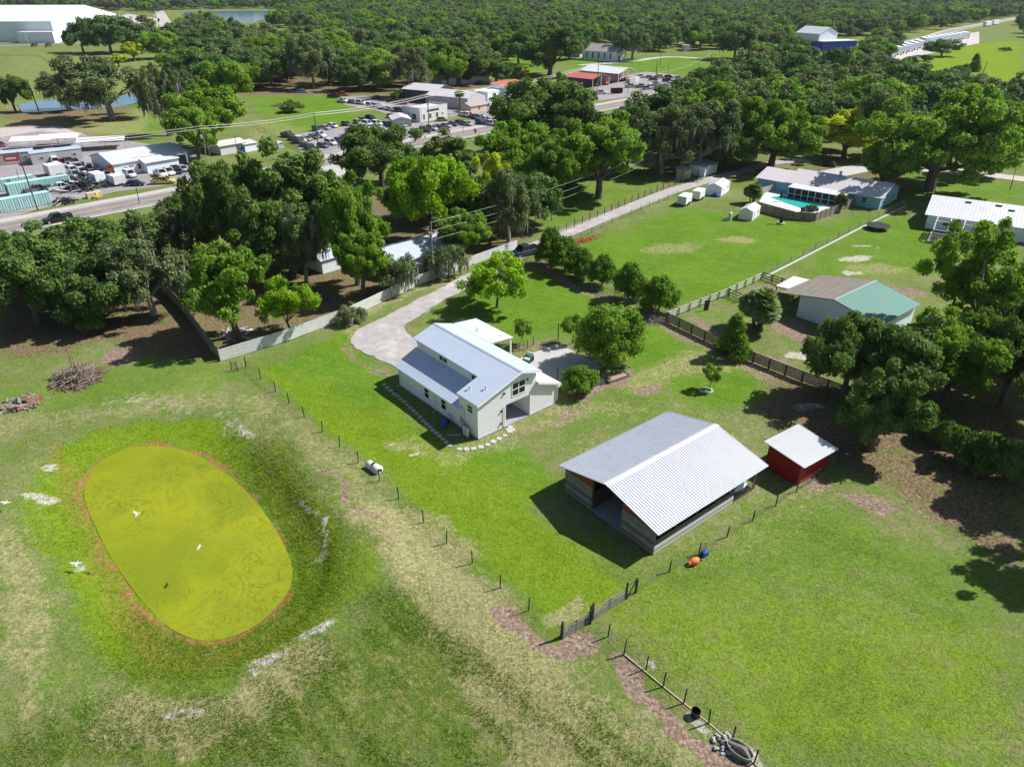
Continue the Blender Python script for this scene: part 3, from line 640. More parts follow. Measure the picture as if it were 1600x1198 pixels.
# ---------------- the grey barn (local x along the ridge)
def barn():
    r = empty('barn', (14.732, 56.085, 0), .672, 'open-ended barn with ribbed silver gable roof, grey board walls and orange gable panels', 'barn')
    ze, zr_, W, L = 2.936, 4.457, 6.405, 8.015
    R = MB()
    R.slab((-L, -W, ze), (L, -W, ze), (L, -.01, zr_), (-L, -.01, zr_), .04, .3, .07, .062)
    R.slab((L, W, ze), (-L, W, ze), (-L, .01, zr_), (L, .01, zr_), .04, .3, .07, .062)
    R.build('roof', M['barnroof'], r)
    MB().slab((-L-.02, -.33, zr_-.005), (L+.02, -.33, zr_-.005), (L+.02, 0, zr_+.075), (-L-.02, 0, zr_+.075), .02).slab((L+.02, .33, zr_-.005), (-L-.02, .33, zr_-.005), (-L-.02, .001, zr_+.075), (L+.02, .001, zr_+.075), .02).build('ridge_cap', M['galv_white'], r)
    x0, x1, yw = -7.58, 7.58, 5.78
    s = (zr_-ze)/W
    def zt(y): return zr_-abs(y)*s-.06
    f = MB()
    for (a, b) in ((2.05, yw), (-yw, -1.8)): f.box(x0, a, 0, x0+.12, b, 2.66)
    f.box(x0+.121, yw-.12, 0, x1, yw, 2.5)
    f.build('front_wall', M['oldwood'], r)
    o = MB()
    for (a, b, zb) in ((2.05, yw-.02, 2.665), (-yw+.02, -1.8, 2.665)):
        pr = [(a, zb), (b, zb), (b, max(zt(b), zb+.01)), (a, max(zt(a), zb+.01))]; o.yprism(pr, x0+.03, x0+.09)
    o.split('gable_panel', M['orange'], r)
    b = MB(); b.box(x0, -yw, 0, 3.85, -yw+.1, 1.02); b.build('side_wall', M['whitewood'], r)
    b = MB(); b.box(x0+.122, -yw+.02, 1.025, 3.85, -yw+.10, 1.5); b.build('side_rail', M['oldwood'], r)
    pz = MB()
    for x in (-7.4, -4.6, -1.7, 1.1, 3.9, 7.4):
        for y in (-yw+.2, -1.9, 2.1, yw-.2): pz.box(x-.07, y-.07, 0, x+.07, y+.07, zt(y)-.18)
    pz.split('post', M['wood'], r); pz = MB()
    for y in (-yw+.2, -1.9, 2.1, yw-.2): pz.box(-7.5, y-.05, zt(y)-.17, 7.5, y+.05, zt(y)-.02)
    pz.split('roof_beam', M['wood'], r)
    i = MB(); i.box(x0+.13, -1.9, 0, 7.4, -1.82, 1.9).box(x0+.13, 2.08, 0, 7.4, 2.16, 1.9).box(1, -yw+.13, 0, 1.08, -1.95, 2.0).box(-2.5, 2.2, 0, -2.42, yw-.13, 2.0); i.split('stall_wall', M['darkwood'], r)
    MB().box(x0, -1.78, -.02, 7.5, 2.04, .05).build('floor', M['concrete_dark'], r)
    g = MB()
    for z in (.25, .55, .85, 1.15): g.tube([(4.0, -yw-.02, z), (7.3, -yw-.02, z)], .03)
    for x in (4.0, 5.6, 7.3): g.tube([(x, -yw-.02, .15), (x, -yw-.02, 1.3)], .03)
    g.build('pipe_gate', M['post'], r)
M['barnroof'] = mat('ribbed_silver_roof', (.56,.59,.65), .4, .12, .08, .4, spec=.5, dirt=(.44,.42,.40,.4), dsc=.9)
barn()
# ---------------- red shed
def redshed():
    r = empty('garden_shed', (28.55, 56.75, 0), D2R(35), 'red wooden shed with a pale lean-to metal roof dappled by tree shade', 'shed')
    MB().yprism([(0, 0), (3.9, 0), (3.9, 2.95), (0, 2.6)], 0, 4.9).build('wall', M['red'], r)
    MB().slab((-.4, -.55, 2.64), (5.3, -.55, 2.64), (5.3, 4.35, 3.08), (-.4, 4.35, 3.08), .05, .22, .05, .035).build('roof', M['galv_white'], r)
    MB().box(4.902, 1.0, .05, 4.94, 2.0, 2.1).build('door', M['red'], r)
redshed()
_p = tag(MB().tube([(0, 0, .12), (4.6, 3.1, .12)], .05).tube([(4.6, 3.1, .12), (5.3, 3.6, .1)], .03).build('pipe', M['wire']), 'long grey pipe lying along the right wall of the red shed', 'pipe'); _p.location = (28.9, 56.5, 0)
# ---------------- neighbour's pool house (local x runs right-down, y runs back)
def poolhouse():
    a = G(1194, 286); ang = -42
    r = gable('bungalow', 'long pale blue bungalow with grey shingle roof behind the swimming pool', (65.2, 169.0), ang, 21, 12.5, 2.7, 4.6, 'greyroof', 'lblue', 'x', .5,
              wins=[('r', 2, 1, 1.4, 1.1), ('r', 8, 1, 1.4, 1.1), ('f', 17, 1, 1.2, 1.1)])
    MB().box(9.3, 5.6, 4.4, 9.8, 6.1, 5.6).build('chimney', M['greyroof'], r)
    w2 = MB().yprism([(0, 0), (11.5, 0), (11.5, 2.6), (5.7, 4.0), (0, 2.6)], -7.5, -.01).build('side_wing', M['lblue'], r)
    q = MB(); q.slab((-8, -.5, 2.5), (-.51, -.5, 2.5), (-.51, 5.7, 4.1), (-8, 5.7, 4.1), .06).slab((-.51, 12, 2.5), (-8, 12, 2.5), (-8, 5.702, 4.1), (-.51, 5.702, 4.1), .06); q.build('wing_roof', M['greyroof'], r)
    MB().slab((1.5, -3.6, 2.45), (14.5, -3.6, 2.45), (14.5, -.51, 2.75), (1.5, -.51, 2.75), .06).build('porch_roof', M['galv_white'], r)
    s = MB(); s.box(1.7, -3.4, .1, 14.3, -3.36, 2.38); s.build('porch_screen', M['screen'], r)
    p = MB()
    for i in range(9): x = 1.7+i*1.57; p.box(x-.06, -3.48, .05, x+.06, -3.405, 2.38)
    p.box(1.7, -3.478, 1.0, 14.3, -3.41, 1.08); p.build('porch_post', M['trim'], r)
    pw = tag(sheet('swimming_pool', [G(*q)[:2] for q in [(1203,309),(1227,305.5),(1287,322),(1271,328),(1254,327),(1222,316)]], .13, M['poolwater'], kind=None), 'turquoise swimming pool in a white deck beside the pale blue bungalow', 'pool')
    tag(sheet('pool_deck', [G(*q)[:2] for q in [(1186,316),(1196,300),(1232,293),(1300,318),(1302,326),(1276,336),(1252,334)]], .1, M['white'], kind=None), kind='structure')
    for k, (px, py) in enumerate([(1254, 331), (1219, 315)]):
        c = G(px, py, .1); z = c.z
        if k == 0:
            rr = empty('pool_grill', c, .5, 'small dark grill near the round bush at the pool corner', 'grill'); MB().cbox((0, 0, .75), (1.0, .5, .4)).build('hood', M['black'], rr); MB().cbox((0, 0, .3), (.8, .4, .55)).build('stand', M['post'], rr)
        else:
            rr = empty('patio_umbrella', c, 0, 'closed black parasol standing on the white pool deck', 'parasol'); MB().tube([(0, 0, 0), (0, 0, 2.6)], .03).build('pole', M['post'], rr)
            MB().tube([(0, 0, .9), (0, 0, 1.3), (0, 0, 2.3), (0, 0, 2.7)], [.28, .3, .16, .03], 8).build('canopy', M['black'], rr); MB().tube([(0, 0, 0), (0, 0, .12)], .3, 10).build('base', M['white'], rr)
poolhouse()
# board fences: panel by panel
def boardfence(name, label, pts, h, m, step=2.0, capw=.0, z0=0, postm='wood', th=.05, cat='fence', posts=True):
    r = empty(name, (pts[0][0], pts[0][1], 0), 0, label, cat); b = MB(); o = Vector((pts[0][0], pts[0][1], 0)); n = 0
    for i in range(len(pts)-1):
        A = Vector((*pts[i][:2], 0))-o; B = Vector((*pts[i+1][:2], 0))-o; L = (B-A).length; k = max(1, int(round(L/step))); ang = math.atan2(B.y-A.y, B.x-A.x)
        for j in range(k):
            P = A.lerp(B, j/k); Q = A.lerp(B, (j+1)/k); c = (P+Q)/2; l = (Q-P).length
            b.cbox((c.x, c.y, z0+h/2+random.uniform(-.02, .02)), (l-.02, th, h), ang)
    b.build('panel', M[m], r)
    if posts:
        pm = None
        for i in range(len(pts)-1):
            A = Vector((*pts[i][:2], 0))-o; B = Vector((*pts[i+1][:2], 0))-o; L = (B-A).length; k = max(1, int(round(L/step)))
            for j in range(k+(i == len(pts)-2)):
                P = A.lerp(B, j/k); n += 1
                if n > 98: break
                if pm is None: pm = MB().box(-.07, -.07, 0, .07, .07, h+.12).mesh('post', M[postm])
                q = link('post', pm, r); q.location = (P.x, P.y, 0)
    return r
gp = lambda l: [G(*q) for q in l]
boardfence('pool_fence', 'grey weathered wooden board fence wrapped round the swimming pool', gp([(1183,329),(1237,344),(1273,346),(1311,331.5),(1335,321)]), 1.8, 'fencewood', 2.3)
boardfence('masonry_wall', 'pale block wall closing the left end of the pool deck', gp([(1189,304),(1231,294)]), 1.7, 'concrete', 4, posts=False, cat='wall')
gable('storage_shed', 'white shed with arched roof and door standing beside the pool fence', G(1153.3, 342), -34+.0, 2.9, 5.2, 1.9, 2.55, 'galv_white', 'white_metal', 'y', .05, wins=[('r', 3.6, 1.0, .6, .5)], doors=[('r', 1.4, 1.5, 1.75, 'lbluew')], cat='shed')
gable('storage_shed', 'white gable shed with blue tarp at its foot beside two cargo trailers', G(1102.6, 304), -32, 3.6, 6.3, 2.1, 2.8, 'galv_white', 'lbluew', 'y', .1, wins=[('r', 1, 1.1, .5, .5), ('r', 4.6, 1.1, .6, .6)], cat='shed')
o = MB(); o.tube([(0,0,.0),(.5,.2,.35),(1.2,.1,.4),(1.9,.3,.1)], [.3,.45,.5,.2], 7); tb = tag(o.build('tarp', M['blue']), 'crumpled blue tarp lying against the white gable shed', 'tarp'); tb.location = G(1111, 307); tb.rotation_euler.z = -.5
def trailer(px, py, label, L=3.9, W=2.1, H=1.75):
    r = empty('cargo_trailer', G(px, py), D2R(-32), label, 'trailer', None)
    MB().xprism([(0, .45), (W, .45), (W, .45+H-.1), (W-.15, .45+H), (.15, .45+H), (0, .45+H-.1)], 0, L).build('body', M['white_metal'], r)
    MB().bar((W/2, L-.2, .5), (W/2, L+1.2, .45), .1).build('tow_bar', M['post'], r)
    for x in (0, W-.001):
        for y in (L*.4, L*.62):
            q = link('wheel', MB().tube([(-.1, 0, 0), (.1, 0, 0)], .34, 12).mesh('wheel', M['tyre']), r); q.location = (x, y, .34)
    MB().box(.15, -.03, .55, W-.15, -.002, .45+H-.2).build('rear_door', M['white'], r)
trailer(1057, 321.4, 'white enclosed cargo trailer on the lawn, the one farther from the gable shed')
trailer(1079, 312.8, 'white enclosed cargo trailer parked right against the white gable shed', 3.6)
flatb('garden_shed', 'tiny pale shed with grey roof beyond the lane at the wooden fence', G(1069, 281), 45, 3.0, 2.6, 2.2, 'greyroof', 'tan', 'shed', slope=.35, over=.4)
flatb('garden_shed', 'blue-grey shed with dark flat roof under trees beyond the lane', G(1100, 276.5), 50, 7.2, 4.5, 2.4, 'greyroof', 'lbluew', 'shed', slope=.3, over=.4)
# ---------------- stable with green and brown roof
def stable():
    a = G(1302.8, 468, 4.6); b = G(1368, 437.8, 4.6); ang = math.degrees(math.atan2(b[1]-a[1], b[0]-a[0]))
    r = empty('stable', (a[0], a[1], 0), D2R(ang), 'white stable with one brown and one green roof slope beside the sandy paddock', 'stable')
    L = (b-a).length
    MB().slab((L, 8.4, 3.0), (0, 8.4, 3.0), (0, .01, 4.6), (L, .01, 4.6), .06, .6, .05, .04).build('brown_roof_slope', M['brownroof'], r)
    MB().slab((0, -7.2, 3.1), (L, -7.2, 3.1), (L, -.01, 4.6), (0, -.01, 4.6), .06, .6, .05, .04).build('green_roof_slope', M['greenroof'], r)
    MB().slab((-.02, -.35, 4.58), (L+.02, -.35, 4.58), (L+.02, 0, 4.68), (-.02, 0, 4.68), .02).build('ridge_cap', M['greenroof'], r)
    MB().yprism([(-6.7, 0), (5.3, 0), (5.3, 3.5), (0, 4.5), (-6.7, 3.1)], .6, L-.3).build('wall', M['lbluew'], r)
    q = MB()
    for x in (.7, L/2, L-.5): q.box(x-.08, 8.0, 0, x+.08, 8.16, 2.98)
    q.split('post', M['wood'], r)
    MB().tube([(.56, -2.2, 2.1), (.59, -2.2, 2.1)], .35, 12).build('wall_ornament', M['greywall'], r)
    g = MB()
    for z in (.4, .8, 1.2): g.bar((.7, 5.4, z), (.7, 8.0, z), .06)
    g.build('stall_rail', M['oldwood'], r)
stable()
cA, cB, cC = G(1212.5, 446.6, 2.3), G(1240, 432.8, 2.3), G(1268, 439, 2.3); cD = cA+cC-cB
r = empty('canopy', (cA.x, cA.y, 0), 0, 'white flat canopy roof behind the stable, nearest the board fence', 'canopy'); oo = Vector((cA.x, cA.y, 0)); MB().slab(cD-oo, cA-oo, cB-oo+Vector((0, 0, .15)), cC-oo+Vector((0, 0, .15)), .06, .6).build('roof', M['galv_white'], r); q = MB()
for v in (cA, cB, cC, cD): v = v-oo; m_ = ((cC+cA)/2-oo-v)*.06; q.box(v.x+m_.x-.06, v.y+m_.y-.06, 0, v.x+m_.x+.06, v.y+m_.y+.06, 2.24)
q.split('post', M['wood'], r)
# ---------------- right-hand house with screened enclosure
def righthouse():
    r = gable('bungalow', 'white bungalow with big pale metal roof and skylights at the right edge', (84.4, 141.9), -33, 26, 15, 2.9, 5.0, 'galv_white', 'lbluew', 'x', .6, .6,
              wins=[('f', 3, 1, 1.2, 1.1), ('f', 18, 1, 1.2, 1.1)])
    k = MB()
    for (x, y) in ((6.2, 6.2), (11.5, 6.4), (13.8, 5.2)):
        z = 2.9+2.1*y/7.5+.12; k.cbox((x, y, z+.03), (1.1, .6, .08))
    k.split('skylight', M['glass'], r)
    e = empty('screen_enclosure', (85.2, 139.6, 0), D2R(-33), 'white framed screened pool enclosure in front of the right-hand white bungalow', 'screen enclosure')
    f = MB(); L, W = 9.5, 7.5
    ys = (-W, -W/2, 0)
    for x in np.linspace(0, L, 5):
        f.bar((x, -W, 0), (x, -W, 2.3), .13).bar((x, -W, 2.3), (x, -W*.62, 3.3), .13).bar((x, -W*.62, 3.3), (x, 0, 3.0), .13)
    for (y, z) in ((-W, 2.3), (-W*.62, 3.3), (0, 3.0), (-W, 1.1), (-W, .06)): f.bar((0, y, z), (L, y, z), .12)
    for y in (-W*.3, -W*.62): f.bar((0, y, 0), (0, y, 3.1), .08)
    f.bar((0, -W, 1.1), (0, 0, 1.1), .08); f.bar((0, -W, 2.3), (0, 0, 2.3), .08)
    f.build('frame', M['white'], e)
    s = MB(); s.add([(0, -W*.61, 3.27), (L, -W*.61, 3.27), (L, -.05, 2.97), (0, -.05, 2.97)], [(0, 1, 2, 3)]); s.add([(0, -W, .1), (L, -W, .1), (L, -W, 2.28), (0, -W, 2.28)], [(0, 1, 2, 3)])
    s.build('insect_screen', M['mesh'], e)
    MB().box(-.5, -W-.3, .0, L+.3, 0, .12).build('floor', M['concrete'], e)
def meshmat(name, col, a):
    N = NT(name); tr = N.n('BsdfTransparent'); mx = N.n('MixShader'); mx.inputs[0].default_value = a
    N.l(tr.outputs[0], mx.inputs[1]); N.l(N.b.outputs[0], mx.inputs[2]); N.b.inputs['Base Color'].default_value = (*col, 1); N.b.inputs['Roughness'].default_value = .8
    N.l(mx.outputs[0], N.t.nodes['Material Output'].inputs['Surface']); return N.m
M['mesh'] = meshmat('insect_mesh', (.03, .03, .035), .72)
M['wiremesh'] = meshmat('fence_wire_mesh', (.12, .12, .11), .10); M['chain'] = meshmat('chain_link_mesh', (.25, .26, .25), .2)
righthouse()
# ---------------- shaded house under the trees by the white fence
gable('cottage', 'grey-roofed white cottage half hidden under the oaks behind the white fence', G(612, 437), 46, 15, 8.5, 2.6, 4.0, 'galv', 'lbluew', 'x', .5, wins=[('f', 9, 1, 1.3, 1.2), ('f', 4, 1, 1.0, 1.2)])
gable('cottage', 'small white outbuilding deep in the shade left of the hidden cottage', G(505, 428), 46, 9, 5, 2.4, 3.2, 'galv', 'lbluew', 'x', .3, wins=[('f', 3, 1, 1, 1)])
flatb('garden_shed', 'small white shed beside the willow and the white fence', G(640, 438), 46, 3.2, 2.2, 1.9, 'greyroof', 'white', 'shed', over=.1)
# ---------------- roadside workshop and yard
svc = gable('workshop', 'long white roadside workshop with a teal tarp on its rear roof', (-102.1, 185.4), 48, 19.5, 14.5, 3.1, 4.9, 'galv_white', 'lbluew', 'x', .4, .6,
      wins=[('f', 2.5, 1.2, .8, .7), ('f', 6, .9, .7, 1.3), ('f', 3.8, 1.8, 1.2, .4)])
MB().slab((19.8, 14.8, 3.25), (-.3, 14.8, 3.25), (-.3, 8.2, 4.85), (19.8, 8.2, 4.85), .03).build('teal_tarp', M['tealtarp'], svc)
MB().box(7, -3, 0, 15.5, -.01, 2.7).build('front_annex', M['lbluew'], svc); MB().slab((6.6, -3.4, 2.72), (15.9, -3.4, 2.72), (15.9, .3, 3.45), (6.6, .3, 3.45), .06).build('annex_roof', M['galv_white'], svc)
MB().box(15.6, -.06, .05, 19.0, -.02, 2.6).build('bay_shade_sheet', M['black'], svc)  # flat black sheet on the closed wall, painting the shade inside a bay
def carport(px, py, ang, L, W, h, label):
    r = empty('carport', G(px, py), D2R(ang), label, 'carport'); b = MB()
    b.slab((0, 0, h), (L, 0, h), (L, W/2, h+.8), (0, W/2, h+.8), .05, .5).slab((L, W, h), (0, W, h), (0, W/2+.002, h+.8), (L, W/2+.002, h+.8), .05, .5); b.build('roof', M['white'], r)
    p = MB()
    for x in (.1, L/2, L-.1):
        for y in (.1, W-.1): p.box(x-.05, y-.05, 0, x+.05, y+.05, h)
    p.split('post', M['greywall'], r)
carport(18, 236, 15, 11, 7, 2.6, 'white carport with shallow roof, leftmost in the gravel yard behind the offices')
carport(62, 232, 15, 11, 7, 2.6, 'white carport with shallow roof, middle one behind the grey mobile office')
carport(122, 238, 20, 13, 7.5, 2.6, 'white carport with shallow roof, just left of the teal tarped workshop')
def office(px, py, ang, L, label):
    r = flatb('mobile_office', label, G(px, py), ang, L, 3.4, 3.0, 'galv', 'greywall', 'mobile office', wins=[('f', 2, 1.3, 1.0, .7), ('f', L-2.5, 1.3, 1.0, .7)], slope=.2)
    return r
M['redsign'] = mat('red_sign_panel', (.45,.03,.04), .5)
office(0, 259, 30, 8.5, 'grey mobile office with a red sign, at the left edge')
office(52, 258.5, 38, 12.5, 'pale grey mobile office with a small porch behind the box trailer')
sgr = empty('sign_board', G(4, 259, 0)+Vector((.1, -.2, 0)), D2R(30), 'red and white sign mounted on the left grey mobile office', 'sign')
MB().box(.8, -.2, .9, 4.2, -.12, 2.5).build('panel', M['redsign'], sgr); MB().box(1.3, -.215, 1.5, 3.7, -.202, 2.0).build('lettering', M['white'], sgr)
MB().box(.8, -.21, .65, 4.2, -.13, .89).build('lower_strip', M['white'], sgr)
def container(P, ang, L, label):
    r = empty('shipping_container', P, D2R(ang), label, 'shipping container', 'pale teal shipping containers by the road')
    b = MB(); b.box(0, .06, .1, L, 2.38, 2.6); k = int(L/.45)
    for i in range(k): x = .1+i*(L-.2)/k; b.box(x, 0, .15, x+.2, .059, 2.55); b.box(x, 2.381, .15, x+.2, 2.44, 2.55)
    b.box(0, 0, 2.601, L, 2.44, 2.68); b.build('body', M['teal'], r); MB().box(L+.002, .1, .15, L+.06, 2.3, 2.55).build('door', M['lbluew'], r)
c3 = G(83, 318.5); u = Vector((math.cos(D2R(46)), math.sin(D2R(46)), 0))
container(c3-u*12.2, 46, 12.2, 'pale teal shipping container nearest the road, at the left edge')
c2 = G(113, 291); container(c2-u*13.5, 46, 13.5, 'pale teal shipping container, middle of the three by the yard')
c1 = G(58, 291); container(c1-u*9, 46, 9, 'pale teal shipping container farthest back, half hidden behind the middle one')
def boxtrailer(px, py, ang, label, L=4.8, W=2.4, H=2.1, m='white'):
    r = empty('box_trailer', G(px, py), D2R(ang), label, 'trailer')
    MB().box(0, 0, .5, L, W, .5+H).build('body', M[m], r)
    for x in (L*.4, L*.6):
        for y in (.05, W-.05):
            q = link('wheel', MB().tube([(0, -.1, 0), (0, .1, 0)], .35, 10).mesh('wheel', M['tyre']), r); q.location = (x, y, .35)
    return r
boxtrailer(80, 277.5, 48, 'white box trailer with side windows parked in front of the mobile office', 3.8, 4.2, 2.3)
boxtrailer(181, 292.5, 48, 'small white box trailer by the road beside the dark blue coupe', 2.8, 3.6, 2.0)
boxtrailer(152, 289, 48, 'grey-blue box trailer among the cluttered yard, left of the white one', 2.4, 4.2, 2.0, 'lbluew')
q = MB(); q.tube([(0, 0, 0), (0, 0, 2.2), (0, 0, 2.6)], [1.1, 1.1, .7], 14); ob = tag(q.build('water_tank', M['orangep']), 'orange cylindrical tank at the corner of the white workshop', 'tank'); ob.location = G(176, 275)
# dealer
dl = flatb('dealer_office', 'white flat-roofed car dealer office with parapet and dark windows', G(657, 192), 51, 14, 9, 4.2, 'galv_white', 'white', 'building',
      wins=[('f', 1.5, .8, .8, 1.8), ('f', 4.5, 1, 1.1, 1.5), ('f', 8, 1, 1.1, 1.5), ('f', 11, 1.6, .8, .6), ('l', 2, .8, 2.0, 1.9)], over=0)
MB().box(0, -.01, 4.2, 14, .12, 4.9).box(0, .121, 4.2, .12, 9, 4.9).box(13.88, .121, 4.2, 14, 9, 4.9).build('parapet', M['white'], dl)
MB().box(3.6, -.1, 3.3, 9.6, -.06, 3.9).build('sign_strip', M['darkwall'], dl)
gable('garage', 'small light grey gable garage between the parked cars', G(614, 199.5), 16, 6.5, 9.5, 2.4, 3.3, 'greyroof', 'greywall', 'y', .2, doors=[('f', 1.6, 2.4, 2.0, 'white')])
gable('warehouse', 'dark blue-sided metal warehouse with grey roof, the left one of two', G(681, 163), 60, 13, 17, 4.8, 6.6, 'greyroof', 'darkwall', 'y', .2, wins=[])
gable('warehouse', 'dark-sided metal warehouse with pale grey gable, the right one behind the red car row', G(731, 172), 60, 13, 20, 4.2, 6.0, 'greyroof', 'greywall', 'y', .2)
gable('cottage', 'tan cottage with brown roof beside the palm and the car row', G(736, 177), 50, 10, 6, 2.4, 3.4, 'pinkroof', 'tan', 'x', .4, wins=[('f', 4, .9, 1.4, 1)])
flatb('two_storey_house', 'two-storey pale blue and white building with a red roof', G(792, 160), 48, 15, 9, 5.6, 'redroof', 'lbluew', 'building', wins=[('f', 2, 3.6, 1.2, 1.1), ('f', 6, 3.6, 1.2, 1.1), ('f', 10, 3.6, 1.2, 1.1), ('f', 2, .8, 1.2, 1.4), ('f', 6, .8, 1.2, 1.4), ('l', 3, 3.4, 2, 1.3)], slope=1.2, over=.5)
flatb('house', 'low pale building left of the red-roofed two-storey building', G(762, 163), 48, 9, 8, 4.6, 'lbluew', 'lbluew', 'building', wins=[('f', 3, 2.9, 2, 1)])
# church
ch_ = gable('church', 'white wooden church with mauve shingle roof and a columned porch', G(959, 97), 54, 13, 23, 5.6, 8.8, 'pinkroof', 'church', 'y', .5,
      wins=[('l', 2+i*4.2, 1.6, 1.1, 3.0, (1, 3)) for i in range(5)])
MB().xprism([(3, 5.3), (10, 5.3), (6.5, 7.2)], -3.2, -.01).build('porch_gable', M['white'], ch_)
q = MB(); q.slab((2.7, -3.4, 5.2), (2.7, -.02, 5.2), (6.5, -.02, 7.35), (6.5, -3.4, 7.35), .1).slab((10.3, -.02, 5.2), (10.3, -3.4, 5.2), (6.502, -3.4, 7.35), (6.502, -.02, 7.35), .1); q.build('porch_roof', M['pinkroof'], ch_)
for x in (3.3, 5.4, 7.6, 9.7):
    q = link('column', MB().tube([(0, 0, 0), (0, 0, 5.3)], .25, 10).mesh('column', M['white']), ch_); q.location = (x, -3.0, 0)
MB().box(5.7, -.06, 0, 7.3, -.01, 3).build('door', M['darkwall'], ch_)
flatb('annex', 'small white annex at the left rear of the white church', G(906, 90), 54, 8, 10, 3.6, 'white', 'white', 'building')
# store with red and white roofs
def opencanopy(name, label, P, ang, L, W, e, rd, roofm, wallm='greywall'):
    r = empty(name, P, D2R(ang), label, 'store'); b = MB()
    b.slab((0, W, e), (0, 0, e), (L/2, 0, rd), (L/2, W, rd), .08, .6).slab((L, 0, e), (L, W, e), (L/2+.002, W, rd), (L/2+.002, 0, rd), .08, .6); b.build('roof', M[roofm], r)
    MB().xprism([(.3, 0), (L-.3, 0), (L-.3, e-.1), (L/2, rd-.2), (.3, e-.1)], W*.35, W-.3).build('wall', M[wallm], r)
    p = MB()
    for x in (.4, L/2, L-.4): p.box(x-.12, .3, 0, x+.12, .55, e+(rd-e)*(1-abs(x-L/2)/(L/2))-.15)
    p.split('post', M['white'], r); return r
st = opencanopy('farm_store', 'open-fronted equipment store with a pale grey gable roof', G(966, 131), 48, 17, 24, 4.4, 6.6, 'galv_white')
opencanopy('farm_store', 'red-roofed open store joined to the pale-roofed equipment store', G(926, 138), 48, 14, 18, 3.8, 5.4, 'redroof', 'darkwall')
# distant ones
gable('warehouse', 'huge white warehouse in the top left corner beyond the road', G(-150, 66.5), 3, (G(98, 64)-G(-150, 66.5)).length, 130, 15, 25, 'white', 'lbluew', 'x', .3)
MB_ = flatb('warehouse', 'low white loading hall in front of the huge white warehouse', G(33, 67.5)-Vector((0, 2, 0)), 3, 28, 11, 8, 'white', 'lbluew', 'building')
gable('warehouse', 'long low white store building behind the huge warehouse', G(95, 27), 10, 50, 30, 6, 8, 'white', 'white', 'x', .3)
gable('blue_building', 'tall white building with a royal blue base beyond the right woods', G(1276, 80), 30, 19, 21, 11, 15, 'galv_white', 'lbluew', 'y', .4)
bb = [o for o in COL.objects if o.name.startswith('blue_building')][0]; MB().box(-.3, -.3, 0, 19.3, 10, 6).build('blue_base', M['royal'], bb)
flatb('blue_building', 'low white and blue canopy building beside the royal blue building', G(1284, 81), 20, 30, 12, 6.5, 'white', 'royal', 'building', over=.8)
gable('house', 'wide white-roofed house among the dark oaks in the centre distance', G(576, 82), 10, 26, 14, 3, 6, 'white', 'white', 'x', .6)
gable('house', 'small white-roofed house just right of the wide white-roofed one', G(626, 80), 10, 12, 8, 3, 4.6, 'white', 'white', 'x', .5)
gable('house', 'long white roof glimpsed behind the big dark oak near the warehouses', G(690, 134), 30, 26, 10, 3, 4.6, 'white', 'white', 'x', .5)
gable('house', 'small house with pale roof in the oaks above the yellow-green tree', G(668, 96), 10, 14, 8, 3, 4.4, 'galv_white', 'tan', 'x', .5)
flatb('kiosk', 'little white kiosk at the edge of the church field', G(1068, 81), 10, 4.5, 4, 4.2, 'white', 'white', 'kiosk')
gable('cottage', 'white cottage with porch and water barrels left of the hedge', G(346, 243), 48, 8, 6.5, 2.6, 3.4, 'greyroof', 'white', 'x', .4, wins=[('f', 5, 1, 1, 1)])
flatb('garden_shed', 'small dark-roofed shed beside the cottage left of the hedge', G(384, 238), 48, 4, 4, 2.2, 'greyroof', 'lbluew', 'shed', slope=.4, over=.3)
b = MB(); b.box(0, 0, 0, 1.6, 3.2, 1.5); b.slab((-.1, -.1, 1.52), (-.1, 3.3, 1.52), (.8, 3.3, 1.85), (.8, -.1, 1.85), .04).slab((1.7, 3.3, 1.52), (1.7, -.1, 1.52), (.802, -.1, 1.85), (.802, 3.3, 1.85), .04)
o = tag(b.build('pump_shelter', M['white']), 'small white pump shelter on the grass left of the hedge', 'shelter'); o.location = G(436, 233); o.rotation_euler.z = .6
def semitrailer(px, py, ang, label, L=16, group='white semi trailers parked far right'):
    r = empty('semi_trailer', G(px, py), D2R(ang), label, 'semi trailer', group)
    MB().box(0, 0, 1.1, L, 3.4, 5.0).build('body', M['church'], r)
    w_ = MB()
    for x in (1.2, 2.4, L-2): w_.tube([(x, .1, .5), (x, .35, .5)], .5, 10).tube([(x, 2.25, .5), (x, 2.5, .5)], .5, 10)
    w_.split('wheel', M['tyre'], r); MB().box(L-3, 1.1, .2, L-2.8, 1.5, 1.1).build('landing_leg', M['post'], r)
k = 0
for i in range(7): t = i/6; semitrailer(1392+t*52, 92-t*16, 80, 'white semi trailer, nearer row by the far road, %s from left' % ['first','second','third','fourth','fifth','sixth','seventh'][i])
for i in range(8): t = i/7; semitrailer(1452+t*62, 71-t*10, 80, 'white semi trailer, farther row by the far road, %s from left' % ['first','second','third','fourth','fifth','sixth','seventh','eighth'][i])
for i, (x, y) in enumerate([(1540, 42), (1552, 40)]): semitrailer(x, y, 40, ['white trailer on the far road at the top right', 'second white trailer right behind it at the top right'][i])
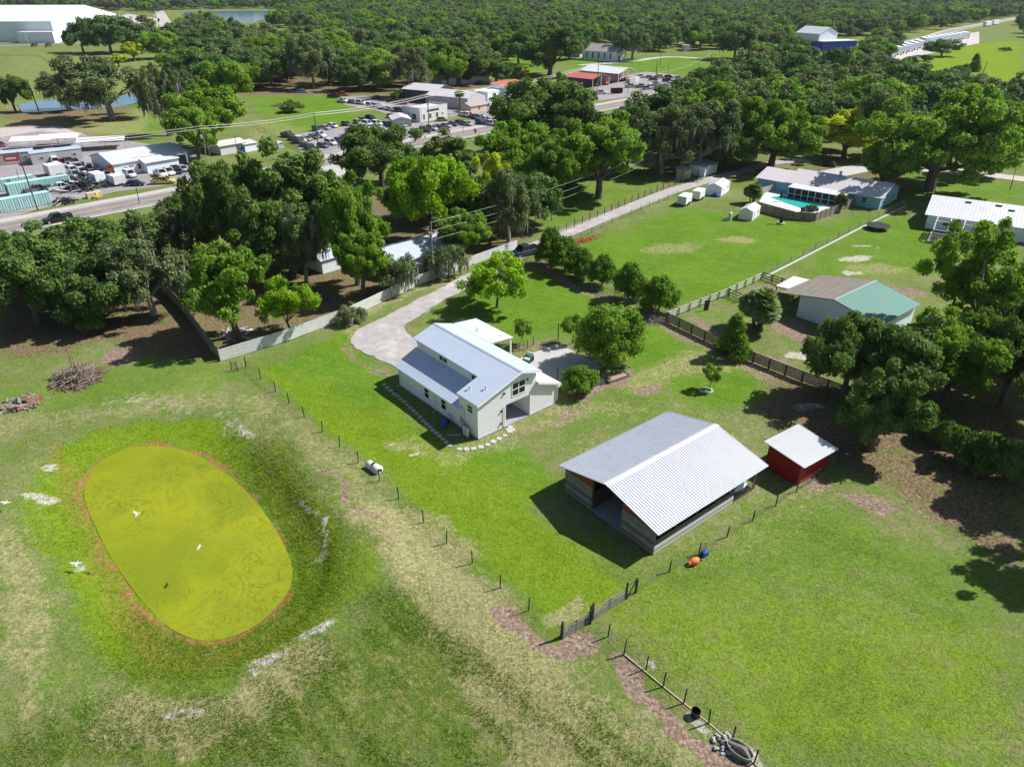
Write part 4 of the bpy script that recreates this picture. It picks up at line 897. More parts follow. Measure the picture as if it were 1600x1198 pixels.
# ================================================================ TREES
def leafmat(name, dk, lt, transl=.22):
    N = NT(name); a = N.attr('leaf'); oi = N.n('ObjectInfo')
    k = N.math('ADD', N.math('SUBTRACT', N.math('MULTIPLY', a.outputs['Fac'], 1.15), .15), N.math('MULTIPLY', oi.outputs['Random'], .25), True)
    c = N.mix(k, dk, lt)
    N.l(c, N.b.inputs['Base Color']); N.b.inputs['Roughness'].default_value = .55; N.b.inputs['Specular IOR Level'].default_value = .08
    t = N.n('BsdfTranslucent'); N.l(N.mix(1, c, (1.3, 1.5, .5), 'MULTIPLY'), t.inputs[0])
    mx = N.n('MixShader'); mx.inputs[0].default_value = transl
    N.l(N.b.outputs[0], mx.inputs[1]); N.l(t.outputs[0], mx.inputs[2]); N.l(mx.outputs[0], N.t.nodes['Material Output'].inputs['Surface'])
    return N.m
LM = {'oak': leafmat('live_oak_leaves', (.050,.092,.026), (.165,.255,.062), .28),
      'moss': leafmat('mossy_oak_leaves', (.065,.098,.042), (.215,.265,.115), .25),
      'bright': leafmat('bright_green_leaves', (.078,.155,.020), (.245,.385,.048), .34),
      'lime': leafmat('lime_leaves', (.10,.20,.010), (.34,.50,.030), .38),
      'far': leafmat('distant_leaves', (.040,.088,.028), (.15,.25,.075), .25),
      'yellow': leafmat('yellow_green_leaves', (.27,.32,.022), (.57,.60,.05), .38),
      'cedar': leafmat('cedar_foliage', (.05,.11,.012), (.18,.31,.032), .28),
      'palm': leafmat('palm_fronds', (.08,.12,.04), (.34,.43,.17)),
      'dead': leafmat('dry_weeds', (.12,.10,.06), (.30,.26,.16), .1)}
def crown(name, m, seed, R, h0, h1, ncl, nleaf, ls, cl=(.24, .38), squash=.8, lob=.28, inner=.15, shape='dome', nb=.75, nlobe=0):
    r = np.random.default_rng(seed); zc = (h0+h1)/2; hz = (h1-h0)/2
    d = r.normal(size=(ncl*3, 3)); d /= np.linalg.norm(d, axis=1)[:, None]
    if shape != 'cone': d = d[d[:, 2] > -.7]
    d = d[:ncl]; n = len(d)
    az = np.arctan2(d[:, 1], d[:, 0]); ph = r.random(4)*6.28
    lobe = 1+lob*(.6*np.sin(2*az+ph[0])+.6*np.sin(3*az+ph[1]+2*d[:, 2])+.4*np.sin(5*az+ph[2]))
    rr = r.uniform(.52, .86, n)*lobe; isin = r.random(n) < inner; rr[isin] *= .5
    if shape == 'cone':
        t = r.random(n)**1.3; a = r.random(n)*6.28; w_ = (1-t)*.72+.10; C = np.stack([R*w_*np.cos(a)*.8, R*w_*np.sin(a)*.8, h0+(h1-h0)*(t*.9+.06)], 1)
        cr = R*(.22+.30*(1-t))
    else:
        if nlobe:          # irregular crown: clumps gather round a few big limbs
            ld_ = r.normal(size=(nlobe*4, 3)); ld_ /= np.linalg.norm(ld_, axis=1)[:, None]; ld_ = ld_[ld_[:, 2] > -.8][:nlobe]; ld_[:, 2] *= np.where(ld_[:, 2] < 0, .95, 1); nl_ = len(ld_)
            lr = r.uniform(.38, .78, nl_); k_ = r.integers(0, nl_, n); d = ld_[k_]*lr[k_][:, None]+r.normal(size=(n, 3))*np.array([.19, .19, .17]); q_ = np.linalg.norm(d, axis=1); d = d/np.maximum(q_/np.minimum(q_, .95), 1e-6)[:, None]; rr = np.ones(n)*1.0; isin[:] = False; lobe = np.ones(n)*1.0; hz = hz*1.08
        C = np.stack([d[:, 0]*R*rr, d[:, 1]*R*rr, zc+d[:, 2]*hz*.80*(.75+.25*lobe)*np.where(isin, .5, r.uniform(.85, 1.0, n))], 1)
        cr = R*r.uniform(cl[0], cl[1], n)
    w_ = cr**2; w_ = w_/w_.sum(); ci = r.choice(n, nleaf, p=w_)
    e = r.normal(size=(nleaf, 3)); e[:, 2] += .35; e /= np.linalg.norm(e, axis=1)[:, None]
    # secondary tufts on each clump make the cauliflower texture
    tuft = .78+.34*np.sin(e[:, 0]*7+ci)*np.sin(e[:, 1]*7+ci*1.7)*np.sin(e[:, 2]*6+ci*.6)+.12*np.sin(e[:, 0]*17+ci*3)*np.sin(e[:, 1]*17+ci)
    rad = cr[ci]*tuft*np.where(r.random(nleaf) < .72, r.uniform(.85, 1.08, nleaf), r.uniform(.35, .9, nleaf))
    hzs = np.full(nleaf, squash)
    P = C[ci]+e*rad[:, None]*np.stack([np.ones(nleaf), np.ones(nleaf), hzs], 1)
    out = e*nb+.35*(P-np.array([0, 0, zc]))/R; nn = out+r.normal(size=(nleaf, 3))*.62; nn[:, 2] += .25; nn /= np.linalg.norm(nn, axis=1)[:, None]
    t1 = np.cross(nn, r.normal(size=(nleaf, 3))); t1 /= np.linalg.norm(t1, axis=1)[:, None]; t2 = np.cross(nn, t1)
    s = ls*r.uniform(.6, 1.5, nleaf)[:, None]; a = .55*s
    V = np.stack([P-t1*s, P-t2*a+nn*.12*s, P+t1*s, P+t2*a+nn*.12*s], 1).reshape(-1, 3)
    F = np.arange(nleaf*4).reshape(-1, 4)
    cv = r.random(n)*.55; lf = np.clip(cv[ci]+r.random(nleaf)*.5, 0, 1)
    return npmesh(name, V, F, LM[m], {'leaf': lf}), C, cr
def trunk(name, m, C, h0, r0, zt, seed, nl=7):
    r = random.Random(seed); mb = MB(); hb = max(h0*.85, zt*.22)
    lean = Vector((r.uniform(-.3, .3), r.uniform(-.3, .3), 0))
    mb.tube([(0, 0, -.3), (0, 0, .25), lean*.4+Vector((0, 0, hb*.5)), lean+Vector((0, 0, hb))], [r0*1.5, r0*1.05, r0*.9, r0*.8], 8)
    idx = sorted(range(len(C)), key=lambda i: r.random())[:nl]
    for i in idx:
        c = Vector(C[i]); s = lean+Vector((0, 0, hb*r.uniform(.8, .98))); mid = s.lerp(c, .5)+Vector((r.uniform(-.3, .3), r.uniform(-.3, .3), (c.z-s.z)*.12))
        mb.tube([s, mid, c], [r0*.5, r0*.3, r0*.08], 6)
        q = mid+Vector((r.uniform(-1, 1), r.uniform(-1, 1), r.uniform(.3, 1)))*zt*.14; mb.tube([mid, q], [r0*.2, r0*.05], 5)
    return mb.mesh(name, M[m])
def moss_mesh(name, C, cr, seed, n=520):
    r = np.random.default_rng(seed); ci = r.integers(0, len(C), n); a = r.random(n)*6.28; q = r.uniform(.5, 1.0, n)
    P = C[ci]+np.stack([np.cos(a)*cr[ci]*q, np.sin(a)*cr[ci]*q, -cr[ci]*.45], 1)
    L = r.uniform(.5, 1.7, n); wd = r.uniform(.05, .14, n); b = r.random(n)*3.14; t = np.stack([np.cos(b), np.sin(b), np.zeros(n)], 1)*wd[:, None]
    dn = np.zeros((n, 3)); dn[:, 2] = -L
    V = np.stack([P-t, P+t, P+t*.7+dn*.6, P-t*.7+dn*.6, P+dn], 1).reshape(-1, 3)
    k = np.arange(n)*5; F3 = np.concatenate([np.stack([k, k+1, k+2], 1), np.stack([k, k+2, k+3], 1), np.stack([k+3, k+2, k+4], 1)])
    return npmesh(name, V, F3, M['skin_moss'])
PROTO = {}
def proto(kind, key, R, h0, H, **kw):
    seed = sum(ord(c) for c in key)*7+int(R*10)
    me, C, cr = crown('crown', kind, seed, R, h0, H, kw.get('ncl', 34), kw.get('nleaf', 15000), kw.get('ls', .26), kw.get('cl', (.24, .38)), kw.get('squash', .8), kw.get('lob', .28), kw.get('inner', .15), kw.get('shape', 'dome'), kw.get('nb', .75), kw.get('nlobe', 0))
    tm = trunk('trunk', kw.get('bark', 'bark'), C, h0, kw.get('r0', .45), H, seed, kw.get('nl', 8))
    mm = moss_mesh('hanging_moss', C, cr, seed) if kw.get('moss') else None
    V = np.empty(len(me.vertices)*3, np.float32); me.vertices.foreach_get('co', V); V = V.reshape(-1, 3)
    Ra = (np.percentile(V[:, 0], 99.6)-np.percentile(V[:, 0], .4)+np.percentile(V[:, 1], 99.6)-np.percentile(V[:, 1], .4))/4
    PROTO[key] = dict(crown=me, trunk=tm, moss=mm, R=Ra, H=np.percentile(V[:, 2], 99.5))
proto('oak', 'oak1', 6.5, .2, 11, nleaf=46000, ncl=120, ls=.18, nlobe=17, cl=(.13, .23)); proto('oak', 'oak2', 6.2, 0.0, 12, nleaf=46000, ncl=120, ls=.18, nlobe=19, cl=(.13, .22)); proto('oak', 'oak3', 7.5, .2, 10.5, nleaf=52000, ncl=140, ls=.19, nlobe=20, cl=(.12, .21))
proto('moss', 'moss1', 6.5, .2, 12, nleaf=30000, ncl=90, moss=True, bark='paleb', ls=.18, cl=(.13, .22), nlobe=16); proto('moss', 'moss2', 7, .2, 11, nleaf=32000, ncl=100, moss=True, bark='paleb', ls=.18, cl=(.12, .21), nlobe=17)
proto('bright', 'bright1', 5.8, .0, 12, nleaf=44000, ncl=130, cl=(.12, .21), ls=.17, nlobe=19); proto('bright', 'bright2', 6.5, .2, 11, nleaf=46000, ncl=140, cl=(.11, .20), ls=.18, nlobe=21)
proto('yellow', 'yellow1', 5.5, .2, 11, nleaf=18000, ncl=70, cl=(.14, .24), ls=.2, nlobe=15)
proto('bright', 'small1', 3.4, .2, 6.2, nleaf=22000, ncl=90, ls=.12, cl=(.18, .3), r0=.13, lob=.12, inner=.25)
proto('bright', 'round1', 3.3, -.7, 6.0, nleaf=26000, ncl=100, ls=.11, cl=(.18, .30), r0=.12, lob=.14, inner=.3); proto('lime', 'lime2', 6.8, .0, 11, nleaf=46000, ncl=130, cl=(.12, .22), ls=.18, nlobe=20); proto('bright', 'bigb1', 11, -.5, 17, nleaf=80000, ncl=230, cl=(.08, .16), ls=.24, r0=.8, nlobe=28)
proto('lime', 'airy1', 3.6, .5, 6.4, nleaf=12000, ncl=80, ls=.12, cl=(.12, .22), r0=.13, nlobe=15)
proto('bright', 'sapling1', 1.3, .8, 3.2, nleaf=2600, ncl=26, ls=.09, cl=(.22, .36), r0=.04, nl=5)
proto('cedar', 'shrub1', 2.2, -.3, 4.2, nleaf=13000, ncl=60, ls=.10, cl=(.2, .34), r0=.1, squash=1.1, lob=.2)
proto('cedar', 'cedar1', 1.9, .1, 5.2, nleaf=11000, ncl=60, ls=.11, r0=.1, shape='cone'); proto('oak', 'bush1', 2.4, -.3, 2.4, nleaf=9000, ncl=50, ls=.12, cl=(.18, .32), r0=.08, nlobe=13)
proto('moss', 'willow1', 3.2, .1, 5, nleaf=9000, ncl=55, ls=.12, cl=(.16, .28), moss=True, r0=.12, bark='paleb', nlobe=14)
proto('bright', 'open1', 6.5, 1.0, 13, nleaf=24000, ncl=120, ls=.17, cl=(.09, .17), r0=.32, bark='paleb', nl=12, nlobe=20)
# light versions for the distance
for k_, kd in (('mid1', 'oak'), ('mid2', 'oak'), ('mid3', 'moss'), ('mid4', 'bright'), ('mid5', 'moss')):
    proto('far' if kd == 'oak' else kd, k_, 9, -.3, 13, nleaf=14000, ncl=90, ls=.33, cl=(.12, .24), nlobe=18, lob=.3, nl=6, nb=.9, inner=.2)
def palm_proto():
    r = random.Random(5); V = []; Fc = []; lf = []
    def head(cx, cy, cz, n, L):
        for i in range(n):
            az = r.random()*6.28; el = r.uniform(-1.0, 1.4); d = Vector((math.cos(az)*math.cos(el), math.sin(az)*math.cos(el), math.sin(el)))
            c = Vector((cx, cy, cz))+d*L*.45; tip = c+d*L*.5+Vector((0, 0, -.25*L)); sd = d.cross(Vector((0, 0, 1))).normalized()
            for k in range(11):
                a = (k-5)/5*1.5; q = c+(d*math.cos(a)+sd*math.sin(a))*L*.5+Vector((0, 0, -.22*L*abs(math.sin(a))-.08*L)); s2 = sd*math.cos(a)*.085*L-d*math.sin(a)*.085*L
                b = len(V); V.extend([c, c.lerp(q, .55)-s2, q, c.lerp(q, .55)+s2]); Fc.append((b, b+1, b+2, b+3)); lf.append(r.random())
            b = len(V); o_ = sd*.02; V.extend([Vector((cx, cy, cz))-o_, Vector((cx, cy, cz))+o_, c+o_, c-o_]); Fc.append((b, b+1, b+2, b+3)); lf.append(.6)
    tr = MB(); 
    for (x, y, z) in ((0, 0, 4.3), (1.1, .4, 3.6), (-1.0, .5, 3.3), (.2, -.9, 3.0)):
        head(x, y, z, 85, 1.95); tr.tube([(x*.35, y*.35, -.2), (x*.8, y*.8, z*.6), (x, y, z)], [.2, .17, .15], 8)
    me = npmesh('crown', np.array([tuple(v) for v in V]), np.array(Fc), LM['palm'], {'leaf': np.array(lf)})
    PROTO['palm1'] = dict(crown=me, trunk=tr.mesh('trunk', M['bark']), moss=None, R=2.8, H=6.1)
    V.clear(); Fc.clear(); lf.clear(); tr = MB(); head(0, 0, 8, 60, 1.7); tr.tube([(0, 0, -.2), (.1, 0, 4), (0, 0, 8)], [.22, .18, .17], 8)
    PROTO['palm2'] = dict(crown=npmesh('crown', np.array([tuple(v) for v in V]), np.array(Fc), LM['palm'], {'leaf': np.array(lf)}), trunk=tr.mesh('trunk', M['bark']), moss=None, R=1.7, H=9.5)
palm_proto()
NTREE = [0]; USED = {}; TREES = []
def place_tree(key, P, wd, H, name, label, cat='tree', group=None, rz=None):
    p = PROTO[key]; o = bpy.data.objects.new(name, None); COL.objects.link(o)
    rx = random.Random(NTREE[0]*31+5); NTREE[0] += 1
    z = gz1(P[0], P[1]) if P[1] < 110 else 0
    o.location = (P[0], P[1], z); o.rotation_euler.z = rx.random()*6.28 if rz is None else rz
    s = wd/(2*p['R']); hs = H/p['H']; o.scale = (s, s, hs); o.empty_display_size = .5
    tag(o, label, cat, group)
    t = link('trunk', p['trunk'], o); c = link('crown', p['crown'], o)
    if p['moss']: link('hanging_moss', p['moss'], o)
    TREES.append((P[0], P[1], wd/2)); USED.setdefault(key, c); return o
def tree(key, cx, by, top, w_px, label, name=None, cat='tree', group=None):
    B = G(cx, by)
    for _ in range(6):
        T_ = Hof(B, top); tf = (CH-T_*.6)/B.y; Rt = .8*w_px*depth((B.x, B.y, T_*.6))/FPX/2*tf
        H = max(.62*T_, (1.1*T_-math.sqrt(max(1.21*T_*T_-.4*(T_*T_-Rt*Rt), 0)))/.2); x, y = pix(B.x, B.y, .62*H); B.x += (cx-x)*depth((B.x, B.y, .62*H))/FPX
    D = depth((B.x, B.y, H*.6)); wd = w_px*D/FPX
    nm = name or {'oak': 'live_oak', 'mos': 'mossy_oak', 'bri': 'broadleaf_tree', 'rou': 'broadleaf_tree', 'lim': 'broadleaf_tree', 'big': 'broadleaf_tree', 'yel': 'yellow_green_tree', 'pal': 'palm_tree', 'ced': 'cedar_tree', 'shr': 'shrub', 'bus': 'shrub', 'wil': 'willow_tree', 'sma': 'broadleaf_tree', 'air': 'broadleaf_tree', 'sap': 'sapling', 'ope': 'broadleaf_tree', 'mid': 'oak_tree'}[key[:3]]
    return place_tree(key, B, wd, H, nm, label, cat, group)
T = [
 # left oak group
 ('oak1',35,505,378,150,'dark live oak at the left edge above the log pile, front of its group'),
 ('oak3',135,500,390,150,'dark live oak right above the tall brush pile'),
 ('moss1',222,492,372,120,'mossy live oak at the right end of the left oak group, by the dark fence'),
 ('oak2',85,455,350,150,'live oak in the back row of the left oak group, below the dark pickup'),
 ('oak1',185,445,335,150,'live oak in the back row of the left oak group, centre'),
 ('moss2',258,442,328,100,'moss-hung live oak in the back row nearest the highway bend'),
 ('oak2',-10,450,350,110,'live oak cut by the left edge, back row of the left group'),
 ('oak3',0,425,362,90,'low live oak by the highway at the far left edge'),
 ('bush1',142,520,492,36,'low bush in shade above the tall brush pile'),
 ('bright1',352,527,373,125,'bright green tree inside the corner of the white and grey fences'),
 ('airy1',447,522,432,88,'small lime green tree just behind the white fence, left of the cottage'),
 # big central-left group
 ('oak1',365,418,250,130,'big live oak left in the central clump beside the highway'),
 ('oak2',440,428,232,150,'tallest live oak in the central clump beside the highway'),
 ('moss1',500,408,278,112,'mossy oak behind the shaded white outbuilding'),
 ('bright1',548,445,275,95,'bright green tree between the two shaded white buildings'),
 ('oak3',330,400,290,70,'lower oak at the left foot of the central clump'),
 ('bright1',560,466,350,84,'bright tree draped over the left side of the grey-roofed cottage'),
 ('willow1',618,457,396,66,'pale grey-green small tree behind the white fence by the cottage'),
 ('willow1',700,432,382,62,'pale feathery tree beside the utility pole and white fence'),
 ('willow1',545,505,478,44,'low shrub at the foot of the white fence, left of the bright tree'),
 ('lime2',670,385,245,130,'round lime green tree in the centre with the brightest crown'),
 ('bright1',722,408,325,78,'bright green tree standing over the cottage right end'),
 ('yellow1',768,345,240,62,'yellow-green tree among the dark oaks in the centre'),
 ('moss1',795,378,262,90,'grey-green mossy oak left of the lane fence'),
 ('oak2',745,375,290,80,'dark oak between the yellow-green tree and the lime green tree'),
 ('oak1',592,296,200,132,'dark round live oak overlooking the highway and white pad'),
 ('oak2',690,298,208,105,'dark live oak right of the round oak at the highway'),
 ('bright2',640,345,255,90,'green tree left of the lime green tree'),
 ('bright2',800,292,196,100,'mid green tree above the yellow-green tree by the highway'),
 ('bright1',868,322,205,85,'bright green tree left of the dense bright tree by the lane'),
 ('bright1',940,310,178,130,'dense bright green tree by the lane with deep shade below'),
 ('oak1',850,238,128,140,'broad dark oak in front of the red-roofed buildings'),
 ('oak3',905,245,150,110,'dark oak left of the side road junction'),
 ('oak2',880,200,118,55,'dark round tree at the corner of the red-roofed store'),
 ('oak2',975,232,162,70,'small dark oak below the highway junction'),
 ('oak1',300,388,302,84,'live oak linking the left oak group to the central clump'),
 ('oak2',398,448,298,100,'live oak in the front of the central clump, left of the white outbuilding'),
 ('moss2',468,440,318,86,'mossy oak in the middle of the central clump above the white outbuilding'),
 ('bright1',520,398,258,92,'bright-topped tree at the right shoulder of the central clump'),
 # behind lane
 ('moss2',1040,272,165,110,'grey-green mossy oak on the far side of the lane, left'),
 ('moss1',1098,268,158,115,'grey-green mossy oak on the far side of the lane, right of the junction'),
 ('oak3',1143,262,185,90,'oak leaning over the blue-grey shed'),
 ('open1',1100,225,128,100,'thin-crowned oak with pale limbs below the dead snag'),
 ('bigb1',1215,262,157,140,'very broad round bright green tree behind the pale blue bungalow'),
 ('yellow1',1328,248,172,92,'bright yellow-green tree behind the long pale blue bungalow'),
 ('moss1',1385,245,140,100,'grey-green oak behind the big trunk at the bungalow'),
 ('bigb1',1478,298,142,215,'huge bright green tree over the road at the right'),
 ('bright1',1388,300,212,78,'bright tree with thick pale trunk at the corner of the pale blue bungalow'),
 ('bright1',1572,272,150,90,'bright green tree at the right edge behind the road'),
 ('oak1',1290,215,150,100,'dark oak between the round tree and the yellow-green tree'),
 ('palm1',1192,514,445,76,'clump of cabbage palms in the paddock beside the stable'),
 ('palm1',1179,318,283,34,'small palm clump left of the pool'),
 ('palm1',1314,330,300,26,'small palm in the pool corner by the screened porch'),
 ('palm2',718,178,140,22,'tall palm with ragged head beside the warehouses'),
 ('bush1',1270,330,320,18,'small round potted-looking bush at the pool edge'),
 ('cedar1',1150,556,490,54,'dark green bushy tree overhanging the dark wooden fence'),
 ('round1',956,570,478,94,'round bright green tree by the patio corner'),
 ('sapling1',819,540,497,34,'small staked tree, left of the pair beyond the patio'),
 ('sapling1',896,536,490,36,'small staked tree, right of the pair beyond the patio'),
 ('shrub1',905,614,571,56,'round shrub at the near patio corner by the farmhouse'),
 ('sapling1',1112,608,568,30,'little lollipop tree in a ring of pale stones'),
 ('airy1',776,480,396,108,'lime green tree standing beside the gravel drive'),
 ('shrub1',860,415,356,44,'tall dark shrub next to the parked pickup, first of the hedge row'),
 ('shrub1',884,425,370,48,'bushy shrub second from the pickup in the hedge row'),
 ('shrub1',908,437,388,46,'shrub third from the pickup in the hedge row'),
 ('shrub1',942,447,398,40,'slim shrub in the middle of the hedge row along the wire fence'),
 ('shrub1',985,468,410,50,'dark round shrub, second last in the hedge row'),
 ('shrub1',1032,487,432,56,'last and broadest shrub of the hedge row, by the board fence'),
 # right group
 ('oak1',1335,620,500,125,'leafy oak in front of the stable, left of the right-hand grove'),
 ('oak2',1420,635,495,150,'broad oak in the middle of the right-hand grove'),
 ('bright2',1500,628,500,150,'bright leafed tree in the right-hand grove behind the fence'),
 ('oak1',1592,636,505,125,'oak at the right edge of the right-hand grove'),
 ('oak2',1382,702,572,112,'low dense oak hanging over the dark ground right of the red shed'),
 ('open1',1548,545,348,160,'tall open-crowned tree in front of the right-hand white bungalow'),
 ('bright1',1458,606,498,112,'light green tree at the back of the right-hand grove by the stable'),
 ('oak1',1545,606,492,112,'oak at the back of the right-hand grove under the open-crowned tree'),
 ('oak1',1655,600,460,130,'oak just beyond the right edge behind the grove'),
 ('bush1',1505,722,668,64,'shrub on the right fence line, left of three'),
 ('bush1',1548,738,676,60,'shrub on the right fence line, middle of three'),
 ('bush1',1590,752,690,62,'shrub on the right fence line at the frame edge'),
 ('bush1',1470,690,650,50,'low shrub under the right-hand grove'),
 ('oak1',1745,765,560,150,'big oak standing just outside the right edge'),('oak2',1700,690,520,150,'second big oak just outside the right edge'),
 ('bright1',1790,860,640,140,'oak outside the right edge that throws the long shade'),
 # upper left
 ('oak1',14,176,120,50,'oak at the left edge beside the distant pond'),
 ('moss2',98,172,112,74,'mossy oak between the two patches of the distant pond'),
 ('moss1',160,186,88,135,'great spreading mossy oak by the distant pond'),
 ('moss2',248,212,105,62,'tall pale mossy tree behind the white workshop'),
 ('bright1',322,232,128,100,'bright green tree behind the highway pole'),
 ('bright1',300,250,158,80,'green tree beside the highway workshop end'),
 ('bright2',360,168,95,78,'bright green tree with leaning pale trunks near the meadow'),
 ('moss1',292,160,110,40,'slender mossy tree at the meadow edge'),
 ('mid1',122,83,30,58,'dark oak in front of the huge warehouse, left'),('mid2',165,83,25,76,'broad dark oak by the far side road, middle'),('mid3',228,80,26,70,'grey mossy oak right of the broad dark oak'),
 ('yellow1',206,96,66,34,'yellowish bushy tree at the meadow edge'),('mid4',245,92,48,58,'green bushy tree at the top of the meadow'),('yellow1',183,105,84,26,'small yellow-green bush in the meadow by the oaks'),('bush1',280,94,80,16,'lone bush at the meadow corner'),
 # church
 ('moss2',990,94,42,62,'pale round tree right of the white church'),('mid1',1032,80,42,48,'dark oak at the church field edge'),
 ('mid2',1152,92,38,70,'wide low oak shading the church field drive'),
 ('oak2',860,118,40,85,'big dark oak left of the white church'),('mid1',810,100,45,60,'dark oak left of the church behind the lawn'),('yellow1',815,122,100,34,'yellow-green tree left of the striped stores'),
 # around dealer
 ('moss1',640,152,75,64,'tall mossy oak with pale forked trunk beside the warehouses'),('oak2',715,132,60,90,'big round bright-topped oak behind the warehouses'),
 ('oak3',560,142,88,70,'dark oak beyond the row of white cars'),('moss1',485,138,55,75,'moss-draped oak above the parked pickups'),('oak1',420,135,78,75,'dark oak at the back of the clearing'),('bush1',621,158,142,18,'dark low bush by the blue car'),
 ('oak3',775,128,90,70,'dark oak behind the red-roofed two-storey building'),('bush1',455,175,158,34,'brushy thicket in the clearing'),
 # far right strip
 ('mid2',1475,88,62,52,'dark round tree by the semi trailers'),('mid1',1345,104,70,48,'dark tree in front of the trailer lot'),('cedar1',1525,112,84,20,'thin lone tree in the bright marsh field'),('bush1',1572,80,74,18,'bush in the bright marsh field'),
 ('bush1',1500,128,102,34,'dark shrub at the edge of the marsh field'),('mid3',1555,152,122,50,'grey-green tree below the marsh field'),('mid1',1590,168,132,60,'dark tree at the right edge below the marsh field'),
 ('bush1',1425,100,88,20,'low roadside bush below the semi trailers, left'),('bush1',1448,96,86,18,'low roadside bush below the semi trailers, right'),
]
for a in T: tree(*a)
# scattered woods: countable trees between the named ones
def inside(x, y, P): return polyd(np.array([x]), np.array([y]), P)[0] < 0
OR = ['first','second','third','fourth','fifth','sixth','seventh','eighth','ninth','tenth','eleventh','twelfth','thirteenth','fourteenth','fifteenth','sixteenth','seventeenth','eighteenth','nineteenth','twentieth']
KN = {'mid1': 'dark oak', 'mid2': 'dark oak', 'mid3': 'grey-green mossy oak', 'mid5': 'grey-green mossy oak', 'mid4': 'bright green oak'}
def woods(pts, sp, keys, where, seed, wr=(19, 26), hr=(12, 16.5), clear=.5):
    P = P2(pts); r = random.Random(seed); lo = P.min(0); hi = P.max(0); tries = int((hi-lo).prod()/sp**2*7); loc = []
    for _ in range(tries):
        x = r.uniform(lo[0], hi[0]); y = r.uniform(lo[1], hi[1])
        if not inside(x, y, P): continue
        if any((x-a)**2+(y-b)**2 < sp*sp for a, b in loc): continue
        if any((x-a)**2+(y-b)**2 < (c*clear+sp*.35)**2 for a, b, c in TREES if c > 2): continue
        if not -40 < pix(x, y, 6)[0] < 1640: continue
        loc.append((x, y))
    loc.sort(key=lambda q: q[1]); nr = max(1, min(9, round(math.sqrt(len(loc)/3)))); per = math.ceil(len(loc)/nr)
    for ri in range(nr):
        rowp = sorted(loc[ri*per:(ri+1)*per], key=lambda q: pix(q[0], q[1], 6)[0])
        rn = 'only row' if nr == 1 else 'front row' if ri == 0 else 'back row' if ri == nr-1 else OR[ri]+' row'
        for i, (x, y) in enumerate(rowp):
            k = r.choice(keys); pos = OR[i] if i < 20 else 'last'
            place_tree(k, (x, y), r.uniform(*wr), r.uniform(*hr), 'oak_tree', '%s, %s from left, %s of %s' % (KN[k], pos, rn, where), 'tree', 'trees of '+where)
    return len(loc)
cnt = []
K = ['mid1', 'mid2', 'mid3', 'mid1', 'mid4', 'mid5']
cnt.append(woods([(1010,215),(1075,168),(1150,135),(1200,124),(1320,128),(1380,142),(1420,160),(1500,182),(1600,192),(1620,228),(1440,235),(1290,228),(1160,252),(1070,262)], 15.5, K, 'the wide right-hand woods', 1))
cnt.append(woods([(270,128),(300,100),(420,92),(560,98),(700,100),(760,118),(740,138),(660,140),(560,140),(400,142),(350,135)], 18, K, 'the woods behind the car lots', 2))
cnt.append(woods([(620,335),(700,325),(830,340),(820,366),(740,380),(680,360)], 11, ['mid1', 'mid2', 'mid3'], 'the central grove', 3, (12, 17), (10, 12.5)))
cnt.append(woods([(755,290),(800,272),(900,262),(985,255),(1000,268),(870,305),(790,320)], 11, ['mid1', 'mid2', 'mid4', 'mid3'], 'the belt between highway and lane', 4, (13, 18), (10, 13)))
cnt.append(woods([(800,100),(905,92),(900,78),(700,78),(690,95)], 21, K, 'the woods left of the church', 5))
cnt.append(woods([(1000,78),(1180,80),(1230,88),(1230,74),(1000,66)], 21, K, 'the woods behind the church field', 6))
cnt.append(woods([(280,82),(620,62),(780,60),(780,98),(560,96),(300,98)], 24, K, 'the woods around the white-roofed houses', 8, (23, 31), (13, 18)))
cnt.append(woods([(1180,108),(1180,92),(1238,84),(1245,100),(1330,112),(1365,106),(1345,90),(1345,76),(1400,64),(1380,84),(1372,112),(1280,124)], 19, K, 'the woods by the blue building', 9, (16, 20), (9, 12)))
print('WOODS', cnt, 'TREES', NTREE[0])
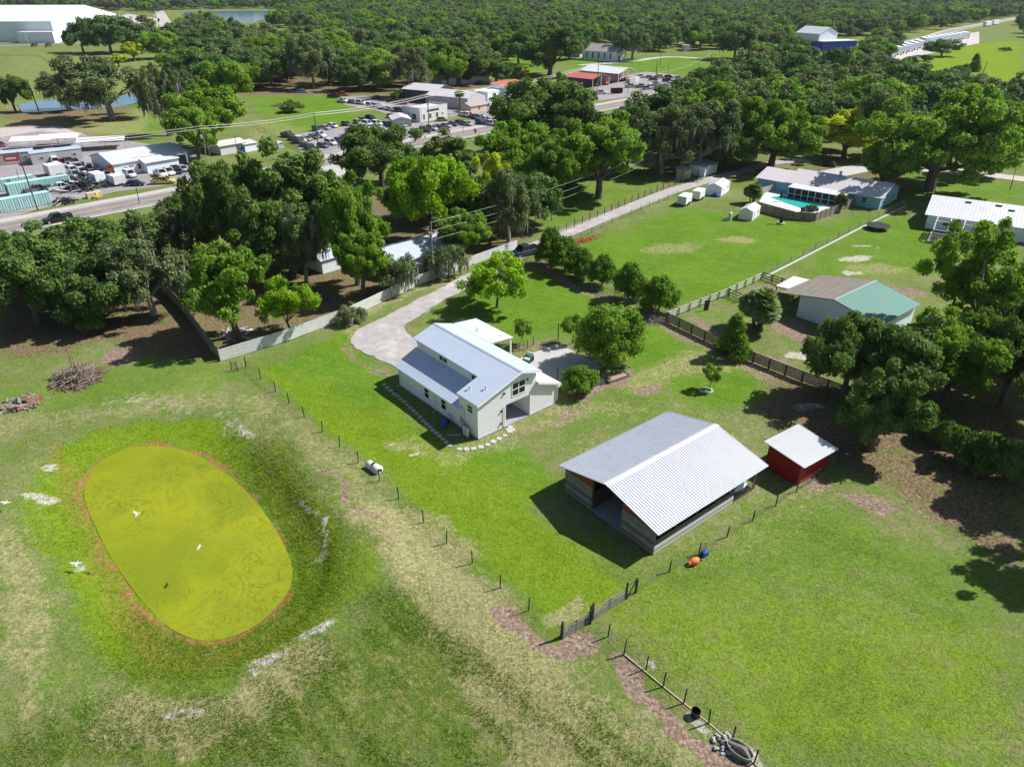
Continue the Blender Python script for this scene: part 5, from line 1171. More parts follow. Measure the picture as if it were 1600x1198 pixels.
# the far wood that reads as one mass: instances on points
def forest():
    r = np.random.default_rng(99); pts = []
    Xs = []; 
    for y0, y1, sp in ((430, 1300, 17.0), (1300, 2700, 24.0)):
        nx = int(2*.78*y1/sp); ny = int((y1-y0)/sp)
        a, b = np.meshgrid(np.arange(nx), np.arange(ny)); x = (a.ravel()-nx/2)*sp+r.normal(0, sp*.3, a.size); y = y0+b.ravel()*sp+r.normal(0, sp*.3, a.size)
        Xs.append(np.stack([x, y, np.full(len(x), sp/17.0)], 1))
    Q = np.concatenate(Xs); x, y = Q[:, 0], Q[:, 1]
    u, v = pix(x, y, 0); k = (u > -60) & (u < 1660)
    # the near limit of the wood, in rows of the photograph surveyed to ground
    lim = np.interp(u, [-60, 70, 130, 200, 262, 275, 450, 470, 700, 900, 1000, 1100, 1200, 1250, 1300, 1370, 1440, 1500, 1540, 1600, 1700], [12, 14, 18, 24, 28, 62, 50, 62, 60, 76, 66, 64, 74, 70, 60, 62, 50, 42, 36, 60, 60])
    k &= v < lim
    ex = [[(262,62),(285,45),(330,46),(400,60),(470,62),(470,48),(330,30),(280,30)], [(255,40),(262,16),(430,14),(450,34),(400,40)], [(1500,70),(1600,52),(1600,140),(1480,110),(1440,90)], [(60,34),(140,14),(262,22),(262,50)],
          [(1225,90),(1225,60),(1335,60),(1335,92)], [(1360,100),(1480,44),(1560,32),(1600,24),(1600,34),(1540,72),(1400,100)], [(1500,66),(1600,66),(1600,45),(1540,48)]]
    for e in ex: k &= polyd(x, y, P2(e)) > 3
    k &= lined(x, y, HW[len(HW)//2:]) > 16
    for a, b, c in TREES:
        if b > 420: k &= (x-a)**2+(y-b)**2 > 49
    Q = Q[k]; me = bpy.data.meshes.new('forest'); me.from_pydata([(a, b, 0) for a, b, _ in Q], [], [])
    at = me.attributes.new('sc', 'FLOAT', 'POINT'); at.data.foreach_set('value', (Q[:, 2]**.85*r.uniform(.7, 1.45, len(Q))).astype(np.float32))
    o = link('far_woodland', me); tag(o, kind='stuff'); tag(o, 'dense far woodland of oaks running to the horizon', 'woodland')
    ng = bpy.data.node_groups.new('scatter', 'GeometryNodeTree'); ng.interface.new_socket('Geometry', in_out='INPUT', socket_type='NodeSocketGeometry'); ng.interface.new_socket('Geometry', in_out='OUTPUT', socket_type='NodeSocketGeometry')
    n = ng.nodes; l = ng.links.new
    gi = n.new('NodeGroupInput'); go = n.new('NodeGroupOutput'); jn = n.new('GeometryNodeJoinGeometry'); ip = n.new('GeometryNodeInstanceOnPoints')
    for key in ('mid5', 'mid4', 'mid3', 'mid2', 'mid1'):
        ob = USED.get(key)
        if ob is None: continue
        oi = n.new('GeometryNodeObjectInfo'); oi.inputs['Object'].default_value = ob; oi.inputs['As Instance'].default_value = True; oi.transform_space = 'ORIGINAL'; l(oi.outputs['Geometry'], jn.inputs[0])
    l(gi.outputs[0], ip.inputs['Points']); l(jn.outputs[0], ip.inputs['Instance']); ip.inputs['Pick Instance'].default_value = True
    ri = n.new('FunctionNodeRandomValue'); ri.data_type = 'INT'; ri.inputs['Min'].default_value = 0; ri.inputs['Max'].default_value = 4; l(ri.outputs[2], ip.inputs['Instance Index'])
    rr = n.new('FunctionNodeRandomValue'); rr.data_type = 'FLOAT_VECTOR'; rr.inputs[0].default_value = (0, 0, 0); rr.inputs[1].default_value = (0, 0, 6.28); l(rr.outputs[0], ip.inputs['Rotation'])
    na = n.new('GeometryNodeInputNamedAttribute'); na.data_type = 'FLOAT'; na.inputs['Name'].default_value = 'sc'; l(na.outputs[0], ip.inputs['Scale'])
    l(ip.outputs[0], go.inputs[0]); md = o.modifiers.new('scatter', 'NODES'); md.node_group = ng
    print('FOREST', len(Q))
forest()
# ================================================================ VEHICLES
def loft(mb, secs):      # secs: (x, [(y,z) ...]) closed rings
    n = len(secs[0][1]); vs = [(x, y, z) for x, r in secs for (y, z) in r]; fs = []
    for i in range(len(secs)-1):
        for k in range(n): fs.append((i*n+k, i*n+(k+1) % n, (i+1)*n+(k+1) % n, (i+1)*n+k))
    fs.append(tuple(reversed(range(n)))); fs.append(tuple((len(secs)-1)*n+k for k in range(n)))
    mb.add(vs, fs)
def ring(w, z0, z1, ch=.08): return [(-w+ch, z0), (w-ch, z0), (w, z0+ch*1.5), (w, z1-ch), (w-ch*1.5, z1), (-w+ch*1.5, z1), (-w, z1-ch), (-w, z0+ch*1.5)]
def car_proto(kind):
    L, W, H = {'sedan': (4.6, .9, 1.42), 'suv': (4.8, .95, 1.75), 'pickup': (5.7, .98, 1.85), 'van': (5.3, .98, 2.0)}[kind]
    b = MB(); g = MB(); hb = {'sedan': .82, 'suv': 1.0, 'pickup': 1.08, 'van': 1.05}[kind]
    h = L/2
    loft(b, [(-h, ring(W*.82, .35, hb*.86)), (-h+.25, ring(W*.97, .28, hb)), (-h+1.2, ring(W, .25, hb)), (h-1.6, ring(W, .25, hb)), (h-.5, ring(W*.96, .28, hb*.9)), (h, ring(W*.78, .36, hb*.74))])
    if kind == 'sedan': c = [(-1.95, hb), (-1.25, H), (.25, H), (1.15, hb)]
    elif kind == 'suv': c = [(-2.3, hb), (-2.0, H), (.35, H), (1.15, hb)]
    elif kind == 'van': c = [(-2.5, hb), (-2.4, H), (1.0, H), (1.9, hb)]
    else: c = [(-.75, hb), (-.6, H), (.75, H), (1.45, hb)]
    (xa, za), (xb, zb), (xc, zc), (xd, zd) = c; wi = W*.80
    vs = [(xa, -W*.95, za-.02), (xd, -W*.95, za-.02), (xd, W*.95, za-.02), (xa, W*.95, za-.02), (xb, -wi, zb-.05), (xc, -wi, zc-.05), (xc, wi, zc-.05), (xb, wi, zb-.05)]
    g.add(vs, [(0,3,2,1),(4,5,6,7),(0,1,5,4),(1,2,6,5),(2,3,7,6),(3,0,4,7)])
    loft(b, [(xb-.04, ring(wi*.97, zb-.049, zb+.01, .015)), (xc+.04, ring(wi*.97, zb-.049, zb+.01, .015))])
    for sgn in (-1, 1):      # pillars
        for (p, q) in (((xa, sgn*W*.955, za), (xb, sgn*(wi+.01), zb-.04)), ((xd, sgn*W*.955, zd), (xc, sgn*(wi+.01), zc-.04)), (((xb+xc)/2, sgn*W*.955, za), ((xb+xc)/2, sgn*(wi+.01), zb-.04))): b.bar(p, q, .09)
    if kind == 'pickup':
        b.box(-h+.06, -W+.02, hb+.001, -.85, -W+.1, hb+.16).box(-h+.06, W-.1, hb+.001, -.85, W-.02, hb+.16).box(-h+.05, -W+.101, hb+.001, -h+.13, W-.101, hb+.16)
        g.box(-h+.14, -W+.11, hb+.002, -.86, W-.11, hb+.03)
    return dict(body=b.mesh('body', M['carpaint']), windows=g.mesh('windows', M['glass']), h=h, W=W)
WH = MB().tube([(0, -.11, 0), (0, .11, 0)], .34, 14).mesh('wheel', M['tyre']); RIM = MB().tube([(0, -.12, 0), (0, .12, 0)], .2, 10).mesh('rim', M['greywall'])
LMP = MB().box(-.02, -.16, -.06, .03, .16, .06).mesh('headlight', M['lightm'])
CP = {k: car_proto(k) for k in ('sedan', 'suv', 'pickup', 'van')}
PC = {'white': (.75,.76,.77), 'silver': (.42,.44,.47), 'grey': (.14,.15,.16), 'black': (.012,.013,.016), 'blue': (.03,.07,.2), 'dark blue': (.012,.025,.07), 'red': (.3,.02,.02), 'maroon': (.16,.03,.03), 'brown': (.12,.06,.035), 'tan': (.4,.36,.28), 'teal': (.04,.10,.12), 'orange': (.5,.13,.04), 'navy': (.012,.025,.07), 'yellow': (.65,.55,.1), 'light blue': (.25,.4,.6)}
def car(kind, col, px, py, ang, label, group=None, z=.06, s=1.0):
    p = CP[kind]; P = G(px, py, z); r = empty('pickup_truck' if kind == 'pickup' else 'car', P, D2R(ang), label, 'pickup' if kind == 'pickup' else 'car', group); r.scale = (s, s, s)
    o = link('body', p['body'], r); o.color = (*PC[col], 1); link('windows', p['windows'], r)
    for x in (-p['h']+.95, p['h']-.95):
        for y in (-p['W']+.06, p['W']-.06):
            q = link('wheel', WH, r); q.location = (x, y, .34); link('rim', RIM, q)
    for y in (-.6, .6): q = link('headlight', LMP, r); q.location = (p['h']-.02, y, .68)
    return r
ORD = ['first','second','third','fourth','fifth','sixth','seventh','eighth','ninth','tenth','eleventh','twelfth']
def row(x0, y0, x1, y1, cols, ang, place, kinds=None, group=None):
    n = len(cols)
    for i, c in enumerate(cols):
        t = i/(n-1) if n > 1 else 0; k = kinds[i] if kinds else ('suv' if i % 3 == 1 else 'sedan')
        car(k, c, x0+(x1-x0)*t, y0+(y1-y0)*t, ang+random.uniform(-4, 4), '%s %s, %s from left in %s' % (c, k if k != 'suv' else 'SUV', ORD[i], place), group or 'cars in '+place)
car('pickup', 'dark blue', 820, 398, 218, 'dark blue crew-cab pickup on the drive at the hedge end', z=.05, s=1.04)
car('pickup', 'black', 91, 346, 226, 'dark pickup with teal bed travelling on the highway at the far left', z=.075)
car('suv', 'white', 1036, 148, 222, 'white car driving on the highway right of the equipment store', z=.075)
car('sedan', 'black', 1293, 259, 140, 'black car parked on the drive behind the pale blue bungalow')
car('van', 'maroon', 54, 73, 262, 'reddish van on the road before the huge warehouse, left one', z=.07, s=1.1); car('van', 'brown', 76, 73, 262, 'brownish van on the road before the huge warehouse, right one', z=.07, s=1.1)
A = -42
row(450, 214, 485, 234, ['black','dark blue','black','grey','dark blue'], -38, 'the hedge row of the dark car lot', ['pickup','sedan','pickup','sedan','suv'])
row(497, 205, 520, 199, ['grey','silver','white'], A, 'the middle row of the dark car lot', ['suv','sedan','sedan'])
row(541, 196, 560, 193, ['teal','silver'], A, 'the short row beyond the silver cars', ['sedan','sedan'])
row(557, 203, 590, 200, ['teal','white','white','silver'], A, 'the near row behind the round oak', ['sedan','suv','sedan','sedan'])
row(567, 190, 580, 188, ['dark blue','black'], A, 'the back pair on the grass edge', ['sedan','suv'])
row(575, 196, 604, 196, ['white','white','teal'], A, 'the row left of the grey garage', ['suv','suv','sedan'])
row(536, 160, 565, 163, ['white','grey','white'], A, 'the first white row beyond the meadow', ['pickup','sedan','suv'])
row(580, 167, 612, 173, ['white','silver','white','white'], A, 'the second white row beyond the meadow', ['suv','suv','sedan','sedan'])
car('suv', 'teal', 625, 175, -10, 'teal-grey pickup-size car left of the white dealer office'); car('van', 'white', 641, 181, -70, 'white van against the left wall of the dealer office')
car('pickup', 'black', 522, 153, 0, 'black pickup beside the orange truck'); car('pickup', 'orange', 535, 150, 0, 'orange flatbed truck on the dirt beyond the meadow')
car('pickup', 'blue', 461, 145, 5, 'blue pickup in the clearing by the woods'); car('sedan', 'light blue', 474, 145, 0, 'pale blue car right beside the blue pickup')
car('sedan', 'dark blue', 591, 155, 10, 'dark blue car in front of the woods'); car('van', 'maroon', 628, 163, -12, 'maroon van in front of the warehouses'); car('sedan', 'maroon', 612, 161, 0, 'dark red coupe left of the maroon van')
car('sedan', 'tan', 691, 189, 5, 'tan car in front of the dealer office right end'); car('sedan', 'silver', 628, 198, -42, 'silver car at the front of the small garage')
row(665, 206, 719, 194, ['black','silver','dark blue','silver','blue','dark blue'], A, 'the dealer row beside the highway verge', ['suv','suv','sedan','sedan','sedan','sedan'])
row(724, 181, 768, 190, ['white','white','red','silver','white','white'], A, 'the row right of the tan cottage', ['sedan','suv','sedan','suv','sedan','sedan'])
car('suv', 'light blue', 703, 166, 0, 'pale blue car in the shade beside the dark warehouse'); car('sedan', 'black', 750, 131, 0, 'black car up behind the right warehouse')
# workshop yard
row(252, 275, 286, 267, ['white','white','black','silver'], A, 'the row in front of the workshop bay', ['pickup','pickup','pickup','sedan'])
car('suv', 'white', 204, 276, A, 'white SUV before the workshop windows'); car('sedan', 'dark blue', 212, 290, 8, 'dark blue coupe by the roadside in front of the workshop')
car('pickup', 'yellow', 256, 287, 8, 'small yellow truck bed by the roadside at the workshop')
row(102, 268, 128, 272, ['white','white','white'], A, 'the crowded yard right of the mobile office', ['pickup','suv','pickup']); row(118, 277, 140, 280, ['silver','black','grey'], A, 'the crowded yard among the scrap', ['pickup','sedan','sedan'])
row(112, 260, 128, 262, ['maroon','blue'], A, 'the back of the crowded yard', ['sedan','sedan']); row(160, 283, 170, 284, ['grey','grey'], A, 'the yard between the two box trailers', ['pickup','sedan'])
car('sedan', 'red', 0, 229, 0, 'red car at the left edge behind the mobile office')
# store yard
car('pickup', 'grey', 940, 133, 70, 'grey truck left of the orange tractor'); car('pickup', 'white', 938, 147, 0, 'pale trailer-bed truck at the near left corner of the store yard')
car('sedan', 'black', 1020, 126, 0, 'dark car in the right half of the store yard'); car('pickup', 'black', 1043, 128, 0, 'black pickup at the far right of the store yard'); car('pickup', 'white', 1046, 134, 20, 'white flatbed in front of the black pickup'); car('suv','silver',1010,140,10,'silver vehicle near the pallets of the store yard'); car('sedan','white',1025,132,10,'white car behind the tall pole of the store yard')
r = empty('dumpster', G(956, 147), D2R(10), 'black open roll-off dumpster in the store yard', 'dumpster'); b = MB(); b.box(0, 0, .3, 5, .1, 2.2).box(0, 2.2, .3, 5, 2.3, 2.2).box(0, .101, .3, .1, 2.199, 2.2).box(4.9, .101, .3, 5, 2.199, 2.2).box(.101, .101, .3, 4.899, 2.199, .4); b.build('body', M['black'], r)
for i, (px, py) in enumerate([(984, 131), (992, 129)]):
    r = empty('stock_crate', G(px, py), D2R(48), ['white crate stack in the middle of the store yard, left', 'pale crate stack in the middle of the store yard, right'][i], 'crate'); MB().box(0, 0, 0, 4, 2.4, 2.2).build('box', M['greywall' if i == 0 else 'white'], r)
def tractor(px, py, ang, label):
    r = empty('tractor', G(px, py), D2R(ang), label, 'tractor', 'orange tractors at the equipment store'); MB().box(-.2, -.4, .7, 1.6, .4, 1.4).box(-1.1, -.5, .8, -.2, .5, 1.2).build('body', M['orangep'], r)
    q = MB(); q.box(-1.2, -.7, 2.5, .1, .7, 2.6)
    for x in (-1.1, 0):
        for y in (-.6, .6): q.bar((x, y, 1.1), (x, y, 2.5), .07)
    q.build('canopy', M['orangep'], r)
    for x, y, s in ((-.7, -.8, 1.9), (-.7, .8, 1.9), (1.2, -.65, 1.2), (1.2, .65, 1.2)):
        w_ = link('wheel', WH, r); w_.location = (x, y, .34*s); w_.scale = (s, 1.6, s)
tractor(948, 133, 240, 'orange tractor left in front of the open store'); tractor(951, 131, 200, 'orange tractor right behind the first at the open store'); tractor(973, 127, 240, 'orange-red tractor under the canopy edge of the store'); tractor(979, 125, 220, 'orange-red tractor farthest right under the store canopy')
# scattered far parking at the warehouse
row(150, 36, 215, 30, ['white','silver','white','blue','silver','white','silver','black'], 60, 'the near row, top-left car park', ['suv']*8)
row(170, 30, 240, 26, ['black','white','dark blue','silver','black','red','white'], 60, 'the far row, top-left car park', ['suv']*7)

row(108, 262, 140, 268, ['grey','white','tan','black','silver'], -60, 'the packed second line of the crowded yard', ['sedan','sedan','suv','sedan','suv'])
row(134, 272, 168, 276, ['black','grey','dark blue','white'], -50, 'the line against the workshop gable', ['suv','sedan','pickup','sedan'])
row(505, 230, 530, 222, ['grey','white','blue'], A, 'the near verge end of the dark car lot', ['sedan','suv','sedan'])
row(612, 184, 640, 188, ['grey','white'], A, 'the gap between garage and dealer office', ['sedan','suv'])
row(730, 196, 752, 194, ['silver','dark blue'], A, 'the dealer forecourt near the road sign', ['sedan','suv'])
row(1000, 122, 1060, 123, ['white','grey','tan','black','silver'], 20, 'the back line of the equipment store yard', ['pickup','sedan','pickup','suv','sedan'])
row(985, 137, 1035, 138, ['tan','grey','white','dark blue'], 30, 'the middle line of the equipment store yard', ['pickup','pickup','suv','pickup'])

row(88, 256, 118, 256, ['white','red','grey','dark blue'], -50, 'the strip behind the box trailer', ['suv','sedan','pickup','sedan'])
row(60, 300, 96, 297, ['grey','black','white'], 40, 'the gap behind the teal containers', ['pickup','sedan','pickup'])
row(470, 222, 500, 214, ['white','tan','grey','white'], A, 'the inner line of the dark car lot', ['suv','sedan','sedan','pickup'])
row(640, 176, 675, 168, ['white','dark blue','silver'], A, 'the shade line behind the dealer office', ['pickup','suv','sedan'])
row(770, 196, 790, 190, ['white','grey'], A, 'the verge by the lot corner trees', ['suv','sedan'])
# ================================================================ FENCES, POLES, WIRES
def wirefence(name, label, pxs, h, tall=None, mesh='wiremesh', rail=False, lines=(.3, .7, 1.1), r0=.055, postm='post', top=None):
    P = []
    for q in pxs: g_ = G(q[0], q[1]); P.append(Vector((g_.x, g_.y, gz1(g_.x, g_.y) if g_.y < 110 else 0)))
    r = empty(name, P[0], 0, label, 'fence'); o = P[0]; pm = MB().tube([(0, 0, -.1), (0, 0, h+.1)], r0, 6).mesh('post', M[postm])
    for k, p in enumerate(P):
        q = link('post', pm, r); q.location = p-o
        q.rotation_euler = (random.uniform(-.04, .04), random.uniform(-.05, .05), 0)
        if tall and k in tall: q.scale = (1.5, 1.5, tall[k])
    m = MB()
    for i in range(len(P)-1):
        a = P[i]-o; b = P[i+1]-o
        m.add([a+Vector((0, 0, .03)), b+Vector((0, 0, .03)), b+Vector((0, 0, h)), a+Vector((0, 0, h))], [(0, 1, 2, 3)])
    m.build('wire_mesh', M[mesh], r)
    m = MB()
    for i in range(len(P)-1):
        a = P[i]-o; b = P[i+1]-o
        for z in lines: m.bar(a+Vector((0, 0, z)), b+Vector((0, 0, z)), .008)
        if rail: m.bar(a+Vector((0, 0, h)), b+Vector((0, 0, h)), .05)
    m.build('wire', M['wire'], r)
    return r
def interp(pts, n):
    L = [0]; 
    for i in range(len(pts)-1): L.append(L[-1]+(G(*pts[i+1])-G(*pts[i])).length)
    out = []
    for k in range(n):
        t = L[-1]*k/(n-1); i = max(j for j in range(len(L)) if L[j] <= t+1e-6); i = min(i, len(pts)-2); f = (t-L[i])/(L[i+1]-L[i])
        a = G(*pts[i]); b = G(*pts[i+1]); c = a.lerp(b, f); out.append(pix(c.x, c.y, 0))
    return out
wirefence('wire_fence', 'thin wire fence on dark steel posts from the white fence corner to the farm gate', [(385,575),(408,592),(431,612.5),(452,631),(476,653),(504,676),(531,699.5),(560,726),(593,753),(623,781),(662,817),(698,848),(738,879.5),(781.5,918),(826,954),(876,996)], 1.4)
wirefence('wire_fence', 'wire fence with dark posts from the farm gate to the bottom edge of the field', [(923,974),(950,994),(975,1022.5),(1009.5,1045),(1036,1073),(1068,1099),(1107,1130),(1144,1157.5),(1178,1192.5),(1205,1218)], 1.4)
wirefence('wire_fence', 'wire fence behind the barn from the farm gate towards the red shed', [(994,926),(1045.6,894),(1092,866),(1135.8,839),(1175.9,813.5),(1212,789.7),(1244,768),(1275,748),(1308,728),(1345,702)], 1.2)
b = MB(); pl = [G(*q) for q in interp([(975,1022.5),(1036,1073),(1107,1130),(1178,1192.5),(1205,1218)], 14)]
for i in range(13): b.bar(pl[i]+Vector((0,0,.07)), pl[i+1]+Vector((0,0,.07)), .06, .10)
ob = tag(b.build('timber_edging', M['tan']), 'pale timber edging lying along the foot of the lower wire fence', 'edging')
# farm gates
def farmgate(a, b_, label, h=1.25):
    A = G(*a); B = G(*b_); A.z = gz1(A.x, A.y); L = (B-A).length; r = empty('farm_gate', A, math.atan2(B.y-A.y, B.x-A.x), label, 'gate', None); g_ = MB()
    for z in (.12, .33, .54, .78, 1.03, 1.28): g_.tube([(.12, 0, z*h/1.28), (L-.12, 0, z*h/1.28)], .045)
    for x in (.12, L/2, L-.12): g_.tube([(x, 0, .1), (x, 0, h)], .045)
    g_.tube([(.12, 0, .12), (L/2, 0, h-.05)], .035).tube([(L/2, 0, h-.05), (L-.12, 0, .12)], .035); g_.build('gate_panel', M['gatem'], r)
    for x in (0, L):
        q = link('gate_post', MB().tube([(0, 0, -.2), (0, 0, 1.9)], .09, 8).mesh('gate_post', M['darkwood']), r); q.location = (x, 0, 0)
M['gatem'] = mat('weathered_gate_steel', (.20,.185,.165), .6, .1, .2)
farmgate((878,997), (922,972), 'grey tubular farm gate nearest the camera, hung beside the pinkish gravel')
farmgate((925.5,968), (978,936), 'grey tubular farm gate behind the first, closing the gap to the corner post')
r = empty('corner_brace', G(980, 935), math.atan2(*(lambda d: (d.y, d.x))(G(993, 926)-G(980, 935))), 'short braced fence corner of dark posts beyond the second gate', 'fence')
L = (G(993, 926)-G(980, 935)).length; MB().tube([(L, 0, -.1), (L, 0, 1.7)], .1, 8).build('post', M['darkwood'], r); q = MB(); q.bar((0, 0, .3), (L, 0, 1.5), .07).bar((0, 0, 1.5), (L, 0, 1.5), .07).bar((0, 0, .2), (L, 0, .2), .07); q.build('rail', M['darkwood'], r)
# white horizontal board fence
def ribfence(name, label, pts, h, m, sp=.3):
    r = empty(name, pts[0], 0, label, 'fence'); o = Vector(pts[0]); b = MB(); p = MB(); k = int(h/sp)
    for i in range(len(pts)-1):
        A = Vector(pts[i])-o; B = Vector(pts[i+1])-o
        for j in range(k):
            z = .08+j*sp; dz = Vector((0, 0, z)); n_ = (B-A).cross(Vector((0, 0, 1))).normalized()*.012*(j % 2)
            b.bar(A+dz+n_+Vector((0, 0, sp*.42)), B+dz+n_+Vector((0, 0, sp*.42)), .03, sp*.84)
    b.build('boards', M[m], r); n = 0; pm = MB().box(-.05, -.05, 0, .05, .05, h+.02).mesh('post', M['greywall'])
    for i in range(len(pts)-1):
        A = Vector(pts[i])-o; B = Vector(pts[i+1])-o; c = max(1, int((B-A).length/2.6)); nn = (B-A).cross(Vector((0, 0, 1))).normalized()*-.09
        for j in range(c):
            q = link('post', pm, r); q.location = A.lerp(B, j/c)+nn
    return r

M['whitemetalf'] = mat('white_fence_board', (.62,.62,.62), .5, 0, .15, 1.5, dirt=(.3,.3,.28,.5), dsc=.8)
ribfence('board_fence', 'long white horizontal board fence beside the gravel drive', gp([(345,565),(450,533),(550,495),(650,447),(740,414),(808,389)]), 1.75, 'whitemetalf', .29)
boardfence('privacy_fence', 'tall grey weathered privacy fence running back into the shade from the white fence corner', gp([(343,562),(322,535),(300,505),(278,478),(255,455)]), 1.9, 'fencewood', 2.4)
wirefence('chain_fence', 'chain link fence along the hedge row beside the drive', interp([(818,413),(840,408),(880,425),(930,455),(1000,485),(1040,503)], 14), 1.35, mesh='chain', rail=True, lines=(), postm='wire')
# small double gate at drive
r = empty('drive_gate', G(822, 415), D2R(38), 'small open pipe gate beside the dark blue pickup', 'gate'); g_ = MB()
for z in (.2, .6, 1.2): g_.tube([(0, 0, z), (4.2, 0, z)], .03)
for x in (0, 2.1, 4.2): g_.tube([(x, 0, 0), (x, 0, 1.25)], .04)
g_.build('gate_panel', M['gatem'], r)
def railfence(name, label, pts, h, m, nr=3, step=2.4, thick=.05, rw=.16):
    r = empty(name, pts[0], 0, label, 'fence'); o = Vector(pts[0]); b = MB(); pm = MB().box(-.08, -.08, 0, .08, .08, h+.1).mesh('post', M[m]); n = 0
    for i in range(len(pts)-1):
        A = Vector(pts[i])-o; B = Vector(pts[i+1])-o; c = max(1, int(round((B-A).length/step))); nn = (B-A).cross(Vector((0, 0, 1))).normalized()*-.11
        for j in range(nr): z = Vector((0, 0, h*(j+.7)/nr)); b.bar(A+z+nn, B+z+nn, thick, rw)
        for j in range(c+(i == len(pts)-2)):
            if n < 98: q = link('post', pm, r); q.location = A.lerp(B, j/c); n += 1
    b.build('rail', M[m], r); return r
railfence('dark_fence', 'dark wooden rail-and-mesh fence between the lawn and the sandy paddock', gp([(1041,503),(1100,532),(1152,557),(1252,597),(1291,610),(1370,640)]), 1.45, 'darkwood', 5, 2.6, .05, .22)
railfence('rail_fence', 'white-topped three rail fence between the paddock and the neighbour lawn', gp([(1043,500),(1094,479),(1137,462),(1190,437)]), 1.3, 'whitemetalf', 3, 2.4, .05, .17)
railfence('rail_fence', 'dark rail fence behind the white canopy of the stable', gp([(1190,436),(1236,452)]), 1.3, 'darkwood', 3, 2.2)
railfence('paddock_gate', 'brown wooden gate standing open in the sandy paddock', gp([(1138,464),(1157,472)]), 1.4, 'wood', 3, 3.4)
wirefence('wire_fence', 'wire fence along the pale concrete strip up to the shade', interp([(1192,433),(1250,403),(1345,354),(1412,320)], 14), 1.2, mesh='chain', lines=(1.2,), postm='wire')
wirefence('post_fence', 'row of dark timber posts with wire on the far side of the lane', interp([(872,366),(930,341),(1000,311),(1060,287),(1090,276)], 22), 1.5, mesh='wiremesh', r0=.09, postm='darkwood')
wirefence('lane_fence', 'grey wire fence between the lane and the neighbour lawn', interp([(890,380),(960,347),(1020,320),(1058,306)], 12), 1.1, mesh='chain', lines=(1.1,), postm='wire')
wirefence('hedge_fence', 'wire fence along the left side of the dark car lot', interp([(399,198),(440,222),(492,247)], 10), 1.4, mesh='chain', lines=(1.3,), postm='wire')
wirefence('meadow_fence', 'dark wire fence across the distant meadow by the big road', interp([(0,88),(60,88),(88,104),(100,112)], 10), 1.4, mesh='chain', lines=(1.3,), postm='post')
wirefence('corner_fence', 'short wire panel fence leaning at the white fence corner', [(362,578),(372,580),(384,573)], 1.3, mesh='chain', lines=(1.2,.6))
wirefence('garden_fence', 'low wire fence round the flower bed behind the farmhouse', [(800,548),(812,548),(824,545),(834,541)], 1.3, mesh='wiremesh', lines=(.5,1.2), postm='darkwood')
railfence('yard_fence', 'white three-rail fence at the right edge beyond the huge bright tree', gp([(1570,244),(1600,234)]), 1.4, 'white', 3, 3)
# ---- poles
def pole(bx, by, top, label, r0=.16, arms=(), m='darkwood', lean=None, name='utility_pole', transformer=False, H=None):
    P = G(bx, by); H = H or Hof(P, top); r = empty(name, P, D2R(46), label, 'pole'); tp = Vector((0, 0, H))
    if lean:    # top pixel x
        Q = P.copy()
        for _ in range(8): x, _y = pix(Q.x, Q.y, H); Q.x += (lean-x)*depth((Q.x, Q.y, H))/FPX
        d = Matrix.Rotation(-D2R(46), 3, 'Z') @ (Q-P); tp = Vector((d.x, d.y, H))
    MB().tube([(0, 0, -.2), tp], [r0, r0*.65], 8).build('shaft', M[m], r)
    for z in arms: MB().cbox((tp.x*z/H, tp.y*z/H, z), (.12, 2.4, .14)).build('crossarm', M['darkwood'], r)
    if transformer: MB().tube([(.3, .3, H*.72), (.3, .3, H*.72+1.0)], .28, 10).build('transformer', M['greywall'], r)
    return P, H
M['conc_pole'] = mat('pale_grey_pole', (.45,.43,.40), .8)
pA = pole(325, 270, 197, 'utility pole with transformer beside the workshop drive', .16, (), 'paleb', 316, transformer=True)
pB = pole(499, 243, 176, 'utility pole at the corner of the dark car lot', .16, ()); pC = pole(671, 210, 147, 'utility pole in front of the dealer office', .16, (), transformer=True)
pD = pole(932, 156, 98, 'utility pole at the left corner of the store yard', .17)
pE = pole(1022, 97+72, 113, 'utility pole with crossarm at the highway junction', .17, (10.3,)); pF = pole(1108, 120, 82, 'utility pole behind the dead tree snag')
pole(1023, 140, 96, 'tall dark pole right inside the store yard', .2) ; pole(1043, 121, 98, 'thin pole at the back of the store yard', .12); pole(981, 148, 127, 'short dark pole on the grass verge of the store yard', .1)
pole(1031, 104, 80, 'pole beside the church field', .14)
pole(59.5, 329, 237, 'tall dark utility pole in front of the teal containers', .16, (), 'darkwood', 27); pole(34, 296, 264, 'thin short pole between the teal containers', .08, (), 'darkwood', 25); pole(218, 318, 281, 'thin dark pole at the near roadside by the coupe', .1, (), 'darkwood', 210)
pole(333, 268, 225, 'thin pale pole just right of the transformer pole', .09, (), 'paleb')
pole(372, 243, 212, 'thin pole before the white cottage', .09); pole(493, 245, 222, 'short lamp post beside the car lot pole', .07)
pG = pole(677, 440, 347, 'wooden utility pole with transformer by the white fence', .14, (), 'paleb', 673, transformer=True); pH = pole(1004, 283, 238, 'utility pole beside the lane among the oaks', .14, (), 'darkwood', 1010)
pole(862, 345, 315, 'short pole in the shaded yard left of the lane', .08)
pole(60, 172, 124, 'leaning bare dead trunk beside the distant pond', .22, (), 'bark', 42, name='bare_dead_tree')
pole(1578, 297, 262, 'thin dark pole at the road on the right edge', .1, (), 'darkwood', 1588); pole(1135, 108, 78+22, 'thin sign pole beside the field billboard', .1)
pole(1535, 117, 96, 'leaning dead trunk in the marsh field', .25, (), 'bark', 1543, name='bare_dead_tree')
pole(724, 207, 172, 'thin flag pole by the highway', .07); pole(743, 214, 206, 'short sign post', .05, name='sign_post') if False else None
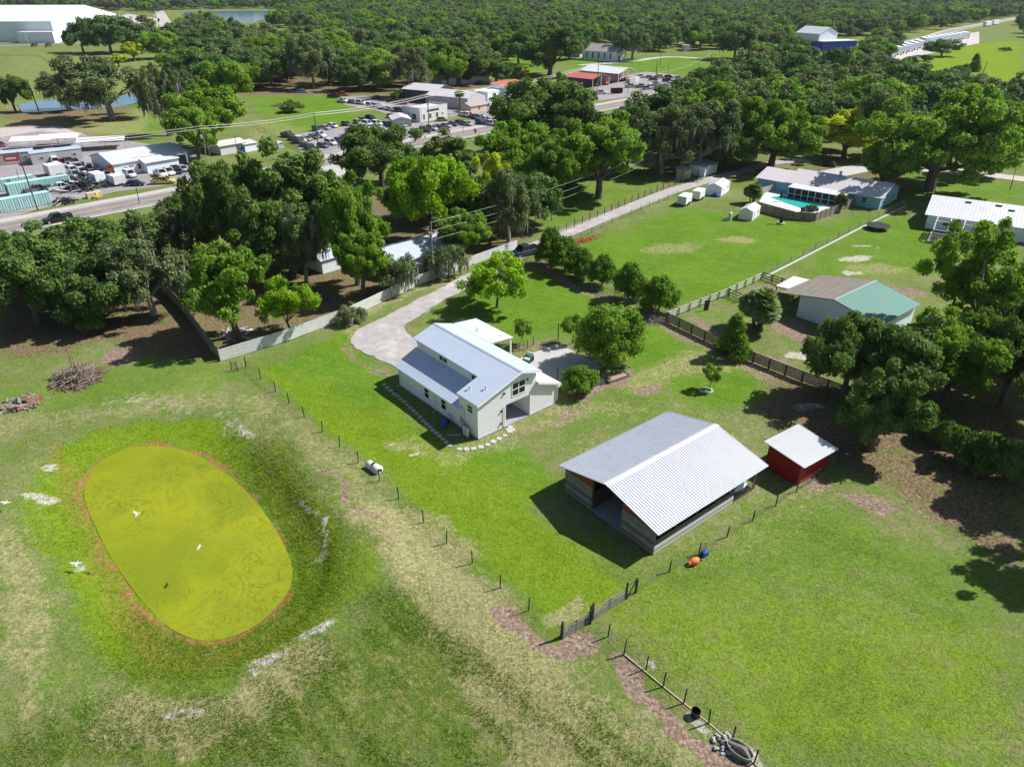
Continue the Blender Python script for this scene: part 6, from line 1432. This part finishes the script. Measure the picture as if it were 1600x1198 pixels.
# sign: orange diamond
r = empty('road_sign', G(743, 216), D2R(-46), 'orange diamond-shaped road sign beside the highway', 'road sign'); MB().tube([(0, 0, 0), (0, 0, 2.6)], .04).build('post', M['wire'], r)
d = MB(); d.cbox((0, -.06, 2.3), (1.25, .03, 1.25)); me = d.mesh('panel', M['orangep']); me.transform(Matrix.Translation((0, -.06, 2.3)) @ Matrix.Rotation(math.pi/4, 4, 'Y') @ Matrix.Translation((0, .06, -2.3))); link('panel', me, r)
# junction sign
r = empty('road_sign', G(1017, 168), D2R(-40), 'red warning sign on a post at the highway junction island', 'road sign'); MB().tube([(0, 0, 0), (0, 0, 4.2)], .12).build('post', M['darkwood'], r); MB().box(.3, -.1, 2.6, 1.7, -.04, 3.6).build('panel', M['redroof'], r)
# flag
r = empty('flag_pole', G(661, 222), D2R(10), 'striped red and white flag with blue canton hanging by the highway', 'flag'); Hf = Hof(G(661, 222), 160); MB().tube([(0, 0, 0), (0, 0, Hf)], .07).build('pole', M['conc_pole'], r)
fl = MB(); fr_ = MB(); fb_ = MB()
Hq = Hof(G(661, 222), 197)
def fp(u, v): return Vector((-.1-u*2.6, .25*math.sin(u*5)+.3*u, Hq-v*2.0-u*2.4-(.5*u*v)))
for i in range(13):
    mbx = fr_ if i % 2 == 0 else fl
    for k in range(8): mbx.add([fp(k/8, i/13), fp((k+1)/8, i/13), fp((k+1)/8, (i+1)/13), fp(k/8, (i+1)/13)], [(0, 1, 2, 3)])
for k in range(4): fb_.add([fp(k/9, -.0)+Vector((0, -.03, 0)), fp((k+1)/9, -.0)+Vector((0, -.03, 0)), fp((k+1)/9, .54)+Vector((0, -.03, 0)), fp(k/9, .54)+Vector((0, -.03, 0))], [(0, 1, 2, 3)])
f_ = fl.build('flag', M['white'], r); fr_.build('stripes', M['redroof'], f_); fb_.build('canton', M['royal'], f_)
# billboard in church field, snag
r = empty('billboard', G(1143, 113), D2R(10), 'white billboard on two posts in the church field', 'sign'); MB().box(-2.2, -.1, 1.8, 2.2, .1, 5.2).build('panel', M['white'], r)
for x in (-1.9, 1.9): q = link('post', MB().tube([(0, 0, 0), (0, 0, 2)], .12).mesh('post', M['darkwood']), r); q.location = (x, 0, 0)
r = empty('dead_tree', G(1108, 185), 0, 'bare dead tree snag with stubby forked limbs above the junction', 'dead tree'); Hs = Hof(G(1108, 185), 110)
q = MB(); q.tube([(0, 0, 0), (.3, 0, Hs*.5), (.3, 0, Hs*.7)], [.6, .5, .4], 8)
for (x, y, z, x2, z2) in ((.3,0,.6,-3.2,.86),(.3,0,.65,-1.5,.92),(.3,0,.65,1.6,1.0),(.5,0,.68,3.6,.90),(.4,0,.6,4.4,.80),(.2,0,.55,-4.2,.78)):
    q.tube([(x, y, z*Hs), ((x+x2)*.6, random.uniform(-1, 1), (z+(z2-z)*.4)*Hs), (x2, random.uniform(-1, 1), z2*Hs)], [.38, .28, .14], 6)
q.build('trunk', M['bark'], r)
for i, (x, y, h) in enumerate([(46,77,12),(75,64,6),(128,46,9),(145,26,11),(180,60,9),(232,34,10),(258,40,11),(288,48,9),(322,50,9)]):
    P = G(x, y); r = empty('street_lamp', P, 0, 'pale street lamp pole, %s from the left along the distant top-left road' % ORD[i], 'street lamp', 'street lamps along the distant road'); q = MB().tube([(0, 0, 0), (0, 0, h), (1.8, 0, h+.5)], .13); q.build('mast', M['conc_pole'], r); MB().cbox((2.0, 0, h+.5), (.9, .3, .15)).build('lamp_head', M['greywall'], r)
# ---- wires
def wire(name, label, pts, sag, r0=.025, m='wire'):
    q = MB()
    for i in range(len(pts)-1):
        a, b = Vector(pts[i]), Vector(pts[i+1]); n = 14; L_ = []
        for k in range(n+1): t = k/n; p = a.lerp(b, t); p.z -= sag*4*t*(1-t)*(b-a).length/60; L_.append(p)
        q.tube(L_, r0, 5)
    return tag(q.build(name, M[m]), label, 'cable')
M['cable'] = mat('weathered_grey_cable', (.42,.41,.38), .6, .1, .1)
def tp(pr, dz=0, dx=0): return (pr[0].x+dx, pr[0].y, pr[1]+dz)
lx = G(-160, 316); LH = 11.5
tx = pix(*tp(pA)); off = (lx.x, lx.y, LH)
W0 = [off, tp(pA), tp(pB), tp(pC), tp(pD)]
# the line over the far roofs climbs to the junction pole
wire('power_line', 'upper pair of thick pale power cables along the highway', [(a[0]-.5, a[1], a[2]-.1) for a in W0]+[tp(pE, -.1), tp(pF, -.1)], 1.0, .05, 'cable')
wire('power_line', 'lower thick pale cable strung just under the upper pair along the highway', [(a[0]+.6, a[1]-.5, a[2]-.6) for a in W0], 1.0, .09, 'cable')
wire('power_line', 'thin cable on the far side of the highway poles', [(a[0]+.9, a[1]+.8, a[2]-.15) for a in W0], 1.0, .05, 'cable')
wire('power_line', 'low thin cables running under the main highway lines from the transformer pole', [(-96, 184, 5), (pA[0].x, pA[0].y, pA[1]*.55), (pB[0].x, pB[0].y, pB[1]*.75)], .8, .03)
for i, (z0, z1) in enumerate([(.0, .0), (-1.4, -1.6), (-2.9, -2.9)]):
    wire('lane_cable', ['top thin cable from the white fence pole over the lane to the oaks', 'middle thin cable from the white fence pole over the lane to the oaks', 'lowest thin cable from the white fence pole over the lane to the oaks'][i], [tp(pG, z0-.1), tp(pH, z1-.1), (66, 215, 8+z1)], .8, .022, 'cable')
# ================================================================ SMALL THINGS
def pile(name, label, px, py, R, H, n, seed, mats_, rad=(.02, .07), cat='brush pile', L=(.6, 1.4)):
    P = G(px, py); P.z = gz1(P.x, P.y); r = empty(name, P, 0, label, cat); rr = random.Random(seed)
    bs = [MB() for _ in mats_]
    for i in range(n):
        a = rr.random()*6.28; d = R*math.sqrt(rr.random()); z = H*(1-d/R)*rr.random(); c = Vector((math.cos(a)*d, math.sin(a)*d, z))
        l = R*rr.uniform(*L)*.5; b = rr.random()*6.28; e = rr.uniform(-.35, .6); v = Vector((math.cos(b)*math.cos(e), math.sin(b)*math.cos(e), math.sin(e)))*l
        k = rr.uniform(*rad); q = c+v+Vector((rr.uniform(-.2, .2), rr.uniform(-.2, .2), 0))*l; p = c-v
        p.z = max(p.z, .03); q.z = max(q.z, .03)
        bs[i % len(bs)].tube([p, (c+Vector((0, 0, .05))), q], [k, k*.8, k*.4], 5)
    for b, m_ in zip(bs, mats_): b.build('branches', M[m_], r)
    return r
bp = pile('brush_pile', 'tall heap of dead branches with a pole sticking up, in front of the oaks', 122, 592, 2.6, 2.3, 420, 3, ['pileb', 'piler', 'pileb'])
MB().tube([(-.2, 0, 1), (-1.0, 1.2, 4.0)], [.08, .05]).tube([(.2, 0, 1), (-.5, 1.0, 3.4)], [.06, .04]).build('long_branch', M['wood'], bp)
pile('log_pile', 'low heap of thick pale cut logs at the left edge', 32, 632, 1.9, 1.0, 60, 5, ['pileb', 'pileb', 'piler'], (.07, .2), 'log pile', (.6, 1.2))
pile('brush_pile', 'small dark brush heap in the far clearing', 436, 166, 2.6, 1.6, 120, 6, ['piler', 'pileb'])
pile('rubble_heap', 'heap of grass clippings and twigs beside the dark fence corner', 1022, 500, 1.5, .9, 260, 8, ['pileb'], (.015, .04), 'brush pile')
pile('scrap_heap', 'pile of grey metal scrap beside the teal container', 100, 316, 2.6, 1.2, 120, 9, ['wire', 'black'], (.04, .12), 'scrap pile'); pile('scrap_heap', 'dark tangle of scrap in the middle of the crowded yard', 124, 292, 5.2, 1.8, 300, 10, ['black', 'wire', 'black'], (.05, .18), 'scrap pile')
pile('woodpile', 'jumbled garden debris inside the white fence corner', 368, 522, 1.8, .6, 90, 12, ['pileb', 'white'], (.04, .1), 'debris')
# white tank
r = empty('tank', G(585, 736), D2R(-40), 'white plastic tank lying beside the wire fence', 'tank'); MB().tube([(-.95, 0, .5), (-.85, 0, .5), (-.1, 0, .5), (-.02, 0, .5)], [.25, .48, .48, .4], 14).tube([(.02, 0, .5), (.1, 0, .5), (.85, 0, .5), (.95, 0, .5)], [.4, .5, .5, .25], 14).build('shell', M['white'], r, True)
MB().cbox((0, 0, 1.0), (.25, .3, .12)).build('lid', M['post'], r); MB().cbox((-.6, 0, .1), (.15, .8, .2)).cbox((.6, 0, .1), (.15, .8, .2)).build('foot', M['post'], r)
# tubs
def tub(px, py, rx, ry, h, label, name, m='black', rz=0, inner='post'):
    P = G(px, py); P.z = gz1(P.x, P.y); r = empty(name, P, rz, label, name.split('_')[-1]); n = 20; V = []; Fc = []
    for (s, z) in ((.88, 0), (1, h), (.93, h), (.8, .06)): V += [(rx*s*math.cos(2*math.pi*k/n), ry*s*math.sin(2*math.pi*k/n), z) for k in range(n)]
    for i in range(3): Fc += [(i*n+k, i*n+(k+1) % n, (i+1)*n+(k+1) % n, (i+1)*n+k) for k in range(n)]
    Fc.append(tuple(3*n+k for k in range(n))); MB().add(V, Fc).build('shell', M[m], r); return r
tub(1086, 1119, .33, .33, .6, 'round black tub standing at the lower wire fence', 'black_tub')
M['galvt'] = mat('mottled_trough', (.30,.31,.27), .7, .2, .3, 6, dirt=(.08,.09,.05,.8), dsc=3)
t_ = tub(1155, 1176, .95, .52, .45, 'oval mottled water trough at the lower fence near the bottom edge', 'water_trough', 'galvt', D2R(-45)); MB().tube([(-.8, 0, .3), (.2, .2, .34), (.8, -.1, .3)], [.1, .22, .08], 7).build('contents', M['pileb'], t_)
pile('rock_heap', 'few pale grey rocks beside the oval trough', 1130, 1160, .9, .35, 26, 21, ['stone'], (.1, .2), 'rocks', (.15, .4))
r = empty('wheelbarrow', G(1084, 881), D2R(25), 'orange-red wheelbarrow tub on the grass behind the barn', 'wheelbarrow'); r.scale = (.75, .75, .75); MB().tube([(-.75, 0, .38), (-.5, 0, .42), (0, 0, .5), (.5, 0, .46), (.72, 0, .42)], [.12, .36, .46, .38, .14], 12).build('tub', M['wbo'] if 'wbo' in M else M['orangep'], r, True)
MB().tube([(.9, -.06, .2), (.9, .06, .2)], .2, 12).build('wheel', M['tyre'], r); MB().tube([(-1.3, -.3, .55), (0, -.3, .25), (.9, 0, .2)], .025).tube([(-1.3, .3, .55), (0, .3, .25), (.9, 0, .2)], .025).build('handle', M['wood'], r)
r = empty('garden_tools', G(1100, 868), D2R(30), 'bundle of tools with a blue scoop leaning on the wire fence', 'tools'); MB().cbox((0, 0, .25), (.55, .45, .5), 0, .2).build('scoop', M['blue'], r)
q = MB(); [q.tube([(random.uniform(-.2, .2), random.uniform(-.2, .2), .1), (random.uniform(-.3, .3), random.uniform(-.2, .2), 1.5)], .025) for _ in range(5)]; q.build('handles', M['greywall'], r)
# items at barn end
r = empty('implement', G(1160, 772), D2R(38), 'grey tarpaulin-covered implement inside the open barn end', 'implement'); MB().tube([(-1.3, .6, .4), (-.6, .6, .7), (.5, .6, .65), (1.2, .6, .3)], [.2, .5, .5, .2], 9).build('cover', M['lbluew'], r); MB().cbox((0, .6, .2), (2.4, 1.2, .3)).build('base', M['black'], r)
# gas bottles + blower by the house
for i, x in enumerate((-.75, -.75)):
    P = hp(-.55, 1.25+i*.5); r = empty('gas_bottle', P, 0, ['white gas bottle against the farmhouse side wall, the one nearer the corner', 'white gas bottle against the farmhouse side wall, the farther one'][i], 'gas bottle', None); MB().tube([(0, 0, 0), (0, 0, .12), (0, 0, 1.0), (0, 0, 1.15)], [.17, .2, .2, .08], 12).build('cylinder', M['white'], r); MB().tube([(0, 0, 1.15), (0, 0, 1.25)], .05).build('valve', M['post'], r)
P = hp(-1.3, 4.7); r = empty('lawn_mower', P, .9, 'dark mower with blue drum in the shade beside the farmhouse', 'mower'); MB().tube([(0, 0, .2), (0, 0, .75)], .38, 12).build('drum', M['blued'] if 'blued' in M else M['royal'], r); MB().cbox((.5, .1, .25), (.7, .55, .35)).build('deck', M['black'], r); MB().tube([(.7, -.2, .4), (1.3, -.2, .9)], .03).tube([(.7, .3, .4), (1.3, .3, .9)], .03).tube([(1.3, -.2, .9), (1.3, .3, .9)], .03).build('handle', M['red'], r)
o = tag(MB().tube([(0, 0, .06), (1.5, .3, .06)], .035).build('pipe', M['white']), 'white pipe lying on the shaded grass near the gas bottles', 'pipe'); o.location = hp(-2.2, 2.8); o.rotation_euler.z = -.1
# stepping stones
SM = MB().box(-.24, -.24, -.03, .24, .24, .05).mesh('stepping_stone', M['stone'])
def stones(pxs, place, group, sc=1):
    for i, (x, y) in enumerate(pxs):
        o = link('stepping_stone', SM); P = G(x, y); o.location = (P.x, P.y, gz1(P.x, P.y)+.02); o.rotation_euler.z = random.random()*1.6; k = sc*random.uniform(.85, 1.15); o.scale = (k, k, 1)
        tag(o, '%s stepping stone %s' % (ORD2[i], place), 'stepping stone', group)
ORD2 = ORD+['thirteenth','fourteenth','fifteenth','sixteenth','seventeenth','eighteenth','nineteenth','twentieth','twenty-first','twenty-second','twenty-third','twenty-fourth']
L1 = [(600.5+i*(702-600.5)/20, 601.5+i*(695-601.5)/20-(1.2 if 3 < i < 12 else 0)) for i in range(21)]
stones(L1, 'from the far end in the straight row beside the farmhouse shade', 'stepping stones beside the farmhouse')
stones([(718,701),(729,701.5),(740,700.8),(751.5,698.5),(762,695),(771,690),(780,685.5),(789,680.5),(797,674),(794.5,671.5),(797.5,667.5),(801,671.5)], 'from the left on the curve before the farmhouse porch', 'stepping stones before the porch', 1.15)
# raised beds, bench, chair, posts on the patio
for i, (a, b_, w_, l_, an) in enumerate([(952, 600, 1.2, 3.4, 33), (929, 604, 1.1, 2.6, 33)]):
    r = empty('raised_bed', G(a, b_), D2R(an), ['longer timber raised bed beside the pink gravel', 'shorter timber raised bed between the round shrub and the longer bed'][i], 'raised bed', None); q = MB(); q.box(0, 0, 0, l_, .1, .35).box(0, w_-.1, 0, l_, w_, .35).box(0, .101, 0, .1, w_-.101, .35).box(l_-.1, .101, 0, l_, w_-.101, .35); q.build('frame', M['oldwood'], r); MB().box(.101, .101, .02, l_-.101, w_-.101, .25).build('soil', M['mulch'] if i else M['plantbed'] if 'plantbed' in M else M['mulch'], r)
r = empty('patio_chair', G(826, 564, .1), 1.0, 'pale green cushioned patio chair behind the farmhouse roof edge', 'chair'); q = MB(); q.box(-.5, -.5, .3, .5, .5, .5); q.build('seat', M['teal'], r); MB().box(.4, -.5, .501, .55, .5, 1.1).build('backrest', M['teal'], r); MB().box(-.5, -.55, .1, .5, -.501, .7).box(-.5, .501, .1, .5, .55, .7).build('armrest', M['black'], r)
for i, (x, y, t) in enumerate([(870.5, 593, 574.5), (872, 530.5, 504.5)]):
    P = G(x, y, .1); H = Hof(P, t); o = tag(MB().box(-.06, -.06, 0, .06, .06, H).build('patio_post', M['darkwood']), ['dark square post standing at the near edge of the patio', 'dark square post standing at the far corner of the patio'][i], 'post'); o.location = (P.x, P.y, 0)
# ring of stones round the little tree
P = G(1103, 611); r = empty('stone_ring', P, 0, 'ring of pale stones round the little lollipop tree', 'stone ring'); q = MB()
for k in range(13): a = k/13*6.28; q.cbox((math.cos(a)*.75, math.sin(a)*.6, .08), (.3, .22, .18), a+1.5)
q.build('stones', M['stone'], r)
# trampoline
r = empty('trampoline', G(1371, 358), 0, 'round black trampoline on the lawn beside the concrete strip', 'trampoline'); MB().tube([(0, 0, .8), (0, 0, .85)], 2.3, 24).build('mat', M['black'], r); q = MB()
for k in range(6): a = k/6*6.28; q.tube([(math.cos(a)*2.2, math.sin(a)*2.2, 0), (math.cos(a)*2.2, math.sin(a)*2.2, .82)], .04)
q.build('leg', M['wire'], r)
# pump, fire pit, cycle, black cover
r = empty('water_pump', G(1140, 344), .3, 'white cylindrical water filter tank on the neighbour lawn left of the arched shed', 'tank'); MB().tube([(0, 0, 0), (0, 0, 1.5), (0, 0, 1.7)], [.38, .38, .15], 12).build('tank', M['white'], r); MB().cbox((-.9, .1, .35), (.7, .6, .7)).build('pump', M['greywall'], r)
r = empty('fire_pit', G(1220, 350), 0, 'stone fire pit with dark chimney in front of the pool fence', 'fire pit'); MB().tube([(0, 0, 0), (0, 0, .3)], .75, 12).build('ring', M['stone'], r); MB().tube([(0, 0, .3), (0, 0, .8), (0, 0, 1.7)], [.35, .38, .14], 10).build('chimney', M['black'], r)
r = empty('bicycle', G(1203, 351), .1, 'bicycle lying on the grass left of the fire pit', 'bicycle'); q = MB()
for x in (-.5, .5): q.tube([(x+.33*math.cos(t*.524), .33*math.sin(t*.524), .05) for t in range(13)], .025, 5)
q.build('wheel', M['black'], r); MB().tube([(-.5, 0, .08), (0, .25, .1), (.5, 0, .08)], .02).tube([(-.5, 0, .08), (.1, -.1, .1), (0, .25, .1)], .02).build('frame', M['post'], r)
r = empty('black_cover', G(1103, 485), D2R(28), 'tall black sheet hung over the white rail fence', 'cover'); MB().cbox((0, 0, .85), (.9, .12, 1.7)).build('sheet', M['black'], r)
# orange flower bed
P = G(911, 378); r = np.random.default_rng(4); n = 700; C = np.stack([P.x+r.normal(0, 1.9, n), P.y+r.normal(0, .55, n), r.uniform(.05, .75, n)], 1); C[:, 1] += (C[:, 0]-P.x)*.75
nn = r.normal(size=(n, 3)); nn /= np.linalg.norm(nn, axis=1)[:, None]; t1 = np.cross(nn, [0, 0, 1.01]); t1 /= np.linalg.norm(t1, axis=1)[:, None]; t2 = np.cross(nn, t1); V = np.stack([C-t1*.1, C-t2*.07, C+t1*.1, C+t2*.07], 1).reshape(-1, 3)
M['flower'] = mat('orange_red_petals', (.55,.10,.03), .7, 0, .35, 3)
o = link('flower_bed', npmesh('flower_bed', V, np.arange(4*n).reshape(-1, 4), M['flower'])); tag(o, 'bed of orange-red flowers by the lane, end of the hedge row', 'flowers', kind='stuff')
# birds: egrets in flight over the pond, white birds by the bank
def egret(px, py, z, ang, label, span=1.0, fold=.25):
    P = G(px, py, z); r = empty('egret', P, ang, label, 'bird', None); r.scale = (.75, .75, .75); b = MB()
    b.tube([(-.42, 0, -.02), (-.25, 0, 0), (-.08, 0, .01), (.12, 0, .03), (.22, 0, .10), (.32, 0, .10), (.38, 0, .09)], [.01, .05, .085, .06, .035, .04, .015], 8)
    for sgn in (-1, 1):
        pts = [(.10, 0, .03), (.14, .28*span, .03+fold*.4), (.02, .60*span, .03+fold*.7), (-.06, .62*span, .02+fold*.7), (-.10, .3*span, .01+fold*.35), (-.10, 0, .0)]
        V = [(x, y*sgn, z_) for x, y, z_ in pts]+[(x, y*sgn, z_-.015) for x, y, z_ in pts]; n = 6
        b.add(V, [tuple(range(n)), tuple(reversed(range(n, 2*n)))]+[(i, (i+1) % n, n+(i+1) % n, n+i) for i in range(n)])
    b.build('body', M['white'], r); MB().tube([(.38, 0, .09), (.47, 0, .08)], [.014, .004], 5).build('beak', M['orangep'], r); MB().tube([(-.3, .02, -.03), (-.55, .02, -.04)], .01, 4).tube([(-.3, -.02, -.03), (-.55, -.02, -.04)], .01, 4).build('legs', M['black'], r)
egret(215, 804, 4.6, 1.2, 'white egret flying over the green pond, upper left of the two', .8, .5); egret(311, 855, 2.6, .1, 'white egret flying over the green pond, the one nearer its centre', .8, .1)
egret(9, 785, 1.0, 1.5, 'white egret flying low at the left edge', 1.1, .1); egret(120, 880, .5, 1.6, 'white egret flying low over the left bank of the pond', 1.2, .15)
# yellow drum & planter by the road
r = empty('concrete_planter', G(138, 311), D2R(47), 'cream rectangular skip at the roadside beside the yellow ring', 'skip'); MB().box(0, 0, 0, 3.2, 1.3, 1.2).build('box', M['tan'], r)
r = empty('yellow_ring', G(152, 310), D2R(-40), 'yellow upright tyre ring by the roadside', 'tyre'); me = MB().tube([(.55*math.cos(t*.524), 0, .65+.55*math.sin(t*.524)) for t in range(13)], .2, 8).mesh('ring', M['yel']if 'yel' in M else None); 
M['yel'] = mat('yellow_paint', (.75,.5,.08), .5); me.materials.clear(); me.materials.append(M['yel']); link('ring', me, r)
# white barrels and boxes by the white cottage
for i, (x, y, m_) in enumerate([(388, 236, 'white'), (380, 238, 'blue')]):
    P = G(x, y); o = tag(MB().tube([(0, 0, 0), (0, 0, 1.2)], .5, 10).build('barrel', M[m_]), ['white barrel beside the cottage left of the hedge', 'blue barrel beside the cottage left of the hedge'][i], 'barrel'); o.location = P
# ---- grass tufts and weeds, one scatter of blades
def tufts(name, label, dens, n, hgt, wd, m, seed, reg):
    r = np.random.default_rng(seed); x = r.uniform(reg[0], reg[1], n*3); y = r.uniform(reg[2], reg[3], n*3); u, v = pix(x, y, 0)
    k = (u > -30) & (u < 1630) & (v < 1230) & (r.random(n*3) < dens(x, y)); x = x[k][:n]; y = y[k][:n]; z = gz(x, y); n = len(x)
    V = []; Fs = []; lf = []
    B = 4
    for b in range(B):
        a = r.random(n)*6.28; h = hgt*r.uniform(.5, 1.4, n); w_ = wd*r.uniform(.6, 1.3, n); lx_ = r.normal(0, .45, n)*h; ly = r.normal(0, .45, n)*h; ox = r.normal(0, wd*1.6, n); oy = r.normal(0, wd*1.6, n)
        p0 = np.stack([x+ox-np.cos(a)*w_, y+oy-np.sin(a)*w_, z-.02], 1); p1 = np.stack([x+ox+np.cos(a)*w_, y+oy+np.sin(a)*w_, z-.02], 1); p2 = np.stack([x+ox+lx_, y+oy+ly, z+h], 1)
        V.append(np.stack([p0, p1, p2], 1)); lf.append(r.random(n))
    V = np.concatenate(V).reshape(-1, 3); F3 = np.arange(len(V)).reshape(-1, 3)
    o = link(name, npmesh(name, V, F3, m, {'leaf': np.concatenate(lf)})); tag(o, label, 'grass', kind='stuff'); print(name, n)
GM = leafmat('coarse_grass_blades', (.09,.18,.018), (.26,.34,.07), .25); GB = leafmat('bank_grass_blades', (.12,.22,.012), (.29,.37,.018), .25)
def d_coarse(x, y):
    P = P2([(-100,1150),(120,1120),(250,1110),(400,1090),(480,1030),(600,925),(700,960),(800,1060),(1000,1170),(1060,1230),(-100,1260)]); a = D2R(-49); q = .6*vnoise((x*math.cos(a)+y*math.sin(a))/6, (-x*math.sin(a)+y*math.cos(a))/.9, 1, 31)+.4*vnoise(x, y, 3, 32)
    return sstep(-polyd(x, y, P), -3, 3)*np.clip((q-.38)*3, 0, 1)
def d_bank(x, y):
    d = polyd(x, y, POND); return np.where((d > .8) & (d < 7), (1-sstep(d, 3.5, 7))*(.35+.65*vnoise(x, y, 1.6, 33))*(.1+.9*sstep(x, -34, -25)), 0)
tufts('coarse_grass', 'coarse uneven grass clumps in the foreground field', d_coarse, 30000, .16, .022, GM, 1, (-36, 16, 26, 50))
tufts('bank_grass', 'lush longer grass ringing the green pond', d_bank, 34000, .17, .022, GB, 2, (-52, -12, 34, 72))
def d_dry(x, y):
    P = P2([(330,690),(380,670),(440,700),(500,780),(520,860),(490,880),(440,800),(380,730)]); return sstep(-polyd(x, y, P), -.6, .8)*.5
tufts('dead_weeds', 'dead grey weed stalks on the far bank of the pond', d_dry, 2600, .55, .02, LM['dead'], 3, (-45, -10, 40, 75))
def d_meadow(x, y):
    P = P2([(640,705),(740,770),(1010,880),(1200,790),(1600,930),(1600,1230),(1200,1230),(960,1010),(880,985),(740,880),(560,727),(400,590),(560,560)]); return sstep(-polyd(x, y, P), -1, 1)*(.15+.5*(vnoise(x, y, 1.7, 35) > .5))
tufts('lawn_grass', 'short rough lawn grass tufts in the near fields', d_meadow, 55000, .07, .016, GB, 4, (-30, 36, 26, 72))

for o in bpy.data.objects:
    pass
# ---- the air: one even haze box over everything
hb = MB().box(-3200, -400, -4, 3200, 5200, 62).build('haze', None); tag(hb, kind='stuff')
hm = bpy.data.materials.new('haze_air'); hm.use_nodes = True; n_ = hm.node_tree.nodes; n_.remove(n_['Principled BSDF']); pv = n_.new('ShaderNodeVolumePrincipled'); hm.node_tree.links.new(pv.outputs[0], n_['Material Output'].inputs['Volume'])
pv.inputs['Color'].default_value = (.80, .90, 1, 1); pv.inputs['Density'].default_value = .00004; pv.inputs['Anisotropy'].default_value = .2; hb.data.materials.append(hm)
